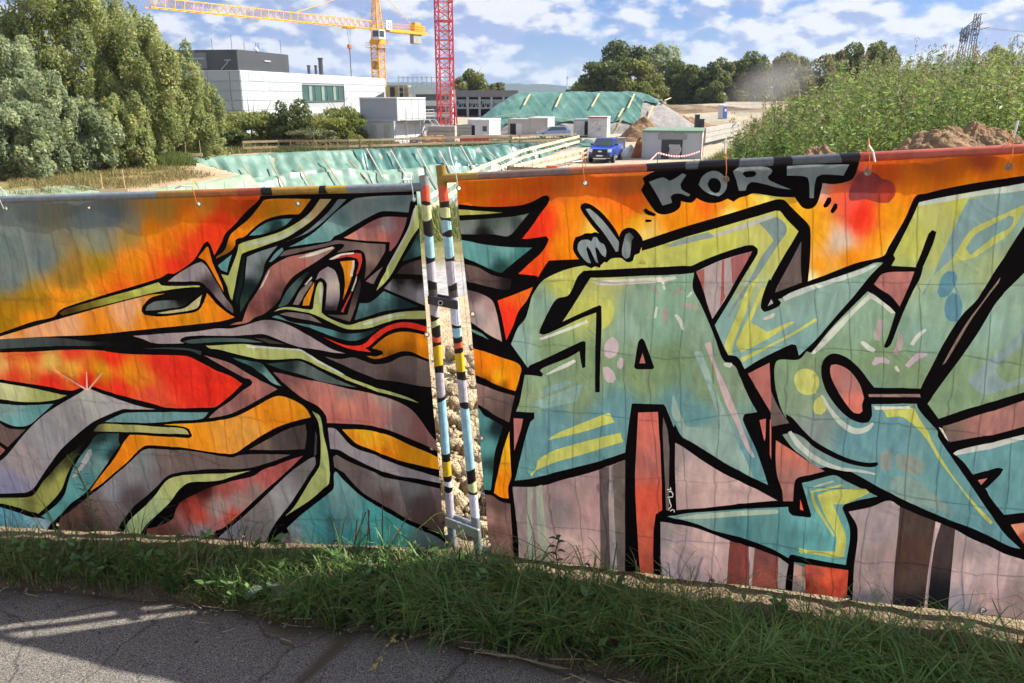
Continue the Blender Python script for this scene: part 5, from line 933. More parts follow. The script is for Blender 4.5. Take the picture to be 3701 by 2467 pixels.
# concrete elements beside the mast
def slab_stack(name, label, loc, rz, n, L, W_, h):
    r = empty(name, loc, rz, label, 'concrete block')
    for k in range(n): MB().box(0.0, L, 0, W_, k*(h+0.03), k*(h+0.03)+h).build('slab', M_CONC, r, bevel=0.03)
    return r
p_ = at(983, 330, 101); slab_stack('concrete_ballast', 'dark concrete ballast blocks stacked at the foot of the red mast', (p_.x, p_.y, SITE), math.radians(-8), 3, 3.4, 1.2, 0.62)
p_ = at(1047, 326, 108); slab_stack('concrete_ballast', 'pale concrete ballast slabs between red mast and white hut', (p_.x, p_.y, SITE), math.radians(-5), 4, 2.1, 1.4, 0.44)
p_ = at(1114, 326, 102); slab_stack('concrete_kerb_block', 'single pale concrete beam lying before the white hut', (p_.x, p_.y, SITE+0.3), math.radians(-3), 1, 3.4, 0.6, 0.5)
p_ = at(1058, 331, 101); slab_stack('concrete_kerb_block', 'short pale block on the red beam right of the mast', (p_.x, p_.y, SITE+0.35), math.radians(-3), 1, 1.7, 0.6, 0.42)
p_ = at(1056, 336, 100); r = empty('red_steel_beam', (p_.x, p_.y, SITE), math.radians(-3), 'red steel girder lying along the pit edge', 'girder')
MB().box(0, 3.6, 0, 0.35, 0.0, 0.09).build('flange', M_RED, r); MB().box(0, 3.6, 0.15, 0.2, 0.09, 0.5).build('web', M_RED, r); MB().box(0, 3.6, 0, 0.35, 0.5, 0.6).build('flange', M_RED, r)
rr = random.Random(21)
for k in range(9):
    vx = 1150 + k*14 + rr.uniform(-6, 6); p_ = at(vx, 326 + rr.uniform(-4, 8), 99 + rr.uniform(-3, 4)); z = SITE + 0.05 + 0.11*(k % 3)
    r = MB().box(-1.6, 1.6, -0.12, 0.12, 0, 0.1).build('timber_plank', M_WOODP if k % 2 else M_WOODD, None, loc=(p_.x, p_.y, z)); r.rotation_euler.z = rr.uniform(-0.35, 0.35)
    tag(r, ('first', 'second', 'third', 'fourth', 'fifth', 'sixth', 'seventh', 'eighth', 'ninth')[k] + (' plank, pale,' if k % 2 else ' plank, dark,') + ' counted from the left in the heap behind the pit railing', 'plank', 'planks heaped behind the pit railing')
p_ = at(1606, 291, 100); 
for k, vx in enumerate((1600, 1611)):
    p_ = at(vx, 292, 98.0); r = empty('steel_post', (p_.x, p_.y, p_.z - 0.9), 0, ('taller' if k == 0 else 'shorter') + ' dark steel post standing behind the green-roofed workshop', 'post')
    MB().box(-0.25, 0.25, -0.25, 0.25, 0, 2.3 - 0.5*k).build('post', M_DARK, r); MB().box(-0.28, 0.28, -0.28, 0.28, 2.3-0.5*k, 2.36-0.5*k).build('cap', M_DARK, r)
# long low precast wall behind the workshop
pa = at(1622, 296, 92); pb_ = at(1702, 285, 112)
rw = empty('precast_wall', (pa.x, pa.y, -2.9), math.atan2(pb_.y-pa.y, pb_.x-pa.x), 'low pale precast wall running back beside the weeds', 'wall')
Lw = (pb_-pa).length
for k in range(3):
    for j in range(6): MB().box(j*Lw/6+0.02, (j+1)*Lw/6-0.02, 0, 0.4, k*0.55, k*0.55+0.52).build('block', M_CONC, rw, bevel=0.02)
# white sheeting heap
p_ = at(1448, 348, 78.5)
def heap(name, label, cx, cy, rx, ry, h, m, cat='heap', seed=1, n=40, rough=0.25, group=None, base=None, sharp=1.0):
    th, rr_ = np.meshgrid(np.linspace(0, 2*math.pi, n, endpoint=False), np.linspace(0, 1, n//2))
    x = np.cos(th)*rr_; y = np.sin(th)*rr_
    k = 1 - rr_**sharp; z = h*np.clip(k, 0, 1) + (fbm(x*3+seed, y*3, seed, 5) - 0.5)*rough*h*np.clip(k*4, 0.0, 1)*1.6
    z = z - 0.12*(rr_ > 0.98)
    X = cx + x*rx; Y = cy + y*ry; b = gz(cx, cy) if base is None else base
    V_ = np.stack([X.ravel()-cx, Y.ravel()-cy, z.ravel()], 1); R_, N_ = th.shape
    F_ = np.array([(i*N_+j, i*N_+(j+1) % N_, (i+1)*N_+(j+1) % N_, (i+1)*N_+j) for i in range(R_-1) for j in range(N_)])
    o = np_mesh(name, V_, F_[:, ::-1], None, m, smooth=True, loc=(cx, cy, b)); tag(o, label, cat, group); return o
heap('sheeting_heap', 'pale crumpled sheeting heaped beside the rusty bucket', p_.x, p_.y, 0.95, 0.8, 0.95, mat('pale_sheeting', (0.55, 0.60, 0.54), 0.6, 0.25, 2), seed=4, rough=0.8)
M_SOIL = mat('brown_soil', (0.24, 0.15, 0.085), 0.95, 0.35, 1.0, bump=0.9, bscale=4, spec=0.1, detail=9); M_GRAV = mat('grey_gravel', (0.27, 0.255, 0.235), 0.95, 0.3, 1.5, bump=0.9, bscale=7, spec=0.1, detail=9)
p_ = at(1490, 299, 104.0); heap('soil_heap', 'brown soil heap dumped against the grey gravel mound', p_.x - 0.5, p_.y, 4.2, 3.2, 2.7, M_SOIL, seed=8, n=90, rough=0.35)
p_ = at(1555, 292, 132.0); heap('soil_heap', 'low brown heap beyond the mound, left of the portable toilet', p_.x, p_.y, 7.0, 4, 2.2, M_SOIL, seed=12, n=80, rough=0.5)
p_ = at(1600, 236, 168.0); heap('brush_heap', 'long low brown heap of brush under the far trees', p_.x, p_.y, 22, 6, 2.0, mat('dry_brush', (0.20, 0.14, 0.085), 0.95, 0.4, 0.6, bump=0.9, bscale=3), seed=15, n=120, rough=0.6, base=-1.6)
# ---------------------------------------------------------------- gravel mound and its tarpaulin
MX0, MX1, MY0, MY1 = atx(1062, 124), atx(1628, 124), 119.0, 152.0; MH = at(1300, 211, 131).z - SITE
def mound_h(x, y):
    f = np.clip((y - MY0)/9.5, 0, 1.15); l = np.clip((x - MX0)/8.2, 0, 1.2); r_ = np.clip((MX1 - x)/8.8, 0, 1.2); b = np.clip((MY1 - y)/12, 0, 1.2)
    a = np.stack([f*1.0, l, r_, b, np.ones_like(f)*0.98]); k = 14.0
    h = -np.log(np.exp(-k*a).sum(0))/k
    return MH*np.clip(h + 0.02, -0.05, 1.02) + 1.1*sstep(MY0-0.1, MY0+0.35, y)*sstep(MX0+1, MX0+6, x)*sstep(MX1-2, MX1-9, x)*np.clip(1-f, 0, 1)
mx_, my_ = np.meshgrid(np.linspace(MX0-1, MX1+1, 130), np.linspace(MY0-0.6, MY1+1, 90)); mz_ = mound_h(mx_, my_) + (fbm(mx_*0.8, my_*0.8, 6) - 0.5)*0.35*sstep(0, 1, mound_h(mx_, my_))
V_ = np.stack([mx_.ravel(), my_.ravel(), SITE - 0.15 + mz_.ravel()], 1); n_ = 130; ii = (np.arange(89)[:, None]*n_ + np.arange(n_-1)[None, :]).ravel()
o = np_mesh('gravel_mound', V_, np.stack([ii, ii+1, ii+n_+1, ii+n_], 1), None, M_GRAV, smooth=True); tag(o, 'big flat-topped grey gravel mound half covered in green tarpaulin', 'mound')
M_TARP = mat('green_tarpaulin', (0.06, 0.165, 0.135), 0.45, 0.22, 0.35, bump=0.5, bscale=2.2, spec=0.4, col2=(0.105, 0.225, 0.185))
def tarp_mound():
    u, v = np.meshgrid(np.linspace(0, 1, 150), np.linspace(0, 1, 70))
    x = MX0 - 0.2 + u*(MX1 - MX0 - 2.5); y0 = MY0 + 0.6 + 6.0*sstep(0.74, 0.95, u) + 0.6*np.sin(u*30)
    y = y0 + v*(15.5 - (y0 - MY0)*0.5)
    x = np.where(u > 0.7, x - (1-v)*4.5*sstep(0.7, 1, u), x)
    w = (fbm(x*1.5 + y*0.5, y*0.15, 3, 5, 0.6) - 0.5)*0.34 + (np.abs(fbm(x*0.9 - y*0.4, y*0.3, 8, 3) - 0.5))*0.34
    z = SITE + mound_h(x, y) + 0.05 + w*sstep(0, 1.0, mound_h(x, y))
    V_ = np.stack([x.ravel(), y.ravel(), z.ravel()], 1); n_ = 150; ii = (np.arange(69)[:, None]*n_ + np.arange(n_-1)[None, :]).ravel()
    o = np_mesh('tarpaulin', V_, np.stack([ii, ii+1, ii+n_+1, ii+n_], 1), None, M_TARP, smooth=True)
    tag(o, 'wide green tarpaulin with yellow battens over the gravel mound', 'tarpaulin'); return o
tm = tarp_mound()
def on_mound(vx, vy):
    """survey a photo pixel onto the mound surface"""
    d = ray_px(vx*VS, vy*VS)
    for Y in np.arange(118, 152, 0.1):
        p = Vector((0, 0, ZC)) + d*(Y/d.y)
        if p.z < SITE + float(mound_h(np.array([p.x]), np.array([p.y]))[0]) + 0.45: return p
    return Vector((0, 0, ZC)) + d*(132/d.y)
for a, b in (((1217, 218), (1203, 243)), ((1290, 216), (1276, 247)), ((1376, 216), (1359, 246)), ((1457, 217), (1442, 250)), ((1420, 270), (1432, 250)), ((1344, 300), (1356, 268)), ((1500, 244), (1481, 290)), ((1540, 226), (1526, 232)), ((1415, 300), (1428, 272)), ((1170, 262), (1240, 268)), ((1270, 270), (1320, 278)), ((1340, 276), (1400, 268)), ((1130, 272), (1180, 262))):
    q = MB(); p0 = on_mound(*a); p1 = on_mound(*b); q.bar(p0 + Vector((0, -0.12, 0.12)), p1 + Vector((0, -0.12, 0.12)), 0.26, 0.06); q.build('batten', M_WOODP, tm)
# ---------------------------------------------------------------- pit tarpaulins
M_TARPP = mat('pale_green_tarpaulin', (0.10, 0.21, 0.165), 0.42, 0.25, 0.5, bump=0.45, bscale=2, col2=(0.20, 0.32, 0.25))
M_TARPD = mat('dark_green_tarpaulin', (0.04, 0.125, 0.105), 0.34, 0.3, 0.4, bump=0.5, bscale=2, spec=0.6, col2=(0.10, 0.235, 0.20))
def rim_pts(i0, i1, n):
    P = [PIT[k % len(PIT)] for k in range(i0, i1+1)]; seg = [np.linalg.norm(P[k+1]-P[k]) for k in range(len(P)-1)]; T = np.concatenate([[0], np.cumsum(seg)])
    s = np.linspace(0, T[-1], n); return np.stack([np.interp(s, T, [p[0] for p in P]), np.interp(s, T, [p[1] for p in P])], 1), s
cen = PIT.mean(0)
def pit_tarp(i0, i1, s0, s1, up, down, m, label, seed, amp=0.35, battens=0, bm=None, lift=0.12):
    R, s = rim_pts(i0, i1, 400); a = int(s0*399); b = int(s1*399); R = R[a:b+1]; s = s[a:b+1]
    k = max(30, int((s[-1]-s[0])*4)); idx = np.linspace(0, len(R)-1, k); R = np.stack([np.interp(idx, np.arange(len(R)), R[:, c]) for c in (0, 1)], 1); s = np.interp(idx, np.arange(len(s)), s)
    tg = np.gradient(R, axis=0); tg /= np.linalg.norm(tg, axis=1)[:, None]; nn = np.stack([-tg[:, 1], tg[:, 0]], 1); sg = np.sign(((cen - R)*nn).sum(1)); nn *= sg[:, None]
    t = np.linspace(-up, down, 46); S, T = np.meshgrid(s, t); X = R[None, :, 0] + nn[None, :, 0]*T; Y = R[None, :, 1] + nn[None, :, 1]*T
    Z = ground_z(X, Y) + lift
    fold = fbm(S*1.3, T*0.22 + 5, seed, 4); crease = np.abs(fbm(S*0.55 + T*0.3, T*0.35, seed+7, 3) - 0.5)*2
    wr = (fold - 0.5)*amp*2.2 - crease*amp*0.9 + (fbm(S*2.6, T*0.9, seed+3, 3) - 0.5)*amp
    wr = wr*(0.35 + 0.65*sstep(-up, 1.0, T)); edge = 0.4*np.exp(-((T - down*0.33 - 0.5*np.sin(S*0.4))/0.25)**2)*amp*2
    Z = Z + (wr + edge)*0.72; X = X + nn[None, :, 0]*(wr)*0.7; Y = Y + nn[None, :, 1]*(wr)*0.7
    V_ = np.stack([X.ravel(), Y.ravel(), Z.ravel()], 1); n_ = k; ii = (np.arange(45)[:, None]*n_ + np.arange(n_-1)[None, :]).ravel()
    o = np_mesh('tarpaulin', V_, np.stack([ii, ii+1, ii+n_+1, ii+n_], 1), None, m, smooth=True); tag(o, label, 'tarpaulin', 'tarpaulins lining the pit')
    for q in range(battens):
        c = int((q+0.5)/battens*(k-1)); j0, j1 = 9 + (q*5) % 4, 26 + (q*7 % 5)*4
        p0 = Vector((X[j0, c], Y[j0, c], Z[j0, c]+0.1)); p1 = Vector((X[j1, min(k-1, c+2+q % 3)], Y[j1, min(k-1, c+2+q % 3)], Z[j1, c]+0.25))
        off = Vector((nn[c, 0], nn[c, 1], 1.0))*0.28
        MB().bar(p0 + off, p1 + off, 0.13, 0.05).build('batten', bm or M_WOODD, o)
    return o
_s2 = rim_pts(9, 11, 50)[1][-1]/rim_pts(9, 13, 50)[1][-1]
pit_tarp(9, 13, _s2*0.985, 1.0, 1.6, 7.0, M_TARPD, 'dark glossy green tarpaulin on the far pit slope under the cabins', 21, 0.36, 11, mat('grey_batten', (0.38, 0.32, 0.27), 0.8, 0.15, 2))
pit_tarp(9, 11, 0.0, 1.0, 0.5, 7.0, M_TARPP, 'paler wrinkled tarpaulin at the left end of the far pit slope', 33, 0.30, 6, M_WOODD)
pit_tarp(4, 8, 0.10, 0.995, 0.35, 6.5, mat('sunlit_tarpaulin', (0.22, 0.31, 0.20), 0.5, 0.2, 0.6, bump=0.4, bscale=2, col2=(0.31, 0.38, 0.26)), 'tarpaulin coloured pale for strong sun along the left pit edge below the dry bank', 45, 0.18, 0)  # strong sun on this slope is put into the pale sheet colour
pit_tarp(9, 13, 0.03, 0.70, -2.3, 7.4, mat('faded_tarpaulin', (0.13, 0.24, 0.19), 0.42, 0.25, 0.6, bump=0.5, bscale=2, col2=(0.24, 0.36, 0.28)), 'faded lower sheet overlapping halfway down the far pit slope', 57, 0.42, 0, None, 0.42)
# ---------------------------------------------------------------- timber railings round the pit
def railing(label, pts, h, n, m, th=0.16, posts='timber_post', mid=True, pm=None):
    p0 = pts[0]; r = empty('timber_railing', p0, 0, label, 'railing')
    L = [0]
    for a, b in zip(pts[:-1], pts[1:]): L.append(L[-1] + (b-a).length)
    def P(t):
        d = t*L[-1]
        for i in range(len(L)-1):
            if d <= L[i+1] + 1e-6: k = (d-L[i])/(L[i+1]-L[i]); return pts[i].lerp(pts[i+1], k)
        return pts[-1]
    for i in range(n+1):
        p = P(i/n) - p0; MB().bar(p + Vector((0, 0, -0.3)), p + Vector((0, 0, h+0.02)), 0.07).build('post', pm or m, r)
    for i in range(0, n, 3):
        a = P(i/n) - p0; b = P(min(1, (i+3)/n)) - p0
        for z in ([h, h*0.52] if mid else [h]): MB().bar(a + Vector((0, -0.05, z-th/2)), b + Vector((0, -0.05, z-th/2)), 0.04, th).build('board', m, r)
    return r
M_FRESH = mat('fresh_timber', (0.74, 0.60, 0.36), 0.7, 0.1, 2.0)
railing('pale new timber guard rail descending along the right edge of the pit', [onz(1330, 334, SITE), onz(1205, 372, SITE), onz(1085, 430, SITE), onz(985, 505, SITE)], 1.15, 21, M_FRESH, 0.24)
railing('second pale timber guard rail with slack yellow straps beside the pickup', [onz(1348, 366, SITE), onz(1262, 388, SITE), onz(1180, 412, SITE)], 1.0, 9, M_FRESH, 0.2)
railing('long weathered timber guard rail along the far pit edge before the cabins', [onz(560, 352, SITE), onz(640, 349, SITE), onz(770, 348, SITE), onz(850, 346, SITE), onz(1000, 340, SITE), onz(1180, 335, SITE), onz(1325, 329, SITE)], 1.2, 33, mat('weathered_board', (0.36, 0.27, 0.17), 0.85, 0.2, 1.0), 0.22)
railing('short weathered rail in front of the orange power box', [at(1165, 404, 47), at(1300, 408, 47)], 0.55, 6, M_WOODD, 0.2, mid=False)
strap = MB(); rr = random.Random(2); a = onz(1262, 388, SITE); b = onz(1345, 366, SITE)
pts = [a.lerp(b, k/24) + Vector((0, -0.1, 0.75 + 0.22*abs(math.sin(k*0.8)) - 0.1)) for k in range(25)]
for p, q_ in zip(pts[:-1], pts[1:]): strap.bar(p, q_, 0.03, 0.10)
tag(strap.build('hanging_strap', mat('yellow_strap', (0.80, 0.62, 0.22), 0.6, 0.1, 3)), 'slack yellow strap hung in loops along the second rail', 'strap')
# ---------------------------------------------------------------- flatbed trailer just behind the banner
tp = at(1243, 412, 40.0); r = empty('flatbed_trailer', (tp.x, tp.y, gz(tp.x, tp.y)-0.05), math.radians(-6), 'grey trailer with open mesh bed and round mudguard behind the banner', 'trailer')
MB().box(-1.45, 0.85, -0.9, 0.9, 0.62, 0.70).build('bed_frame', M_STEEL, r)
mg = MB()
for k in range(12): mg.box(-1.4+k*0.19, -1.3+k*0.19, -0.88, 0.88, 0.702, 0.74)
for k in range(8): mg.box(-1.42, 0.82, -0.85+k*0.24, -0.79+k*0.24, 0.742, 0.76)
tag(mg.build('mesh_bed', M_STEEL, r), kind='stuff')
MB().prism([(0.75+0.55*math.cos(t), 0.35+0.55*math.sin(t)) for t in np.linspace(0, math.pi, 12)] + [(0.75+0.47*math.cos(t), 0.35+0.47*math.sin(t)) for t in np.linspace(math.pi, 0, 12)], -1.15, -0.92).build('mudguard', M_STEEL, r)
w_ = MB().tube((0.75, -1.12, 0.35), (0.75, -0.93, 0.35), 0.35, 16).build('wheel', M_BLACK, r); MB().tube((0.75, -1.135, 0.35), (0.75, -1.12, 0.35), 0.2, 12).build('rim', M_STEEL, w_)
MB().bar((-1.45, 0, 0.6), (-2.7, 0, 0.5), 0.1).build('drawbar', M_STEEL, r); MB().box(-1.75, -1.6, -0.95, -0.8, 0.3, 0.75).build('jack', M_DARK, r)
MB().box(-1.46, -1.40, -0.9, 0.9, 0.77, 0.95).build('headboard', M_DARK, r)
# ---------------------------------------------------------------- barrier tape
tpz = [at(1436, 386, 40), at(1511, 352, 62), at(1610, 348, 66)]
M_TAPE = bpy.data.materials.new('barrier_tape'); M_TAPE.use_nodes = True
nt = M_TAPE.node_tree; b_ = nt.nodes['Principled BSDF']; uvn = nt.nodes.new('ShaderNodeAttribute'); uvn.attribute_name = 'Col'; nt.links.new(uvn.outputs['Color'], b_.inputs['Base Color']); b_.inputs['Roughness'].default_value = 0.5
Vt = []; Ct = []; Ft = []
for seg in range(2):
    a, b = tpz[seg], tpz[seg+1]; n = 34
    for k in range(n):
        for e, t in ((0, k/n), (1, (k+1)/n)):
            p = a.lerp(b, t) - Vector((0, 0, 0.35*math.sin(math.pi*t)))
            Vt += [p, p + Vector((0, 0, 0.13))]; c = (0.62, 0.05, 0.04) if k % 2 else (0.8, 0.78, 0.76); Ct += [c, c]
        i = len(Vt) - 4; Ft.append((i, i+2, i+3, i+1))
o = np_mesh('barrier_tape', np.array(Vt), np.array(Ft), np.array(Ct), M_TAPE); tag(o, 'red and white barrier tape strung in front of the workshop', 'tape')
for k, p in enumerate(tpz):
    s_ = MB().tube((0, 0, -0.9), (0, 0, 0.2), 0.03, 6).build('tape_stake', M_DARK, None, loc=p); tag(s_, ('near', 'middle', 'far')[k] + ' thin stake holding the barrier tape in the grass', 'stake')
# ---------------------------------------------------------------- batter boards on the dry bank
for k, (vx, vy, Y, lab) in enumerate(((262, 438, 47.0, 'pair of stakes with pale board on the dry bank above the pit'), (445, 362, 72.0, 'pair of stakes with pale board at the edge of the trees'))):
    p = at(vx, vy, Y); r = empty('batter_board', (p.x, p.y, gz(p.x, p.y)), 0.1, lab, 'survey stakes', 'survey stakes on the bank')
    for s in (-0.65, 0.65): MB().bar((s, 0, -0.2), (s*0.94, 0, 1.7 if s > 0 else 1.5), 0.045).build('stake', M_WOODP, r)
    MB().box(-0.8, 0.8, -0.06, -0.025, 0.35, 0.62).build('board', M_FRESH, r)
# ---------------------------------------------------------------- power pylon
pY = 330.0; pb0 = at(2213, 160, pY); pt0 = at(2232, 30, pY); r = empty('power_pylon', (pb0.x, pY, -4.0), 0, 'dark steel power pylon with cross-arm standing above the weeds at right', 'pylon')
M_PYL = mat('pylon_steel', (0.12, 0.12, 0.13), 0.6, 0.1, 1); Hp = pt0.z + 4.0; dx = pt0.x - pb0.x
for nm, (o0, o1) in (('leg_frame', (-3.4, -1.2)), ('leg_frame', (2.4, 2.2))):
    q = MB(); lattice(q, (o0, 0, 0), (dx + o1, 0, Hp*0.80), 2.6, 11, 0.10, top_w=1.7); tag(q.build(nm, M_PYL, r), kind='stuff')
q = MB(); lattice(q, (dx-2.2, 0, Hp*0.78), (dx+3.4, 0, Hp*0.93), 2.4, 4, 0.10); tag(q.build('cross_arm', M_PYL, r), kind='stuff')
q = MB(); lattice(q, (dx+2.4, 0, Hp*0.78), (dx+2.4, 0, Hp), 2.0, 4, 0.10, top_w=1.6); tag(q.build('head', M_PYL, r), kind='stuff')
q = MB(); lattice(q, (dx-1.6, 0, Hp*0.72), (dx-1.4, 0, Hp*0.86), 1.9, 3, 0.10); tag(q.build('head', M_PYL, r), kind='stuff')
for k, (z, x1) in enumerate(((0.865, 150), (0.85, 150))):
    a = Vector((dx+3.5, 0, Hp*z)); MB().path([a.lerp(Vector((x1, -20*k, Hp*z + 2)), t/10) - Vector((0, 0, 5*math.sin(math.pi*t/10))) for t in range(11)], 0.055, 4).build('cable', M_PYL, r)
MB().bar((dx+3.2, 0, Hp*0.99), (dx+5.8, 0, Hp*1.0), 0.12).build('arm', M_PYL, r); MB().bar((dx+3.4, 0, Hp*0.83), (dx+7.6, 0, Hp*0.86), 0.2).build('arm', M_PYL, r)
a = Vector((dx-2.0, 0, Hp*0.74)); MB().path([a.lerp(Vector((-36, -40, 6)), t/8) - Vector((0, 0, 3*math.sin(math.pi*t/8))) for t in range(9)], 0.05, 4).build('cable', M_PYL, r)
# ---------------------------------------------------------------- vegetation
def leaf_mat(name, rough=0.55, trans=0.35, var=0.12):
    return mat(name, attr='Col', rough=rough, trans=trans, var=var, scale=1.2, spec=0.3)
M_LEAF = leaf_mat('leaf', 0.5, 0.48); M_BLADE = leaf_mat('grass_blade', 0.45, 0.35, 0.15)
def rot_frames(n, rng, droop=0.0, nrm=None, nk=0.6):
    """random leaf frames: a = long axis, b = width axis; optionally biased so leaves face along nrm"""
    a = rng.normal(size=(n, 3)); a[:, 2] -= droop; a /= np.linalg.norm(a, axis=1)[:, None]
    w = rng.normal(size=(n, 3))
    if nrm is not None: w = w*(1-nk) + nrm*nk*1.6
    b = np.cross(a, w); b /= (np.linalg.norm(b, axis=1)[:, None] + 1e-9)
    return a, b
def leaf_quads(P, a, b, l, w):
    l = np.asarray(l)[:, None]; w = np.asarray(w)[:, None]
    V_ = np.stack([P - a*l*0.5, P + b*w*0.5, P + a*l*0.5, P - b*w*0.5], 1).reshape(-1, 3)
    return V_, np.arange(len(V_)).reshape(-1, 4)
def crown(rng, env, lobes, n, size, tones, droop=0.3, aspect=0.45, gap=0.42, seed=0, lob_r=(0.22, 0.42), zk=0.8):
    """leaf clumps spread through an ellipsoid envelope (cx,cy,cz,rx,ry,rz); returns V,F,colours"""
    c = np.array(env[:3]); R = np.array(env[3:])
    L = []
    while len(L) < lobes:
        p = rng.uniform(-1, 1, 3)*np.array((0.86, 0.86, 0.90)); e = (abs(p[0])**2.4 + abs(p[1])**2.4)**(1/2.4)
        lim = 0.90 if p[2] < 0.1 else 0.90*max(0.0, 1 - ((p[2]-0.1)/0.95)**2.2)**0.5
        if e > lim or e < lim*0.25 and rng.random() < 0.5: continue
        L.append((p, rng.uniform(*lob_r)))
    lw = np.array([r**2 for _, r in L]); lw /= lw.sum(); which = rng.choice(len(L), n, p=lw)
    pc = np.array([p for p, _ in L])[which]; pr = np.array([r for _, r in L])[which]
    d = rng.normal(size=(n, 3)); d /= np.linalg.norm(d, axis=1)[:, None]; k = rng.uniform(0.5, 1.0, n)**0.6
    q = pc + d*(pr*k)[:, None]*np.array((1.0, 1.0, zk))
    P = c + q*R
    keep = fbm(P[:, 0]*0.9/size*0.25 + seed, P[:, 2]*0.9/size*0.25 + P[:, 1]*0.3, seed, 3) > gap - 0.12*rng.random(n)
    P = P[keep]; d = d[keep]; which = which[keep]; m = len(P)
    a, b = rot_frames(m, rng, droop, d, 0.55)
    l = size*rng.uniform(0.7, 1.4, m); V_, F_ = leaf_quads(P, a, b, l, l*aspect)
    tone = rng.random(len(L))[which]*0.65 + rng.random(m)*0.35
    t = np.array(tones); col = t[0]*(1-tone)[:, None] + t[1]*tone[:, None]
    yl = rng.random(m) < 0.06; col[yl] = col[yl]*np.array((1.5, 1.25, 0.8))
    return V_, F_, np.repeat(col, 4, 0)
def limbs(mb, base, top, r, rng, nb=7, spread=2.0):
    base = Vector(base); top = Vector(top); pts = []
    for k in range(7):
        t = k/6; pts.append(base.lerp(top, t) + Vector((rng.normal()*0.12*t, rng.normal()*0.12*t, 0)))
    for k in range(6): mb.tube(pts[k], pts[k+1], r*(1-0.13*k), 9, r*(1-0.13*(k+1)), cap=False)
    for k in range(nb):
        i = 2 + k % 4; a = rng.uniform(0, 6.28); ln = spread*rng.uniform(0.6, 1.2)
        m1 = pts[i] + Vector((math.cos(a)*ln*0.5, math.sin(a)*ln*0.5, ln*0.55)); m2 = pts[i] + Vector((math.cos(a)*ln, math.sin(a)*ln, ln*1.25))
        mb.tube(pts[i], m1, r*0.42, 6, r*0.3, cap=False); mb.tube(m1, m2, r*0.3, 6, r*0.12, cap=False)
def tree(name, label, vx, vtop, vbase, hw, Y, n, size, tones, seed, cat='tree', group=None, trunk=True, droop=0.3, aspect=0.45, gap=0.36, lobes=26, low=0.10, depth=0.85, zbase=None, lob_r=(0.22, 0.42), zk=0.8):
    rng = np.random.default_rng(seed)
    b = at(vx, vbase, Y); t = at(vx, vtop, Y); rx = abs(at(vx + hw, vtop, Y).x - t.x); z0 = gz(b.x, Y) if zbase is None else zbase
    H = t.z - z0; r = empty(name, (b.x, Y, z0), 0, label, cat, group)
    cz = H*(low + (1-low)/2); V_, F_, c_ = crown(rng, (0, 0, cz, rx*1.12, rx*depth, H*(1-low)/2*1.08), lobes, n, size, tones, droop, aspect, gap, seed, lob_r, zk)
    np_mesh('crown', V_, F_, c_, M_LEAF, r)
    if trunk:
        q = MB(); limbs(q, (0, 0, -0.3), (0, 0, H*0.72), max(0.12, H*0.022), rng, 8, rx*0.8); q.build('trunk', M_BARK, r, smooth=True)
    return r
WIL = ((0.19, 0.245, 0.085), (0.47, 0.49, 0.20)); WIL2 = ((0.21, 0.275, 0.15), (0.46, 0.51, 0.29)); DRK = ((0.06, 0.095, 0.03), (0.20, 0.24, 0.075)); BUS = ((0.13, 0.165, 0.035), (0.36, 0.37, 0.10)); OLV = ((0.11, 0.13, 0.05), (0.30, 0.30, 0.13))
for a in (('tall leafy willow at the left picture edge, pale drooping foliage', 22, 52, 398, 92, 63, 24000, WIL2, 1, 0.10),
          ('tallest willow of the left group, its top cut by the picture', 150, -48, 392, 118, 68, 34000, WIL, 2, 0.16),
          ('broad willow with yellowish crown behind the tallest one', 262, -6, 385, 98, 72, 28000, WIL, 3, 0.15),
          ('willow with rounded shoulder third from the right of the left group', 345, 62, 372, 78, 70, 21000, WIL, 4, 0.14),
          ('willow leaning against the dark roof box of the white building', 415, 104, 366, 72, 74, 19000, WIL, 5, 0.10),
          ('low bushy willow at the right end of the left group', 462, 190, 362, 52, 76, 11000, WIL, 6, 0.06),
          ('small bushy willow in front of the tallest trunk', 118, 165, 395, 62, 60, 12000, WIL2, 7, 0.22),
          ('low pale willow bush at the foot of the left-hand trees', 60, 240, 400, 74, 57, 10000, WIL2, 8, 0.22),
          ('small pale sapling below the broad yellowish willow', 215, 235, 388, 60, 62, 9000, WIL2, 9, 0.20),
          ('narrow sapling in the dark gap of the left group', 300, 225, 378, 44, 64, 6500, WIL, 10, 0.18)):
    tree('willow_tree', a[0], a[1], a[2], a[3], a[4]*1.12, a[5], int(a[6]*1.8), 0.26, a[7], a[8], group='willows beyond the bank', droop=0.5, aspect=0.42, lobes=66, low=a[9]*0.35, gap=0.33, lob_r=(0.15, 0.27), zk=1.35)
for a in (('rounded green bush right of the willows, below the white wall', 582, 268, 340, 62, 92, 8000, BUS, 21), ('upright dark green bush in front of the white building', 675, 246, 340, 36, 90, 6000, DRK, 22),
          ('light green bush right of the upright dark one', 762, 262, 342, 52, 94, 7000, BUS, 23), ('tall loose bush next to the stacked cabins', 800, 252, 338, 38, 99, 5000, BUS, 24), ('low brownish bush in front of the bushes', 722, 300, 344, 40, 88, 4000, OLV, 25), ('small dark bush at the left end of the far railing', 545, 305, 350, 22, 86, 2500, DRK, 26)):
    tree('bush', a[0], a[1], a[2]-6, a[3]+6, a[4]*1.22, a[5], int(a[6]*1.5), 0.34, a[7], a[8], cat='bush', group='bushes before the white building', low=0.0, lobes=34, gap=0.25, lob_r=(0.28, 0.5))
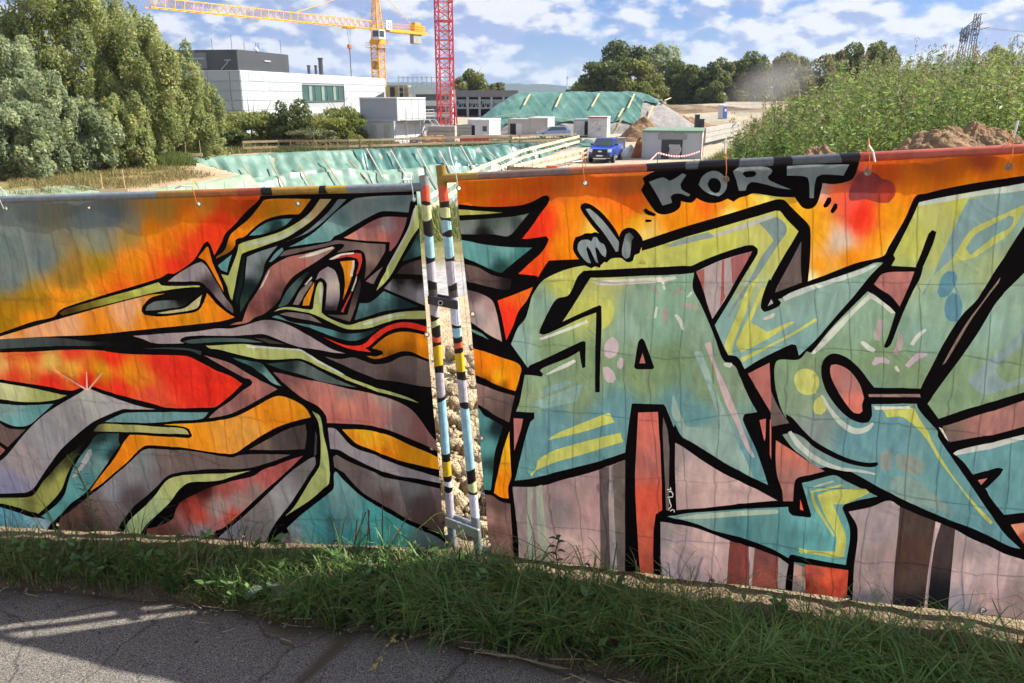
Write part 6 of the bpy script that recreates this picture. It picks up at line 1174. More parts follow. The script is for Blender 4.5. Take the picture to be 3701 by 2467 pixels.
far = (('round bright green tree behind the steel hall', 1080, 163, 215, 32, 235, 3500, BUS, 31), ('small olive tree right of the round bright one', 1138, 194, 215, 22, 240, 1400, OLV, 32), ('small tree beside the television tower', 1325, 196, 214, 20, 240, 1300, DRK, 33),
       ('leftmost dark oak of the far right-hand wood', 1392, 150, 230, 52, 190, 5200, DRK, 34), ('tallest dark tree of the far wood', 1432, 104, 230, 58, 200, 6200, DRK, 35), ('yellow-green tree in the middle of the far wood', 1470, 140, 230, 48, 188, 4600, BUS, 36), ('pale green tall poplar behind the far wood', 1525, 108, 228, 40, 215, 4200, WIL2, 37),
       ('dark tree right of the pale poplar', 1575, 138, 230, 40, 195, 4000, DRK, 38), ('lower dark tree above the brush heap', 1625, 152, 230, 40, 192, 3800, DRK, 39), ('yellowish tree right of the middle of the far wood', 1668, 142, 228, 36, 198, 3500, OLV, 40), ('tall dark tree next to the dust cloud', 1715, 128, 228, 46, 200, 4600, DRK, 41),
       ('dusty olive tree at the end of the far wood', 1775, 132, 226, 50, 205, 4600, OLV, 42), ('bare-topped olive tree right of the dust', 1830, 140, 226, 40, 210, 3200, OLV, 43), ('pale olive tree above the middle of the weeds', 1908, 122, 216, 42, 190, 3600, OLV, 44), ('dark twin-topped tree above the weeds', 1985, 104, 212, 48, 180, 5200, DRK, 45), ('slim dark tree joined to the twin-topped one', 2030, 106, 212, 26, 182, 3000, DRK, 46),
       ('small grey-green tree at the right, beyond the weeds', 2300, 116, 190, 34, 150, 2800, WIL2, 47), ('low olive tree between twin-topped tree and pylon', 2090, 160, 210, 34, 200, 2200, OLV, 48), ('low yellow tree left of the pylon foot', 2150, 162, 208, 38, 210, 2200, BUS, 49), ('dim tree right of the pylon foot', 2262, 150, 205, 34, 215, 2200, DRK, 50))
for a in far: tree('tree', a[0], a[1], a[2], a[3], a[4]*1.1, a[5], int(a[6]*2.0), 0.66, a[7], a[8], group='trees at the far side of the site', low=0.02, lobes=40, gap=0.30, aspect=0.6, droop=0.0, zbase=min(-0.8, at(a[1], a[3]+6, a[5]).z))
# ---- tall weeds on the right bank
def weeds(name, n, seed, xr, yr, hr, size, tones, seedheads, leaves=46):
    rng = np.random.default_rng(seed); VV = []; CC = []
    y = rng.uniform(*yr, n*3); x0_ = 0.258 + 0.115*np.clip((y - 21)/24, 0, 1); fr_ = rng.random(n*3); x = y*(x0_ + (0.86 - x0_)*fr_) + 0.2
    k = (x > xr[0]) & (x < xr[1]) & (fbm(x*0.4, y*0.4, seed) > 0.22); x = x[k][:n]; y = y[k][:n]; n = len(x)
    z = ground_z(x, y); h = rng.uniform(*hr, n)*(0.62 + 0.85*fbm(x*0.5, y*0.5, seed+1))*(0.50 + 0.50*sstep(0, 0.14, x/y - 0.258 - 0.115*np.clip((y - 21)/24, 0, 1))); lean = rng.normal(size=(n, 2))*0.12
    u = rng.random((n, leaves))**0.8; base = np.stack([x, y, z], 1)
    ang = rng.random((n, leaves))*6.283; out = rng.random((n, leaves))*0.20*(1.25 - u*0.75)
    P = np.stack([x[:, None] + lean[:, :1]*u*h[:, None] + np.cos(ang)*out, y[:, None] + lean[:, 1:]*u*h[:, None] + np.sin(ang)*out, z[:, None] + u*h[:, None]], 2).reshape(-1, 3)
    m = len(P); dirv = np.stack([np.cos(ang), np.sin(ang), rng.uniform(-0.5, 0.9, ang.shape)], 2).reshape(-1, 3); dirv /= np.linalg.norm(dirv, axis=1)[:, None]
    w = rng.normal(size=(m, 3)); b = np.cross(dirv, w); b /= np.linalg.norm(b, axis=1)[:, None]
    l = size*rng.uniform(0.45, 1.35, m); V1, F1 = leaf_quads(P, dirv, b, l, l*rng.uniform(0.14, 0.32, m))
    t = np.array(tones); q = np.clip(np.repeat(rng.random(n)*0.5 + 1.4*(fbm(x*0.6, y*0.6, seed+4) - 0.5), leaves)*0.9 + rng.random(m)*0.55, 0, 1); c1 = np.repeat(t[0]*(1-q)[:, None] + t[1]*q[:, None], 4, 0)
    VV.append(V1); CC.append(c1)
    # stems
    tip = base + np.stack([lean[:, 0]*h, lean[:, 1]*h, h], 1); wv = np.stack([rng.normal(size=n), rng.normal(size=n), np.zeros(n)], 1); wv /= np.linalg.norm(wv, axis=1)[:, None]; wv *= 0.008
    V2 = np.stack([base - wv, base + wv, tip + wv*0.4, tip - wv*0.4], 1).reshape(-1, 3); VV.append(V2); CC.append(np.tile(np.array((0.13, 0.14, 0.05)), (len(V2), 1)))
    # feathery seed heads
    s = rng.random(n) < seedheads; ns = int(s.sum())
    if ns:
        per = 16; tb = np.repeat(tip[s], per, 0); uu = rng.random(ns*per); pp = tb + np.stack([rng.normal(size=ns*per)*0.03, rng.normal(size=ns*per)*0.03, -0.38*uu + 0.14], 1)
        a, b = rot_frames(ns*per, rng, -1.6); V3, _ = leaf_quads(pp, a, b, 0.10*rng.uniform(0.6, 1.3, ns*per), np.full(ns*per, 0.022)); VV.append(V3); CC.append(np.tile(np.array((0.27, 0.22, 0.12)), (len(V3), 1))*np.repeat(rng.uniform(0.6, 1.3, ns*per), 4)[:, None])
    V_ = np.concatenate(VV); c_ = np.concatenate(CC); o = np_mesh(name, V_, np.arange(len(V_)).reshape(-1, 4), c_, M_LEAF); return o
WGR = ((0.07, 0.135, 0.03), (0.33, 0.42, 0.12))
o = weeds('tall_weeds', 1500, 61, (3.5, 17), (15.5, 30), (1.2, 2.25), 0.145, WGR, 0.65, 56); tag(o, 'dense thicket of tall green weeds covering the right bank', 'weeds', kind='stuff')
o = weeds('distant_weeds', 1500, 62, (7, 40), (28, 52), (1.2, 2.35), 0.21, WGR, 0.65, 44); tag(o, 'further tall weeds with seed heads along the bank top', 'weeds', kind='stuff')
o = weeds('tall_seed_stalks', 170, 63, (4.5, 30), (16, 44), (1.9, 2.6), 0.12, ((0.16, 0.19, 0.06), (0.42, 0.40, 0.17)), 1.0, 16); tag(o, 'thin taller seed stalks standing out of the weeds', 'weeds', kind='stuff')
# ---- short grass: bank meadow, plateau, rim of the pit
def turf(name, n, seed, fn, h, w, tones, label, wind=(0, 0)):
    rng = np.random.default_rng(seed); x, y = fn(rng, n); z = ground_z(x, y); n = len(x); hh = h*rng.uniform(0.45, 1.25, n)
    ln = rng.normal(size=(n, 2))*0.35*hh[:, None]; wv = rng.normal(size=(n, 2)); wv /= np.linalg.norm(wv, axis=1)[:, None]; wv *= w
    b = np.stack([x, y, z - 0.02], 1); W3 = np.concatenate([wv, np.zeros((n, 1))], 1); T = b + np.stack([ln[:, 0], ln[:, 1], hh], 1)
    V_ = np.stack([b - W3, b + W3, T], 1).reshape(-1, 3); t = np.array(tones); q = rng.random(n)*0.5 + 0.5*fbm(x*0.5, y*0.5, seed); c_ = np.repeat(t[0]*(1-q)[:, None] + t[1]*q[:, None], 3, 0)
    o = np_mesh(name, V_, np.arange(len(V_)).reshape(-1, 3), c_, M_BLADE); tag(o, label, 'grass', kind='stuff'); return o
def f_bank(rng, n):
    x = rng.uniform(-46, -6, n*3); y = rng.uniform(36, 84, n*3); d = poly_dist(PIT, x, y); k = (d < -1.8 - 2.2*rng.random(len(x))) & (fbm(x*0.3, y*0.3, 2) > 0.33) & (x > -0.62*y); return x[k][:n], y[k][:n]
turf('bank_grass', 34000, 71, f_bank, 0.30, 0.035, ((0.17, 0.15, 0.05), (0.33, 0.27, 0.11)), 'short dry grass on the bank above the pit')
def f_edge(rng, n):
    x = rng.uniform(-46, -8, n*3); y = 61 + (x + 46)*0.50 + rng.normal(size=n*3)*1.6; k = (x > -0.62*y) & (poly_dist(PIT, x, y) < -1.0); return x[k][:n], y[k][:n]
turf('tree_edge_grass', 16000, 72, f_edge, 0.85, 0.05, ((0.07, 0.11, 0.025), (0.20, 0.24, 0.07)), 'taller green grass along the foot of the willows')
def f_plat(rng, n):
    y = rng.uniform(13, 40, n*4); x = rng.uniform(-3, 12, n*4); k = (plateau(x, y) > 0.25) & (x < 0.30*y + 0.5) & (fbm(x*0.5, y*0.5, 7) > 0.30); return x[k][:n], y[k][:n]
turf('plateau_grass', 34000, 73, f_plat, 0.30, 0.016, ((0.10, 0.13, 0.03), (0.30, 0.31, 0.10)), 'sunlit grass on the slope behind the right banner')
def f_rim(rng, n):
    R, s = rim_pts(10, 13, n); x = R[:, 0] + rng.normal(size=n)*0.3; y = R[:, 1] + 2.0 + np.abs(rng.normal(size=n))*2.0; return x, y
turf('rim_grass', 5000, 74, f_rim, 0.55, 0.05, ((0.05, 0.08, 0.02), (0.17, 0.20, 0.06)), 'rough grass along the far pit edge')
def f_bld(rng, n):
    x = rng.uniform(-34, -13, n*2); y = rng.uniform(78, 96, n*2); k = poly_dist(PIT, x, y) < -2.5; return x[k][:n], y[k][:n]
turf('meadow_grass', 9000, 75, f_bld, 0.5, 0.06, ((0.10, 0.12, 0.03), (0.26, 0.24, 0.09)), 'meadow grass in front of the bushes')
# ---- soil heaps close behind the right banner
def clod_heap(name, label, vx, vy_top, Y, rx, ry, seed, n=130):
    p = at(vx, vy_top, Y); b = gz(p.x, p.y) - 0.1; h = p.z - b
    o = heap(name, label, p.x, p.y, rx, ry, h, mat('clod_soil', (0.22, 0.14, 0.08), 0.97, 0.30, 3.0, bump=1.0, bscale=16, spec=0.05, detail=10, col2=(0.33, 0.22, 0.13)), seed=seed, n=n, rough=0.30, base=b, sharp=1.9)
    co = np.empty(len(o.data.vertices)*3, np.float32); o.data.vertices.foreach_get('co', co); co = co.reshape(-1, 3)
    co[:, 2] += (fbm(co[:, 0]*5, co[:, 1]*5, seed, 4, 0.6) - 0.5)*0.22 + (fbm(co[:, 0]*14, co[:, 1]*14, seed+2, 3, 0.6)-0.5)*0.11
    o.data.vertices.foreach_set('co', co.ravel()); o.data.update(); return o
clod_heap('soil_heap', 'large crumbly brown soil heap behind the right banner under the weeds', 2240, 303, 14.5, 2.5, 1.6, 81, 190)
clod_heap('soil_heap', 'small brown soil heap behind the KORT lettering, left of the large heap', 1868, 338, 15.0, 0.85, 0.8, 82, 90)
# ---------------------------------------------------------------- the two fence panels and their painted banners
PAN = {'L': dict(o=Vector((-0.3331, 3.5026, -2.1592 + ZC)), u=Vector((0.9861, -0.1595, 0.0468)), v=Vector((-0.0462, 0.0075, 0.9989)), art=ART_L, u0=-3.41, u1=0.0),
       'R': dict(o=Vector((-0.1057, 3.3732, -2.1021 + ZC)), u=Vector((0.9393, -0.3343, 0.0773)), v=Vector((-0.0728, 0.0259, 0.9970)), art=ART_R, u0=0.0, u1=3.41)}
BH = 1.76
for p in PAN.values():
    p['u'].normalize(); p['v'] = (p['v'] - p['u']*p['v'].dot(p['u'])).normalized(); p['n'] = p['u'].cross(p['v']).normalized()
    if p['n'].y > 0: p['n'] = -p['n']                    # towards the camera
def px_uv(pan, pts):
    p = PAN[pan]; P = np.asarray(pts, float); x = (P[:, 0] - 1850.5)/FPX; y = -(P[:, 1] - 1233.5)/FPX
    d = np.stack([x, CT + y*ST, -ST + y*CT], 1); o = np.array(p['o']) - np.array((0, 0, ZC)); n = np.array(p['n'])
    X = d*((o @ n)/(d @ n))[:, None] - o
    return np.stack([X @ np.array(p['u']), X @ np.array(p['v'])], 1)
def uv_px(pan, uv):
    p = PAN[pan]; X = np.array(p['o']) + uv[:, :1]*np.array(p['u']) + uv[:, 1:]*np.array(p['v']) - np.array((0, 0, ZC))
    fw = X[:, 1]*CT - X[:, 2]*ST; up = X[:, 1]*ST + X[:, 2]*CT
    return np.stack([1850.5 + FPX*X[:, 0]/fw, 1233.5 - FPX*up/fw], 1)
def banner_w(pan, u, v):
    """how far the cloth bulges towards the camera (metres)"""
    s = 3 if pan == 'L' else 17
    w = 0.050*(fbm(u*1.3 + s, v*1.1, s, 3) - 0.5) + 0.020*(fbm(u*4.2 + v*1.2, v*2.0, s+2, 3) - 0.5) + 0.004*(fbm(u*13, v*9, s+5, 3) - 0.5)
    for k, c in enumerate(np.arange(-3.4, 3.4, 0.285)):                     # packing folds
        cc = c + 0.012*math.sin(k*1.7) + 0.02*np.sin(v*2 + k); w = w + (0.0065 if k % 2 else -0.006)*np.exp(-np.abs(u - cc)/0.013)
    for k, c in enumerate((0.42, 0.88, 1.32)):
        cc = c + 0.03*np.sin(u*1.3 + k); w = w + (0.006 if k % 2 else -0.006)*np.exp(-np.abs(v - cc)/0.011)
    low = np.exp(-v/0.16); w = w + 0.016*low*(fbm(u*5, v*10, s+9, 3) - 0.5)*2
    top = np.exp(-(BH - v)/0.10); w = w - 0.006*top*(0.5 + 0.5*np.cos(u*2*math.pi/0.47))
    return w
HOLES = {'L': 'A 48,205 893,190 2003,160 B 823,213 2005,165 D 2140,355 2188,1510 F 2130,390 230,1275 1165,1335 E 575,1170', 'R': 'G 52,222 1325,170 H 963,243 I 765,285 2195,228 J 180,160 285,1410 M 360,1140 1360,1342 P 820,820 2188,990 Q 1938,1135'}
def cloth_mat():
    m = bpy.data.materials.new('painted_banner_cloth'); m.use_nodes = True; nt = m.node_tree; N = nt.nodes; L = nt.links; b = N['Principled BSDF']; out = N['Material Output']
    a = N.new('ShaderNodeAttribute'); a.attribute_name = 'Paint'
    tc = N.new('ShaderNodeTexCoord')
    n1 = N.new('ShaderNodeTexNoise'); n1.inputs['Scale'].default_value = 7; n1.inputs['Detail'].default_value = 8; n1.inputs['Roughness'].default_value = 0.65; L.new(tc.outputs['Object'], n1.inputs['Vector'])
    mp = N.new('ShaderNodeMapping'); mp.inputs['Scale'].default_value = (1.0, 1.0, 0.22); L.new(tc.outputs['Object'], mp.inputs['Vector'])
    n2 = N.new('ShaderNodeTexNoise'); n2.inputs['Scale'].default_value = 55; n2.inputs['Detail'].default_value = 4; L.new(mp.outputs[0], n2.inputs['Vector'])
    ad = N.new('ShaderNodeMath'); ad.operation = 'MULTIPLY_ADD'; L.new(n1.outputs['Fac'], ad.inputs[0]); ad.inputs[1].default_value = 0.26; ad.inputs[2].default_value = 0.78
    ad2 = N.new('ShaderNodeMath'); ad2.operation = 'MULTIPLY_ADD'; L.new(n2.outputs['Fac'], ad2.inputs[0]); ad2.inputs[1].default_value = 0.18; L.new(ad.outputs[0], ad2.inputs[2])
    mul = N.new('ShaderNodeMix'); mul.data_type = 'RGBA'; mul.blend_type = 'MULTIPLY'; mul.inputs['Factor'].default_value = 1.0; L.new(a.outputs['Color'], mul.inputs['A']); L.new(ad2.outputs[0], mul.inputs['B'])
    L.new(mul.outputs['Result'], b.inputs['Base Color']); b.inputs['Roughness'].default_value = 0.55; b.inputs['Specular IOR Level'].default_value = 0.10
    nb = N.new('ShaderNodeTexNoise'); nb.inputs['Scale'].default_value = 9; nb.inputs['Detail'].default_value = 5; nb.inputs['Distortion'].default_value = 0.8; L.new(tc.outputs['Object'], nb.inputs['Vector'])
    bp = N.new('ShaderNodeBump'); bp.inputs['Strength'].default_value = 0.30; bp.inputs['Distance'].default_value = 0.03; L.new(nb.outputs['Fac'], bp.inputs['Height']); L.new(bp.outputs[0], b.inputs['Normal'])
    t = N.new('ShaderNodeBsdfTranslucent'); tm_ = N.new('ShaderNodeMath'); tm_.operation = 'MULTIPLY_ADD'; L.new(n2.outputs['Fac'], tm_.inputs[0]); tm_.inputs[1].default_value = 0.9; tm_.inputs[2].default_value = 0.55; tmm = N.new('ShaderNodeMix'); tmm.data_type = 'RGBA'; tmm.blend_type = 'MULTIPLY'; tmm.inputs['Factor'].default_value = 1.0; L.new(mul.outputs['Result'], tmm.inputs['A']); L.new(tm_.outputs[0], tmm.inputs['B']); L.new(tmm.outputs['Result'], t.inputs['Color']); L.new(bp.outputs[0], t.inputs['Normal'])
    ms = N.new('ShaderNodeMixShader'); ms.inputs[0].default_value = 0.36; L.new(b.outputs[0], ms.inputs[1]); L.new(t.outputs[0], ms.inputs[2]); L.new(ms.outputs[0], out.inputs['Surface'])
    return m
M_CLOTH = cloth_mat()
def make_banner(pan, label):
    p = PAN[pan]; u0, u1 = p['u0'], p['u1']
    pts = []; edges = []; polys = []
    def loop(uv):
        b = len(pts); pts.extend([tuple(q) for q in uv]); n = len(uv); edges.extend([(b+i, b+(i+1) % n) for i in range(n)])
    for spec, s in p['art']:
        o = smooth_outline(tile_pts(s)); polys.append((spec, o)); loop(px_uv(pan, o))
    rect = np.array([(u0 + (u1-u0)*k/60, 0) for k in range(60)] + [(u1, BH*k/40) for k in range(40)] + [(u1 - (u1-u0)*k/60, BH) for k in range(60)] + [(u0, BH - BH*k/40) for k in range(40)]); loop(rect)
    holes = px_uv(pan, tile_pts(HOLES[pan]))
    for h in holes: loop([(h[0] + 0.0085*math.cos(t), h[1] + 0.0085*math.sin(t)) for t in np.linspace(0, 2*math.pi, 11)[:-1]])
    gu, gv = np.meshgrid(np.arange(u0 + 0.011, u1, 0.022), np.arange(0.011, BH, 0.022)); gu = gu + 0.003*np.sin(gv*90); G = np.stack([gu.ravel(), gv.ravel()], 1)
    pts.extend([tuple(q) for q in G])
    V2, _, F2, _, _, _ = delaunay_2d_cdt([Vector(q) for q in pts], edges, [], 0, 1e-5)
    V2 = np.array([(q.x, q.y) for q in V2]); F2 = np.array([f for f in F2], np.int32)
    c = V2[F2].mean(1); keep = (c[:, 0] > u0) & (c[:, 0] < u1) & (c[:, 1] > 0) & (c[:, 1] < BH)
    for h in holes: keep &= (c[:, 0]-h[0])**2 + (c[:, 1]-h[1])**2 > 0.0082**2
    F2 = F2[keep]; c = c[keep]; used = np.unique(F2); re = -np.ones(len(V2), int); re[used] = np.arange(len(used)); V2 = V2[used]; F2 = re[F2]
    cpx = uv_px(pan, c); vpx = uv_px(pan, V2); fcol = np.tile(np.array(INK, float), (len(F2)*3, 1)); flat = F2.ravel()
    for spec, o in polys:
        k = np.nonzero(inside(o, cpx))[0]
        if len(k) == 0: continue
        ids = (k[:, None]*3 + np.arange(3)).ravel(); fcol[ids] = cell_colour(spec, vpx[flat[ids]])
    warm = np.clip((fcol[:, 0] - fcol[:, 2])/140.0, 0, 1)[:, None]; lin = np.clip(srgb_lin(fcol)*np.array((1.02, 0.99, 0.91))*(1.12 + 0.30*warm), 0, 0.9)
    w = banner_w(pan, V2[:, 0], V2[:, 1])
    X = V2[:, :1]*np.array(p['u']) + V2[:, 1:]*np.array(p['v']) + w[:, None]*np.array(p['n'])
    ob = np_mesh('banner', X, F2, None, M_CLOTH, None, True, p['o'])
    a = ob.data.color_attributes.new('Paint', 'FLOAT_COLOR', 'CORNER'); a.data.foreach_set('color', np.concatenate([lin, np.ones((len(lin), 1))], 1).astype(np.float32).ravel())
    tag(ob, label, 'banner')
    Un, Vn, Nn = p['u'], p['v'], p['n']
    def L3(u, v, d=0.0): return Un*float(u) + Vn*float(v) + Nn*float(d)
    for h in holes:
        q = MB(); n = 16; d = float(banner_w(pan, np.array([h[0]]), np.array([h[1]]))[0])
        ring = lambda r, e: [L3(h[0] + r*math.cos(t), h[1] + r*math.sin(t), d + e) for t in np.linspace(0, 2*math.pi, n+1)[:-1]]
        A, B_, D_ = ring(0.0083, 0.0018), ring(0.0102, 0.0030), ring(0.0128, 0.0010); E_ = ring(0.0083, -0.003); q.add(E_ + A + B_ + D_, [(r*n+i, r*n+(i+1) % n, (r+1)*n+(i+1) % n, (r+1)*n+i) for r in range(3) for i in range(n)]); q.build('grommet', mat('grommet_metal', (0.22, 0.20, 0.17), 0.45, 0.15, 40, metal=0.6), ob, smooth=True)
    # doubled hem behind the top edge, hanging lower between the grommets
    hem = []; us = np.linspace(u0 + 0.004, u1 - 0.004, 160)
    tops = sorted(h[0] for h in holes if h[1] > BH - 0.16)
    dm = np.min(np.abs(us[:, None] - np.array(tops)[None, :]), 1)
    lowv = BH - 0.055 - 0.075*np.clip(dm/0.24, 0, 1)**1.3 - 0.012*np.sin(us*9)
    for u, lv in zip(us, lowv):
        for t in (0, 0.5, 1): v_ = BH*(1-t) + lv*t - 0.001; hem.append(L3(u, v_, float(banner_w(pan, np.array([u]), np.array([v_]))[0]) - 0.006 - 0.004*t))
    Fh = np.array([(i*3+j, i*3+j+1, i*3+j+4, i*3+j+3) for i in range(159) for j in (0, 1) if dm[i] > 0.017 and dm[i+1] > 0.017])
    np_mesh('hem', np.array(hem), Fh, None, mat('hem_cloth', (0.60, 0.58, 0.55), 0.7, 0.08, 4, trans=0.35), ob, True)
    return ob, L3, holes
BL, L3L, HL = make_banner('L', 'left painted banner with a long-beaked orange bird head in flowing ribbons')
BR, L3R, HR = make_banner('R', 'right painted banner with big green letters, a pointing hand and KORT')
# cable ties
M_TIEW = mat('white_cable_tie', (0.75, 0.74, 0.70), 0.4, 0.05, 20); M_TIEO = mat('orange_cable_tie', (0.72, 0.25, 0.07), 0.45, 0.1, 20)
def tie(ob, L3, h, tail, m, up=0.10):
    q = MB(); q.path([L3(h[0], h[1], 0.006), L3(h[0]+0.004, h[1]+0.04, 0.022), L3(h[0]+0.002, BH+0.052, 0.03), L3(h[0], BH+0.078, 0.0), L3(h[0], BH+0.04, -0.03), L3(h[0], h[1]+0.01, -0.012)], 0.0017, 6); q.build('cable_tie', m, ob)
    if tail: q = MB(); q.path([L3(h[0], BH+0.055, 0.03)] + [L3(h[0]+a, BH+0.055+b, 0.035+c) for a, b, c in tail], 0.0035, 6); q.build('cable_tie', M_TIEW, ob)
tie(BL, L3L, HL[2], ((-0.03, 0.006, 0.02), (-0.065, -0.006, 0.02)), M_TIEO); tie(BL, L3L, HL[0], ((-0.01, 0.05, 0.01), (-0.03, 0.09, 0.0)), M_TIEW); tie(BL, L3L, HL[4], ((-0.025, 0.0, 0.02), (-0.045, -0.02, 0.02)), M_TIEW)
tie(BR, L3R, HR[1], ((-0.03, 0.0, 0.02), (-0.05, -0.012, 0.02)), M_TIEO); tie(BR, L3R, HR[0], ((-0.008, 0.04, 0.0), (-0.014, 0.085, 0.0)), M_TIEW); tie(BR, L3R, HR[2], ((0.0, 0.03, 0.0), (0.003, 0.055, 0.0)), M_TIEO); tie(BR, L3R, HR[3], ((0.012, -0.02, 0.02), (0.02, -0.055, 0.02)), M_TIEO); tie(BR, L3R, HR[4], ((0.004, 0.025, 0.0), (0.008, 0.055, 0.0)), M_TIEO)
# ---- steel panels
M_TUBE = mat('painted_tube', attr='Col', rough=0.45, var=0.22, scale=38, spec=0.4, detail=8)
def painted_tube(name, parent, P0, P1, r, bands, n=14, cap=True, wob=0.005):
    """tube with painted bands [(t0,t1,rgb)] along its length; t from P0 to P1"""
    d = (P1-P0).normalized(); a = d.cross(Vector((0, 1, 0))).normalized(); b = d.cross(a); V_ = []; c_ = []; F_ = []
    for t0, t1, c in bands:
        k = len(V_)
        for t in (t0, t1):
            for i in range(n):
                th = 2*math.pi*i/n; sl = 0.0 if t < 0.002 or t > 0.998 else wob/(P1-P0).length*(math.sin(th + t*913.0) + 0.5*math.sin(2*th + t*377.0)); V_.append(P0.lerp(P1, t + sl) + (a*math.cos(th) + b*math.sin(th))*r); c_.append(c)
        F_ += [(k+i, k+(i+1) % n, k+n+(i+1) % n, k+n+i) for i in range(n)]
    o = np_mesh(name, np.array(V_), np.array(F_), srgb_lin(np.array(c_))*1.25, M_TUBE, parent, True)
    return o
CB = dict(k=INK, s=(120, 122, 122), o=(132, 108, 40), r=(190, 80, 55), l=(172, 178, 128), b=(136, 174, 184), m=(164, 155, 161), y=(192, 156, 28), w=(190, 190, 196), g=(112, 114, 118), d=(70, 62, 64))
def bands(seq, y0, y1):
    """seq: code and end row (photo px) from the top down -> parametric bands from bottom (0) to top (1)"""
    out = []; a = y0
    ends = [e for _, e in seq]
    for i in range(len(seq)-1):                                  # black bands narrowed: paleness of sunlit post edges put into the paint
        if seq[i][0] == 'k': ends[i] -= 0.12*(ends[i] - (ends[i-1] if i else y0))
        elif seq[i+1][0] == 'k': ends[i] += 0.12*(ends[i+1] - ends[i])
    for (c, _), e in zip(seq, ends): out.append((1-(e-y0)/(y1-y0), 1-(a-y0)/(y1-y0), CB[c])); a = e
    return out
def build_panel(pan, label, post_u, post_top, seq, y0, y1):
    p = PAN[pan]; r = empty('mesh_fence', p['o'], 0, label, 'fence'); U, Vv, Nn = p['u'], p['v'], p['n']
    L = lambda u, v, d=0.0: U*u + Vv*v + Nn*d
    u0, u1 = (p['u0']-0.05, post_u) if pan == 'L' else (post_u, p['u1']+0.05)
    gb = -0.17
    painted_tube('post', r, L(post_u, gb, -0.052), L(post_u, post_top, -0.035), 0.0212, bands(seq, y0, y1))
    q = MB(); q.tube(L(post_u, post_top-0.001, -0.052), L(post_u, post_top, -0.052), 0.0208, 14); q.build('post_cap', M_DARK, r)
    ends = u0 if pan == 'L' else u1
    q = MB(); q.tube(L(ends, gb, -0.035), L(ends, BH+0.06, -0.035), 0.021, 12); q.build('post', M_STEEL, r, smooth=True)
    # top rail painted like the banner beneath it
    tv = BH + 0.014 if pan == 'L' else BH + 0.010
    cl = {'L': [(-99, (105, 112, 116)), (560, (140, 105, 52)), (700, (150, 88, 42)), (850, (140, 62, 40)), (937, INK), (975, (150, 112, 42)), (1148, INK), (1176, (150, 128, 48)), (1250, (108, 114, 118)), (9999, None)],
          'R': [(-99, (140, 108, 45)), (1720, (112, 92, 84)), (2060, (150, 92, 58)), (2200, (150, 80, 55)), (2330, INK), (2480, (80, 84, 88)), (2520, INK), (2673, (84, 90, 94)), (2790, INK), (2860, (78, 82, 88)), (3040, INK), (3105, (150, 66, 52)), (3300, (160, 78, 60)), (9999, None)]}[pan]
    tu = lambda c: float(np.clip((px_uv(pan, [(c, 700.0 if pan == 'L' else 640.0 - (c - 1648)*0.048)])[0, 0] - u0)/(u1 - u0), 0, 1))
    cols = [(0.0 if a < 0 else tu(a), 1.0 if b > 9000 else tu(b), c) for (a, c), (b, _) in zip(cl[:-1], cl[1:])]
    painted_tube('top_rail', r, L(u0, tv, -0.032), L(u1, tv, -0.032), 0.0195, cols)
    bv = -0.022 if pan == 'R' else 0.03
    q = MB(); q.tube(L(u0, bv, -0.062), L(u1, bv, -0.062), 0.016, 12); q.build('bottom_rail', mat('dull_steel', (0.20, 0.20, 0.21), 0.5, 0.15, 9, metal=0.5), r, smooth=True)
    me = None
    for k, u in enumerate(np.arange(u0 + 0.05, u1 - 0.02, 0.096 if pan == 'L' else 0.118)):
        if me is None: me = MB().tube(L(0, -0.04, -0.045), L(0, BH + (0.062 if pan == 'L' else -0.01), -0.045), 0.0011, 6).mesh('wire'); me.materials.append(M_STEEL)
        o = bpy.data.objects.new('wire', me); C.objects.link(o); o.parent = r; o.location = U*float(u)
    for v in (0.29, 0.57, 0.85, 1.13, 1.41):
        MB().tube(L(u0, v, -0.050), L(u1, v, -0.050), 0.0012, 6).build('wire', M_STEEL, r)
    return r, L
# rows in photo pixels, from the post top down
yb = lambda c, o=1440: 580 + c/2.1775
y2 = lambda c: 1300 + c/2.0907
seqR = [('o', yb(215)), ('r', yb(330)), ('k', yb(385)), ('l', yb(440)), ('k', yb(475)), ('b', yb(540)), ('k', yb(580)), ('b', yb(725)), ('k', yb(770)), ('m', yb(925)), ('k', yb(985)), ('d', yb(1040)), ('w', yb(1230)), ('k', yb(1262)), ('b', yb(1318)), ('k', yb(1375)), ('r', yb(1420)), ('k', yb(1458)), ('y', y2(25)), ('k', y2(110)), ('m', y2(270)), ('k', y2(318)), ('b', y2(790)), ('k', y2(930)), ('l', y2(985)), ('k', y2(1012)), ('w', y2(1210)), ('g', 2070)]
seqL = [('s', yb(215)), ('r', yb(330)), ('k', yb(357)), ('l', yb(440)), ('k', yb(590)), ('b', yb(722)), ('k', yb(770)), ('m', yb(895)), ('k', yb(985)), ('d', yb(1060)), ('m', yb(1165)), ('k', yb(1205)), ('l', yb(1235)), ('k', yb(1330)), ('r', yb(1368)), ('k', yb(1402)), ('y', yb(1545)), ('k', y2(50)), ('m', y2(215)), ('k', y2(265)), ('b', y2(660)), ('k', y2(755)), ('y', y2(850)), ('k', y2(905)), ('w', y2(945)), ('k', y2(990)), ('m', y2(1200)), ('g', 2080)]
FR, LR_ = build_panel('R', 'right steel mesh fence panel with banded painted post at the gap', -0.082, BH + 0.066, seqR, yb(80), 2130.0)
FL, LL_ = build_panel('L', 'left steel mesh fence panel with grey-topped painted post at the gap', 0.028, BH + 0.062, seqL, yb(155), 2120.0)
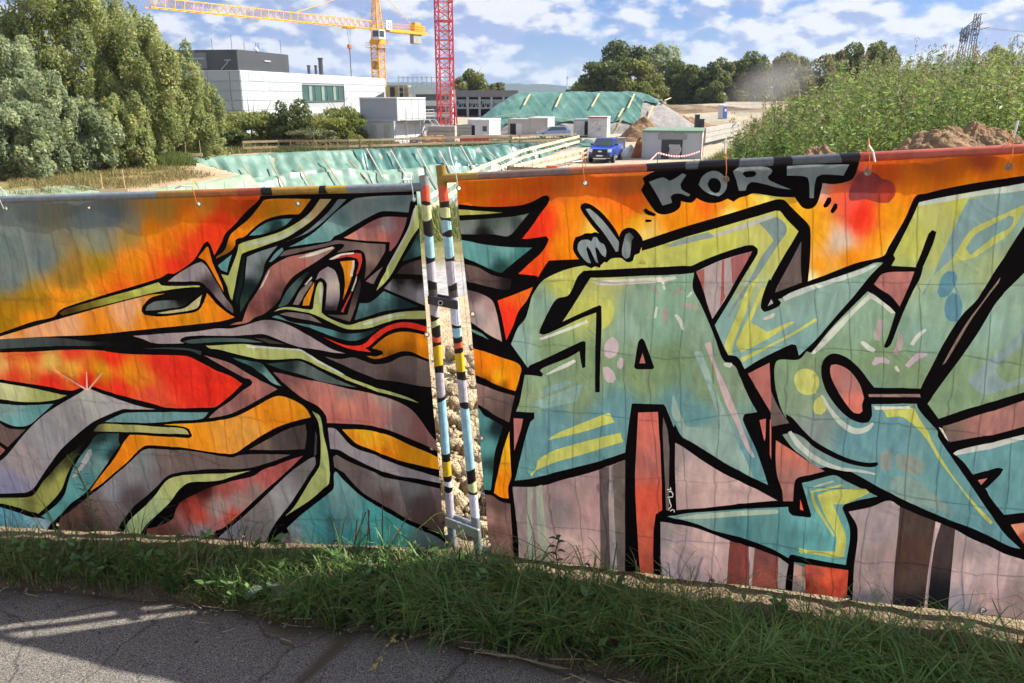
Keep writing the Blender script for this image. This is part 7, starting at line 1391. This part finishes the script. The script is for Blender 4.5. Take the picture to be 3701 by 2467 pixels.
# ---- couplings between the posts
pR = PAN['R']['o'] + LR_(-0.082, 0, -0.035); pL = PAN['L']['o'] + LL_(0.028, 0, -0.035)
def clamp(label, vR, vL, h, m, th=0.012):
    a = pL + PAN['L']['v']*vL; b = pR + PAN['R']['v']*vR; r = empty('fence_clamp', (a+b)/2, 0, label, 'clamp', 'clamps joining the fence panels'); a = a - r.location; b = b - r.location
    d = (b-a).normalized(); e = d*0.026; nrm = Vector((0, -1, 0))
    MB().bar(a - e + nrm*0.027, b + e + nrm*0.027, th, h, up=(0, 0, 1)).build('plate', m, r, bevel=0.002)
    MB().bar(a - e - nrm*0.027, b + e - nrm*0.027, th, h, up=(0, 0, 1)).build('plate', m, r, bevel=0.002)
    c = (a+b)/2 - d*0.012; MB().tube(c + nrm*0.045, c - nrm*0.045, 0.008, 8).build('bolt', M_STEEL, r); MB().tube(c + nrm*0.034, c + nrm*0.045, 0.0125, 6).build('nut', M_STEEL, r)
clamp('bare steel clamp joining both posts just above the grass', 0.10, 0.145, 0.048, M_STEEL)
clamp('dark painted clamp joining both posts at mid height', 1.225, 1.27, 0.040, mat('dark_paint', (0.035, 0.03, 0.032), 0.5, 0.1, 20))
# ---------------------------------------------------------------- path, verge and everything growing on it
def onplane(px, py):
    d = ray_px(px, py); t = (0.06 - ZC)/(d.z - 0.068*d.x); return Vector((0, 0, ZC)) + d*t
EDGE = [onplane(*q) for q in ((0, 2128), (350, 2150), (637, 2172), (850, 2215), (1070, 2262), (1516, 2312), (1900, 2378), (2163, 2440), (2500, 2510))]
ex = np.array([p.x for p in EDGE]); ey = np.array([p.y for p in EDGE])
o_ = np.argsort(ex); ex = ex[o_]; ey = ey[o_]
def edge_y(x):
    x = np.asarray(x, float); s0 = (ey[1]-ey[0])/(ex[1]-ex[0]); s1 = (ey[-1]-ey[-2])/(ex[-1]-ex[-2])
    return np.where(x < ex[0], ey[0] + s0*(x-ex[0]), np.where(x > ex[-1], ey[-1] + s1*(x-ex[-1]), np.interp(x, ex, ey)))
def fence_y(x):
    x = np.asarray(x, float); return np.where(x < -0.2, 3.5026 - 0.1617*(x + 0.3331), 3.3732 - 0.356*(x + 0.1057))
# asphalt
us = np.linspace(-6.5, 5.5, 360); ts = np.concatenate([np.linspace(0, 0.25, 26), np.linspace(0.27, 1, 30)])
U_, T_ = np.meshgrid(us, ts); e_ = edge_y(U_) + (fbm(U_*6, U_*0, 3, 4) - 0.5)*0.07; Yp = e_*(1-T_) + (-3.0)*T_
Zp = near_z(U_) + 0.022 + (fbm(U_*3, Yp*3, 4, 3) - 0.5)*0.012 - 0.018*np.exp(-T_/0.004)
V_ = np.stack([U_.ravel(), Yp.ravel(), Zp.ravel()], 1); n_ = len(us); ii = (np.arange(len(ts)-1)[:, None]*n_ + np.arange(n_-1)[None, :]).ravel()
def asphalt_mat():
    m = bpy.data.materials.new('worn_asphalt'); m.use_nodes = True; nt = m.node_tree; N = nt.nodes; L = nt.links; b = N['Principled BSDF']; tc = N.new('ShaderNodeTexCoord')
    def noise(s, d, r=0.6):
        n = N.new('ShaderNodeTexNoise'); n.inputs['Scale'].default_value = s; n.inputs['Detail'].default_value = d; n.inputs['Roughness'].default_value = r; L.new(tc.outputs['Object'], n.inputs['Vector']); return n
    vo = N.new('ShaderNodeTexVoronoi'); vo.inputs['Scale'].default_value = 95; L.new(tc.outputs['Object'], vo.inputs['Vector'])
    g = noise(150, 4, 0.7); big = noise(2.2, 7); mid = noise(14, 6)
    r1 = N.new('ShaderNodeValToRGB'); r1.color_ramp.elements[0].position = 0.38; r1.color_ramp.elements[0].color = (0.045, 0.044, 0.043, 1); r1.color_ramp.elements[1].position = 0.66; r1.color_ramp.elements[1].color = (0.46, 0.42, 0.36, 1); L.new(g.outputs['Fac'], r1.inputs['Fac'])
    r2 = N.new('ShaderNodeMix'); r2.data_type = 'RGBA'; r2.blend_type = 'MULTIPLY'; r2.inputs['Factor'].default_value = 0.0; L.new(r1.outputs['Color'], r2.inputs['A']); L.new(vo.outputs['Distance'], r2.inputs['B'])
    at_ = N.new('ShaderNodeAttribute'); at_.attribute_name = 'Col'
    dm = N.new('ShaderNodeMath'); dm.operation = 'MULTIPLY_ADD'; L.new(mid.outputs['Fac'], dm.inputs[0]); dm.inputs[1].default_value = 1.2; dm.inputs[2].default_value = -0.45; ds = N.new('ShaderNodeMath'); ds.operation = 'ADD'; L.new(dm.outputs[0], ds.inputs[0]); L.new(at_.outputs['Fac'], ds.inputs[1]); ds.use_clamp = True
    dk = N.new('ShaderNodeMath'); dk.operation = 'MULTIPLY'; L.new(ds.outputs[0], dk.inputs[0]); L.new(at_.outputs['Fac'], dk.inputs[1])
    r3 = N.new('ShaderNodeMix'); r3.data_type = 'RGBA'; L.new(dk.outputs[0], r3.inputs['Factor']); L.new(r2.outputs['Result'], r3.inputs['A']); r3.inputs['B'].default_value = (0.12, 0.09, 0.06, 1)
    r4 = N.new('ShaderNodeMix'); r4.data_type = 'RGBA'; r4.blend_type = 'MULTIPLY'; r4.inputs['Factor'].default_value = 0.55; L.new(r3.outputs['Result'], r4.inputs['A']); L.new(big.outputs['Fac'], r4.inputs['B'])
    wv = N.new('ShaderNodeTexNoise'); wv.inputs['Scale'].default_value = 3.0; wv.inputs['Detail'].default_value = 5; L.new(tc.outputs['Object'], wv.inputs['Vector'])
    wm = N.new('ShaderNodeMix'); wm.data_type = 'RGBA'; wm.inputs['Factor'].default_value = 0.22; L.new(tc.outputs['Object'], wm.inputs['A']); L.new(wv.outputs['Color'], wm.inputs['B'])
    ck = N.new('ShaderNodeTexVoronoi'); ck.feature = 'DISTANCE_TO_EDGE'; ck.inputs['Scale'].default_value = 1.9; L.new(wm.outputs['Result'], ck.inputs['Vector'])
    cr = N.new('ShaderNodeMapRange'); cr.inputs['From Min'].default_value = 0.004; cr.inputs['From Max'].default_value = 0.012; cr.inputs['To Min'].default_value = 0.35; L.new(ck.outputs['Distance'], cr.inputs['Value'])
    r5 = N.new('ShaderNodeMix'); r5.data_type = 'RGBA'; r5.blend_type = 'MULTIPLY'; r5.inputs['Factor'].default_value = 0.7; L.new(r4.outputs['Result'], r5.inputs['A']); L.new(cr.outputs[0], r5.inputs['B']); r4 = r5
    L.new(r4.outputs['Result'], b.inputs['Base Color']); b.inputs['Roughness'].default_value = 0.9; b.inputs['Specular IOR Level'].default_value = 0.25
    bp = N.new('ShaderNodeBump'); bp.inputs['Strength'].default_value = 0.6; bp.inputs['Distance'].default_value = 0.006; L.new(g.outputs['Fac'], bp.inputs['Height']); L.new(bp.outputs[0], b.inputs['Normal'])
    return m
# dust lies along the edge and in one joint running towards the camera
dist = e_ - Yp; joint = np.abs(U_ - (-0.78 + 0.30*(Yp - 2.9)) - 0.03*np.sin(Yp*9))
dust = np.clip(1.2*np.exp(-dist/0.11) + 0.95*np.exp(-(joint/0.035)**2) + 0.35*np.exp(-((U_ + 1.0)/0.25)**2)*np.exp(-dist/0.25), 0, 1)
Zp2 = Zp - 0.006*np.exp(-(joint/0.03)**2); V_[:, 2] = Zp2.ravel()
path = np_mesh('path', V_, np.stack([ii+n_, ii+n_+1, ii+1, ii], 1), np.repeat(dust.ravel()[:, None], 3, 1), asphalt_mat(), smooth=True); tag(path, kind='structure')
# worn yellow paint mark
rng = np.random.default_rng(5); A = onplane(1438, 2312); B = onplane(1342, 2450); q = MB()
for k in range(46):
    t = rng.random(); 
    if 0.36 < t < 0.52: continue
    c = A.lerp(B, t) + Vector((rng.normal()*0.007, rng.normal()*0.006, 0)); r0 = rng.uniform(0.002, 0.0075); n = 7; ph = rng.random()*6
    zz = near_z(c.x) + 0.031; q.add([(c.x + r0*rng.uniform(0.5, 1.2)*math.cos(ph + 6.283*i/n), c.y + r0*1.5*rng.uniform(0.5, 1.2)*math.sin(ph + 6.283*i/n), zz + 0.0003*(k % 7)) for i in range(n)], [tuple(range(n))])
tag(q.build('paint_mark', mat('worn_yellow_paint', (0.42, 0.34, 0.10), 0.8, 0.3, 60), path), kind='stuff')
# verge soil, front and back of the fence
vx_, vy_ = np.meshgrid(np.arange(-5.2, 4.6, 0.035), np.arange(1.4, 9.6, 0.035)); fy = fence_y(vx_); ed = edge_y(vx_)
back = sstep(fy - 0.15, fy + 0.35, vy_); lum = (fbm(vx_*5, vy_*5, 2, 4, 0.6) - 0.5)*0.16 + np.maximum(fbm(vx_*11, vy_*11, 6, 3, 0.6) - 0.5, 0)*0.22
vz_ = near_z(vx_) + 0.018 + back*lum*sstep(9.3, 7, vy_)*(0.35 + 0.65*sstep(fy+0.3, fy+1.0, vy_))*(0.35 + 0.65*sstep(6.6, 5.6, vy_)) + (1-back)*(fbm(vx_*9, vy_*9, 8, 4) - 0.5)*0.05 + 0.085*sstep(fy-0.6, fy+0.1, vy_)*sstep(fy+3.0, fy+0.8, vy_)
vz_ = vz_ - 0.09*sstep(ed + 0.03, ed - 0.06, vy_) - 0.10*sstep(9.1, 9.6, vy_)
nz = fbm(vx_*3, vy_*3, 14); cv = np.tile(np.array((0.145, 0.105, 0.068)), (*vx_.shape, 1)); cv = cv*(0.7 + 0.6*nz[..., None])
bc = np.array((0.60, 0.47, 0.30))*(0.72 + 0.5*fbm(vx_*7, vy_*7, 15)[..., None]); cv = cv*(1-back[..., None]) + bc*back[..., None]
V_ = np.stack([vx_.ravel(), vy_.ravel(), vz_.ravel()], 1); n_ = vx_.shape[1]; ii = (np.arange(vx_.shape[0]-1)[:, None]*n_ + np.arange(n_-1)[None, :]).ravel()
vg = np_mesh('verge', V_, np.stack([ii, ii+1, ii+n_+1, ii+n_], 1), cv.reshape(-1, 3), mat('verge_soil', attr='Col', rough=0.97, var=0.25, scale=14, bump=0.9, bscale=60, spec=0.05, detail=9), smooth=True); tag(vg, kind='structure')
def vz(x, y): return near_z(x) + 0.02 + 0.085*sstep(fence_y(x)-0.6, fence_y(x)+0.1, y)
# crumbled clods behind the fence
rng = np.random.default_rng(8); ico = bmesh.new(); bmesh.ops.create_icosphere(ico, subdivisions=1, radius=1.0); iv = np.array([v.co[:] for v in ico.verts]); if_ = np.array([[v.index for v in f.verts] for f in ico.faces]); ico.free()
N_ = 2600; x = np.where(rng.random(N_) < 0.45, rng.normal(-0.25, 0.35, N_), rng.uniform(-3.4, 2.6, N_)); y = fence_y(x) + 0.22 + np.abs(rng.normal(size=N_))*1.3; k = y < 7.0; x = x[k]; y = y[k]; N_ = len(x)
sz = 0.010 + 0.062*rng.random(N_)**4; VV = iv[None]*(1 + 0.35*rng.normal(size=(N_, len(iv), 1)))*sz[:, None, None]*rng.uniform(0.7, 1.3, (N_, 1, 3)) + np.stack([x, y, near_z(x) + 0.05 + 0.075*sstep(3.0, 0.8, y - fence_y(x)) + sz*0.2 + 0.04*rng.random(N_)], 1)[:, None]
FF = (if_[None] + (np.arange(N_)*len(iv))[:, None, None]).reshape(-1, 3); cc = np.repeat(np.array((0.58, 0.46, 0.29))*rng.uniform(0.55, 1.1, (N_, 1)), len(iv), 0)
o = np_mesh('dirt_clods', VV.reshape(-1, 3), FF, cc, MATS['verge_soil']); tag(o, 'crumbled pale soil clods behind the fence', 'soil', kind='stuff')
# ---- grass on the verge
def blades(name, x, y, h, w, lean, rng, tones, label, seg=4, dry=0.06, tone=None):
    cap = 0.05 + 0.56*np.maximum(fence_y(x) - y, 0); free = rng.random(n := len(x)) < 0.20
    if not name.startswith(('tall', 'rear')): h = np.where(free, h, np.minimum(h, cap*rng.uniform(0.75, 1.2, n)))
    z = vz(x, y) - 0.015; ang = rng.random(n)*6.283; L_ = lean*rng.uniform(0.3, 1.3, n)*h
    dx = np.cos(ang)*L_; dy = np.sin(ang)*L_ - 0.25*np.abs(L_)*0; px_ = -np.sin(ang)*w; py_ = np.cos(ang)*w
    P = []
    for s in range(seg+1):
        t = s/seg; bend = t**1.8; dropz = t - 0.42*np.clip(lean*1.1, 0, 1)*t**3.0
        wt = (1 - t**1.6)*1.0 + 0.03
        cx = x + dx*bend; cy = y + dy*bend; cz = z + h*dropz
        P.append(np.stack([np.stack([cx - px_*wt, cy - py_*wt, cz], 1), np.stack([cx + px_*wt, cy + py_*wt, cz], 1)], 1))
    P = np.stack(P, 1).reshape(n, -1, 3); m = 2*(seg+1); V_ = P.reshape(-1, 3); base = (np.arange(n)*m)[:, None]
    F_ = np.concatenate([base + np.array([2*s, 2*s+1, 2*s+3, 2*s+2]) for s in range(seg)], 1).reshape(-1, 4)
    t = np.array(tones); q = np.clip(rng.random(n)*0.6 + 0.9*(fbm(x*5, y*5, 31) - 0.25), 0, 1); c = t[0]*(1-q)[:, None] + t[1]*q[:, None]; d = rng.random(n) < dry*(0.4 + 2.2*sstep(0.45, 0.7, fbm(x*3.1, y*3.1, 44))); c[d] = np.array((0.34, 0.27, 0.13))*rng.uniform(0.6, 1.2, (int(d.sum()), 1))
    o = np_mesh(name, V_, F_, np.repeat(c, m, 0), M_BLADE, smooth=True); tag(o, label, 'grass', kind='stuff'); return o
rng = np.random.default_rng(17)
def tuft_field(nt, per, xr, spread, f0, f1, dens=None):
    cx = rng.uniform(*xr, nt*3)
    if dens is not None: cx = cx[rng.random(len(cx)) < dens(cx)]
    cx = cx[:nt]; t = rng.uniform(f0, f1, len(cx)); cy = edge_y(cx)*(1-t) + fence_y(cx)*t
    x = np.repeat(cx, per) + rng.normal(size=len(cx)*per)*spread; y = np.repeat(cy, per) + rng.normal(size=len(cx)*per)*spread; s = np.repeat(rng.uniform(0.7, 1.25, len(cx)), per)
    k = (y > edge_y(x) - 0.03) & (y < fence_y(x) + 0.10); return x[k], y[k], s[k]
GR = ((0.035, 0.10, 0.026), (0.230, 0.345, 0.095))
dR = lambda x: np.clip(0.12 + 0.88*sstep(-1.05, -0.35, x), 0, 1)
x, y, s = tuft_field(250, 34, (-0.95, 3.2), 0.022, 0.04, 0.80, dR); blades('verge_grass', x, y, 0.34*s*rng.uniform(0.45, 1.15, len(x)), 0.0036*rng.uniform(0.6, 1.4, len(x)), 1.1, rng, GR, 'long drooping grass on the verge below the right banner', dry=0.10)
x, y, s = tuft_field(210, 24, (-3.6, -0.75), 0.035, 0.10, 0.80); blades('sparse_verge_grass', x, y, 0.20*s*rng.uniform(0.5, 1.25, len(x)), 0.0026*rng.uniform(0.7, 1.3, len(x)), 0.75, rng, GR, 'shorter grass on the verge below the left banner', dry=0.12)
x, y, s = tuft_field(420, 14, (-3.6, 3.2), 0.03, 0.0, 0.35); blades('edge_grass', x, y, 0.09*s*rng.uniform(0.5, 1.3, len(x)), 0.0022*rng.uniform(0.7, 1.3, len(x)), 1.2, rng, ((0.04, 0.06, 0.018), (0.14, 0.16, 0.05)), 'small grass tufts along the path edge', dry=0.25)
x, y, s = tuft_field(70, 7, (-3.6, 3.2), 0.03, 0.45, 0.95); blades('tall_grass', x, y, 0.36*s*rng.uniform(0.5, 1.1, len(x)), 0.0024*rng.uniform(0.7, 1.3, len(x)), 0.6, rng, GR, 'taller single blades standing before the banners', dry=0.2)
xt = rng.normal(-0.16, 0.16, 1500); yt = fence_y(xt) - 0.10 - np.abs(rng.normal(size=1500))*0.10; blades('post_grass', xt, yt, 0.17*rng.uniform(0.5, 1.2, 1500), 0.003*rng.uniform(0.7, 1.3, 1500), 0.8, rng, GR, 'grass hiding the feet of the two fence posts', dry=0.15)
# grass just behind the right banner
xb = rng.uniform(0.3, 3.2, 4500); yb2 = fence_y(xb) + 0.18 + np.abs(rng.normal(size=4500))*0.55; kk = fbm(xb*2, yb2*2, 4) > 0.42; blades('rear_grass', xb[kk], yb2[kk], 0.12*rng.uniform(0.5, 1.3, int(kk.sum())), 0.0028*np.ones(int(kk.sum())), 0.8, rng, ((0.10, 0.15, 0.03), (0.24, 0.30, 0.08)), 'sunlit grass just behind the right banner')
# grit and pebbles on the path edge
N2 = 900; xg = rng.uniform(-3.4, 2.2, N2); yg = edge_y(xg) - np.abs(rng.normal(size=N2))*0.10 + 0.03; sg_ = 0.0015 + 0.007*rng.random(N2)**4
VV = iv[None]*(1 + 0.25*rng.normal(size=(N2, len(iv), 1)))*sg_[:, None, None] + np.stack([xg, yg, near_z(xg) + 0.026 + sg_*0.3], 1)[:, None]; FF = (if_[None] + (np.arange(N2)*len(iv))[:, None, None]).reshape(-1, 3)
o = np_mesh('grit', VV.reshape(-1, 3), FF, np.repeat(np.array((0.26, 0.22, 0.17))*rng.uniform(0.4, 1.5, (N2, 1)), len(iv), 0), MATS['verge_soil']); tag(o, 'grit and crumbs of soil along the path edge', 'grit', kind='stuff')
# low broad weeds between the grass
xw = rng.uniform(-3.4, 3.0, 260); tw = rng.uniform(0.05, 0.8, 260); yw_ = edge_y(xw)*(1-tw) + fence_y(xw)*tw; per = 9
ang = rng.random(260*per)*6.283; P = np.stack([np.repeat(xw, per) + np.cos(ang)*0.025, np.repeat(yw_, per) + np.sin(ang)*0.025, np.repeat(vz(xw, yw_), per) + rng.uniform(0.02, 0.12, 260*per)], 1)
dv = np.stack([np.cos(ang), np.sin(ang), rng.uniform(0.0, 0.9, 260*per)], 1); dv /= np.linalg.norm(dv, axis=1)[:, None]; bv_ = np.cross(dv, np.array((0, 0, 1.0)) + 0.4*rng.normal(size=(260*per, 3))); bv_ /= np.linalg.norm(bv_, axis=1)[:, None]
lw_ = rng.uniform(0.03, 0.075, 260*per); V_, F_ = leaf_quads(P, dv, bv_, lw_, lw_*0.42); o = np_mesh('verge_weeds', V_, F_, np.repeat(np.array((0.11, 0.19, 0.06))*rng.uniform(0.6, 1.7, (260*per, 1)), 4, 0), M_PL0 := leaf_mat('weed_leaf', 0.45, 0.35, 0.2)); tag(o, 'small broad-leaved weeds mixed into the verge grass', 'weeds', kind='stuff')
# straw lying about
q = MB(); rs = random.Random(4)
for k in range(150):
    x = rs.uniform(-3.2, 2.4); y = float(edge_y(x)) + rs.gauss(0.02, 0.07); a = rs.uniform(0, 3.14); l = rs.uniform(0.04, 0.14); z = float(near_z(x)) + 0.034
    q.bar((x, y, z), (x + math.cos(a)*l, y + math.sin(a)*l*0.6, z + 0.004 + 0.068*math.cos(a)*l), 0.0022)
tag(q.build('straw', mat('straw', (0.42, 0.33, 0.18), 0.8, 0.2, 30)), 'bits of straw and dead stems along the path edge', 'straw', kind='stuff')
# ---- single plants
M_PL = leaf_mat('broad_leaf', 0.45, 0.3, 0.2)
def leafs(name, parent, items, tone):
    """items: (base, dir, length, width) -> one mesh per leaf, cupped"""
    for b, d, l, w in items:
        b = Vector(b); d = Vector(d).normalized(); s = d.cross(Vector((0, 0, 1))); s = s.normalized() if s.length > 0.05 else Vector((1, 0, 0)); up = s.cross(d); V_ = []; n = 7
        for i in range(n):
            t = i/(n-1); ww = w*math.sin(math.pi*min(1, t*0.92 + 0.06))**0.8*0.5; c = b + d*(l*t) + up*(0.25*l*t*(1-t)) - Vector((0, 0, 0.35*l*t*t))
            V_ += [c - s*ww + up*ww*0.35, c, c + s*ww + up*ww*0.35]
        F_ = [(i*3+j, i*3+j+1, i*3+j+4, i*3+j+3) for i in range(n-1) for j in (0, 1)]
        np_mesh(name, np.array(V_), np.array(F_), np.tile(np.array(tone)*rs.uniform(0.8, 1.25), (len(V_), 1)), M_PL, parent, True)
def plant(name, label, px, py, cat='plant'):
    p = onplane(px, py); return empty(name, (p.x, p.y, float(vz(np.array(p.x), np.array(p.y)))), 0, label, cat)
r = plant('plantain', 'broad-leaved plantain rosette at the path edge below the right banner', 2400, 2385)
leafs('leaf', r, [((0, 0, 0), (math.cos(a), math.sin(a)*0.8, e), l, 0.055) for a, e, l in ((0.2, 0.5, 0.15), (1.3, 1.2, 0.14), (2.6, 0.7, 0.13), (3.6, 0.35, 0.14), (4.6, 0.4, 0.12), (5.6, 0.4, 0.15))], (0.09, 0.16, 0.04))
r = plant('dandelion', 'toothed dandelion with one upright leaf in the middle of the verge', 1372, 2240)
leafs('leaf', r, [((0, 0, 0), (math.cos(a)*k, math.sin(a)*0.8*k, e), l, 0.045) for a, e, l, k in ((0.9, 1.6, 0.24, 0.5), (3.2, 0.5, 0.2, 1), (2.5, 0.9, 0.17, 1), (0.1, 0.6, 0.17, 1), (5.0, 0.4, 0.12, 1), (4.1, 0.4, 0.14, 1))], (0.13, 0.20, 0.07))
r = plant('burdock_leaf', 'grey-green wilted leaf hanging over the path edge', 985, 2185)
leafs('leaf', r, [((0.03, 0.03, 0.02), (-0.4, -0.6, 0.9), 0.11, 0.085), ((-0.04, 0.0, 0.05), (-0.8, -0.6, -0.1), 0.08, 0.06), ((0.02, 0.0, 0.07), (0.5, -0.8, -0.2), 0.07, 0.05)], (0.17, 0.22, 0.18)); MB().tube((0.05, 0.05, 0), (0, 0, 0.08), 0.003, 5).build('stem', M_BARK, r)
r = plant('sapling', 'small leafy sprout standing before the pale panel of the right banner', 2010, 2190)
MB().path([(0, 0, 0), (0.01, 0.02, 0.09), (-0.005, 0.03, 0.18), (0.01, 0.04, 0.24)], 0.003, 5).build('stem', M_BARK, r)
leafs('leaf', r, [((0, 0.03, z), (math.cos(a), math.sin(a)*0.6, 0.5), l*0.8, 0.02) for z, a, l in ((0.24, 1.2, 0.05), (0.24, 2.9, 0.055), (0.22, 0.3, 0.06), (0.20, 3.4, 0.06), (0.18, 5.6, 0.06), (0.16, 2.6, 0.055), (0.13, 0.2, 0.05), (0.12, 3.8, 0.06), (0.09, 5.0, 0.05))], (0.05, 0.11, 0.03))
r = plant('fleabane', 'tall thin green weed with narrow leaves before the left banner', 360, 2040)
MB().path([(0, 0, 0), (0.005, 0.01, 0.15), (-0.01, 0.02, 0.32), (-0.045, 0.02, 0.46), (-0.08, 0.02, 0.54)], 0.003, 5).build('stem', mat('green_stem', (0.10, 0.16, 0.05), 0.7, 0.2, 20), r)
leafs('leaf', r, [((-0.004 - 0.07*(z/0.55)**3, 0.015, z), (math.cos(a), math.sin(a)*0.5, 0.6), 0.05 + 0.02*rs.random(), 0.007) for z, a in [(0.05 + k*0.0125, k*2.4) for k in range(38)]], (0.10, 0.17, 0.05))
for k, (px, py, tx, ty, lab) in enumerate(((1240, 2050, 1322, 1850, 'dry broken stalk leaning right, leftmost of the dry stalks'), (1265, 2060, 1290, 1880, 'short upright dry stalk with cut top'), (1310, 2060, 1335, 1845, 'dry stalk with pale split top near the fence posts'), (1335, 2050, 1330, 1840, 'straight dry stalk in the middle of the dry stalks'), (1375, 2040, 1382, 1830, 'tall dry stalk before the teal corner of the left banner'), (1330, 2100, 1484, 1845, 'long dry stalk leaning far to the right'), (3262, 2215, 3468, 2022, 'long pale straw stalk crossing the dark stripes of the right banner'), (2575, 2190, 2570, 1985, 'upright thin stalk before the red-brown stripes of the right banner'))):
    b = onplane(px, py); d = ray_px(tx, ty); t_ = Vector((0, 0, ZC)) + d*((b.y - 0.03)/d.y); r = empty('dry_stalk', b, 0, lab, 'stalk', 'dry stalks before the banners')
    MB().path([(0, 0, -0.01), (t_-b)*0.5 + Vector((0.006, 0, 0)), t_-b], 0.0032, 6).build('stem', mat('dry_stem', (0.13, 0.085, 0.05), 0.8, 0.25, 30), r); MB().tube((t_-b)*0.62, (t_-b)*0.78, 0.0042, 6).build('bark_sleeve', MATS['straw'], r)
p = onplane(3209, 2212); o = MB().add(iv*0.022, if_.tolist()).build('red_ball', mat('red_ball', (0.5, 0.03, 0.03), 0.3, 0.15, 30), None, smooth=True, loc=(p.x*1.12, p.y*1.12, float(near_z(p.x*1.12)) + 0.06)); tag(o, 'small round red object lying behind the lower rail of the right banner', 'red object')

# ---------------------------------------------------------------- air
def volume_mat(name, col, dens, noise=None):
    m = bpy.data.materials.new(name); m.use_nodes = True; nt = m.node_tree; N = nt.nodes; L = nt.links; N.remove(N['Principled BSDF']); out = N['Material Output']
    v = N.new('ShaderNodeVolumePrincipled'); v.inputs['Color'].default_value = (*col, 1); v.inputs['Density'].default_value = dens; v.inputs['Anisotropy'].default_value = 0.2
    L.new(v.outputs[0], out.inputs['Volume']); return m
hz_ = MB().box(-7000, 7000, -420, 6600, -26, 230).build('haze', volume_mat('haze_air', (0.62, 0.76, 0.95), 0.00011)); tag(hz_, kind='stuff')

def dust():
    c = at(1772, 196, 165.0); m = bpy.data.materials.new('dust'); m.use_nodes = True; nt = m.node_tree; N = nt.nodes; L = nt.links; N.remove(N['Principled BSDF']); out = N['Material Output']
    v = N.new('ShaderNodeVolumePrincipled'); v.inputs['Color'].default_value = (0.86, 0.80, 0.72, 1); tc = N.new('ShaderNodeTexCoord')
    ln = N.new('ShaderNodeVectorMath'); ln.operation = 'LENGTH'; L.new(tc.outputs['Object'], ln.inputs[0])
    mr = N.new('ShaderNodeMapRange'); mr.interpolation_type = 'SMOOTHSTEP'; mr.inputs['From Min'].default_value = 1.0; mr.inputs['From Max'].default_value = 0.1; L.new(ln.outputs['Value'], mr.inputs['Value'])
    ns = N.new('ShaderNodeTexNoise'); ns.inputs['Scale'].default_value = 2.2; ns.inputs['Detail'].default_value = 3; L.new(tc.outputs['Object'], ns.inputs['Vector'])
    ml = N.new('ShaderNodeMath'); ml.operation = 'MULTIPLY'; L.new(mr.outputs[0], ml.inputs[0]); L.new(ns.outputs['Fac'], ml.inputs[1]); m2 = N.new('ShaderNodeMath'); m2.operation = 'MULTIPLY'; m2.inputs[1].default_value = 0.11; L.new(ml.outputs[0], m2.inputs[0])
    L.new(m2.outputs[0], v.inputs['Density']); L.new(v.outputs[0], out.inputs['Volume'])
    bm = bmesh.new(); bmesh.ops.create_icosphere(bm, subdivisions=3, radius=1.0); me = bpy.data.meshes.new('dust_cloud'); bm.to_mesh(me); bm.free()
    o = link('dust_cloud', me, m, None, True, (c.x, c.y, c.z)); o.scale = (11, 9, 6); o.rotation_euler.y = -0.4; tag(o, 'pale dust cloud drifting over the far road', 'dust', kind='stuff')
dust()
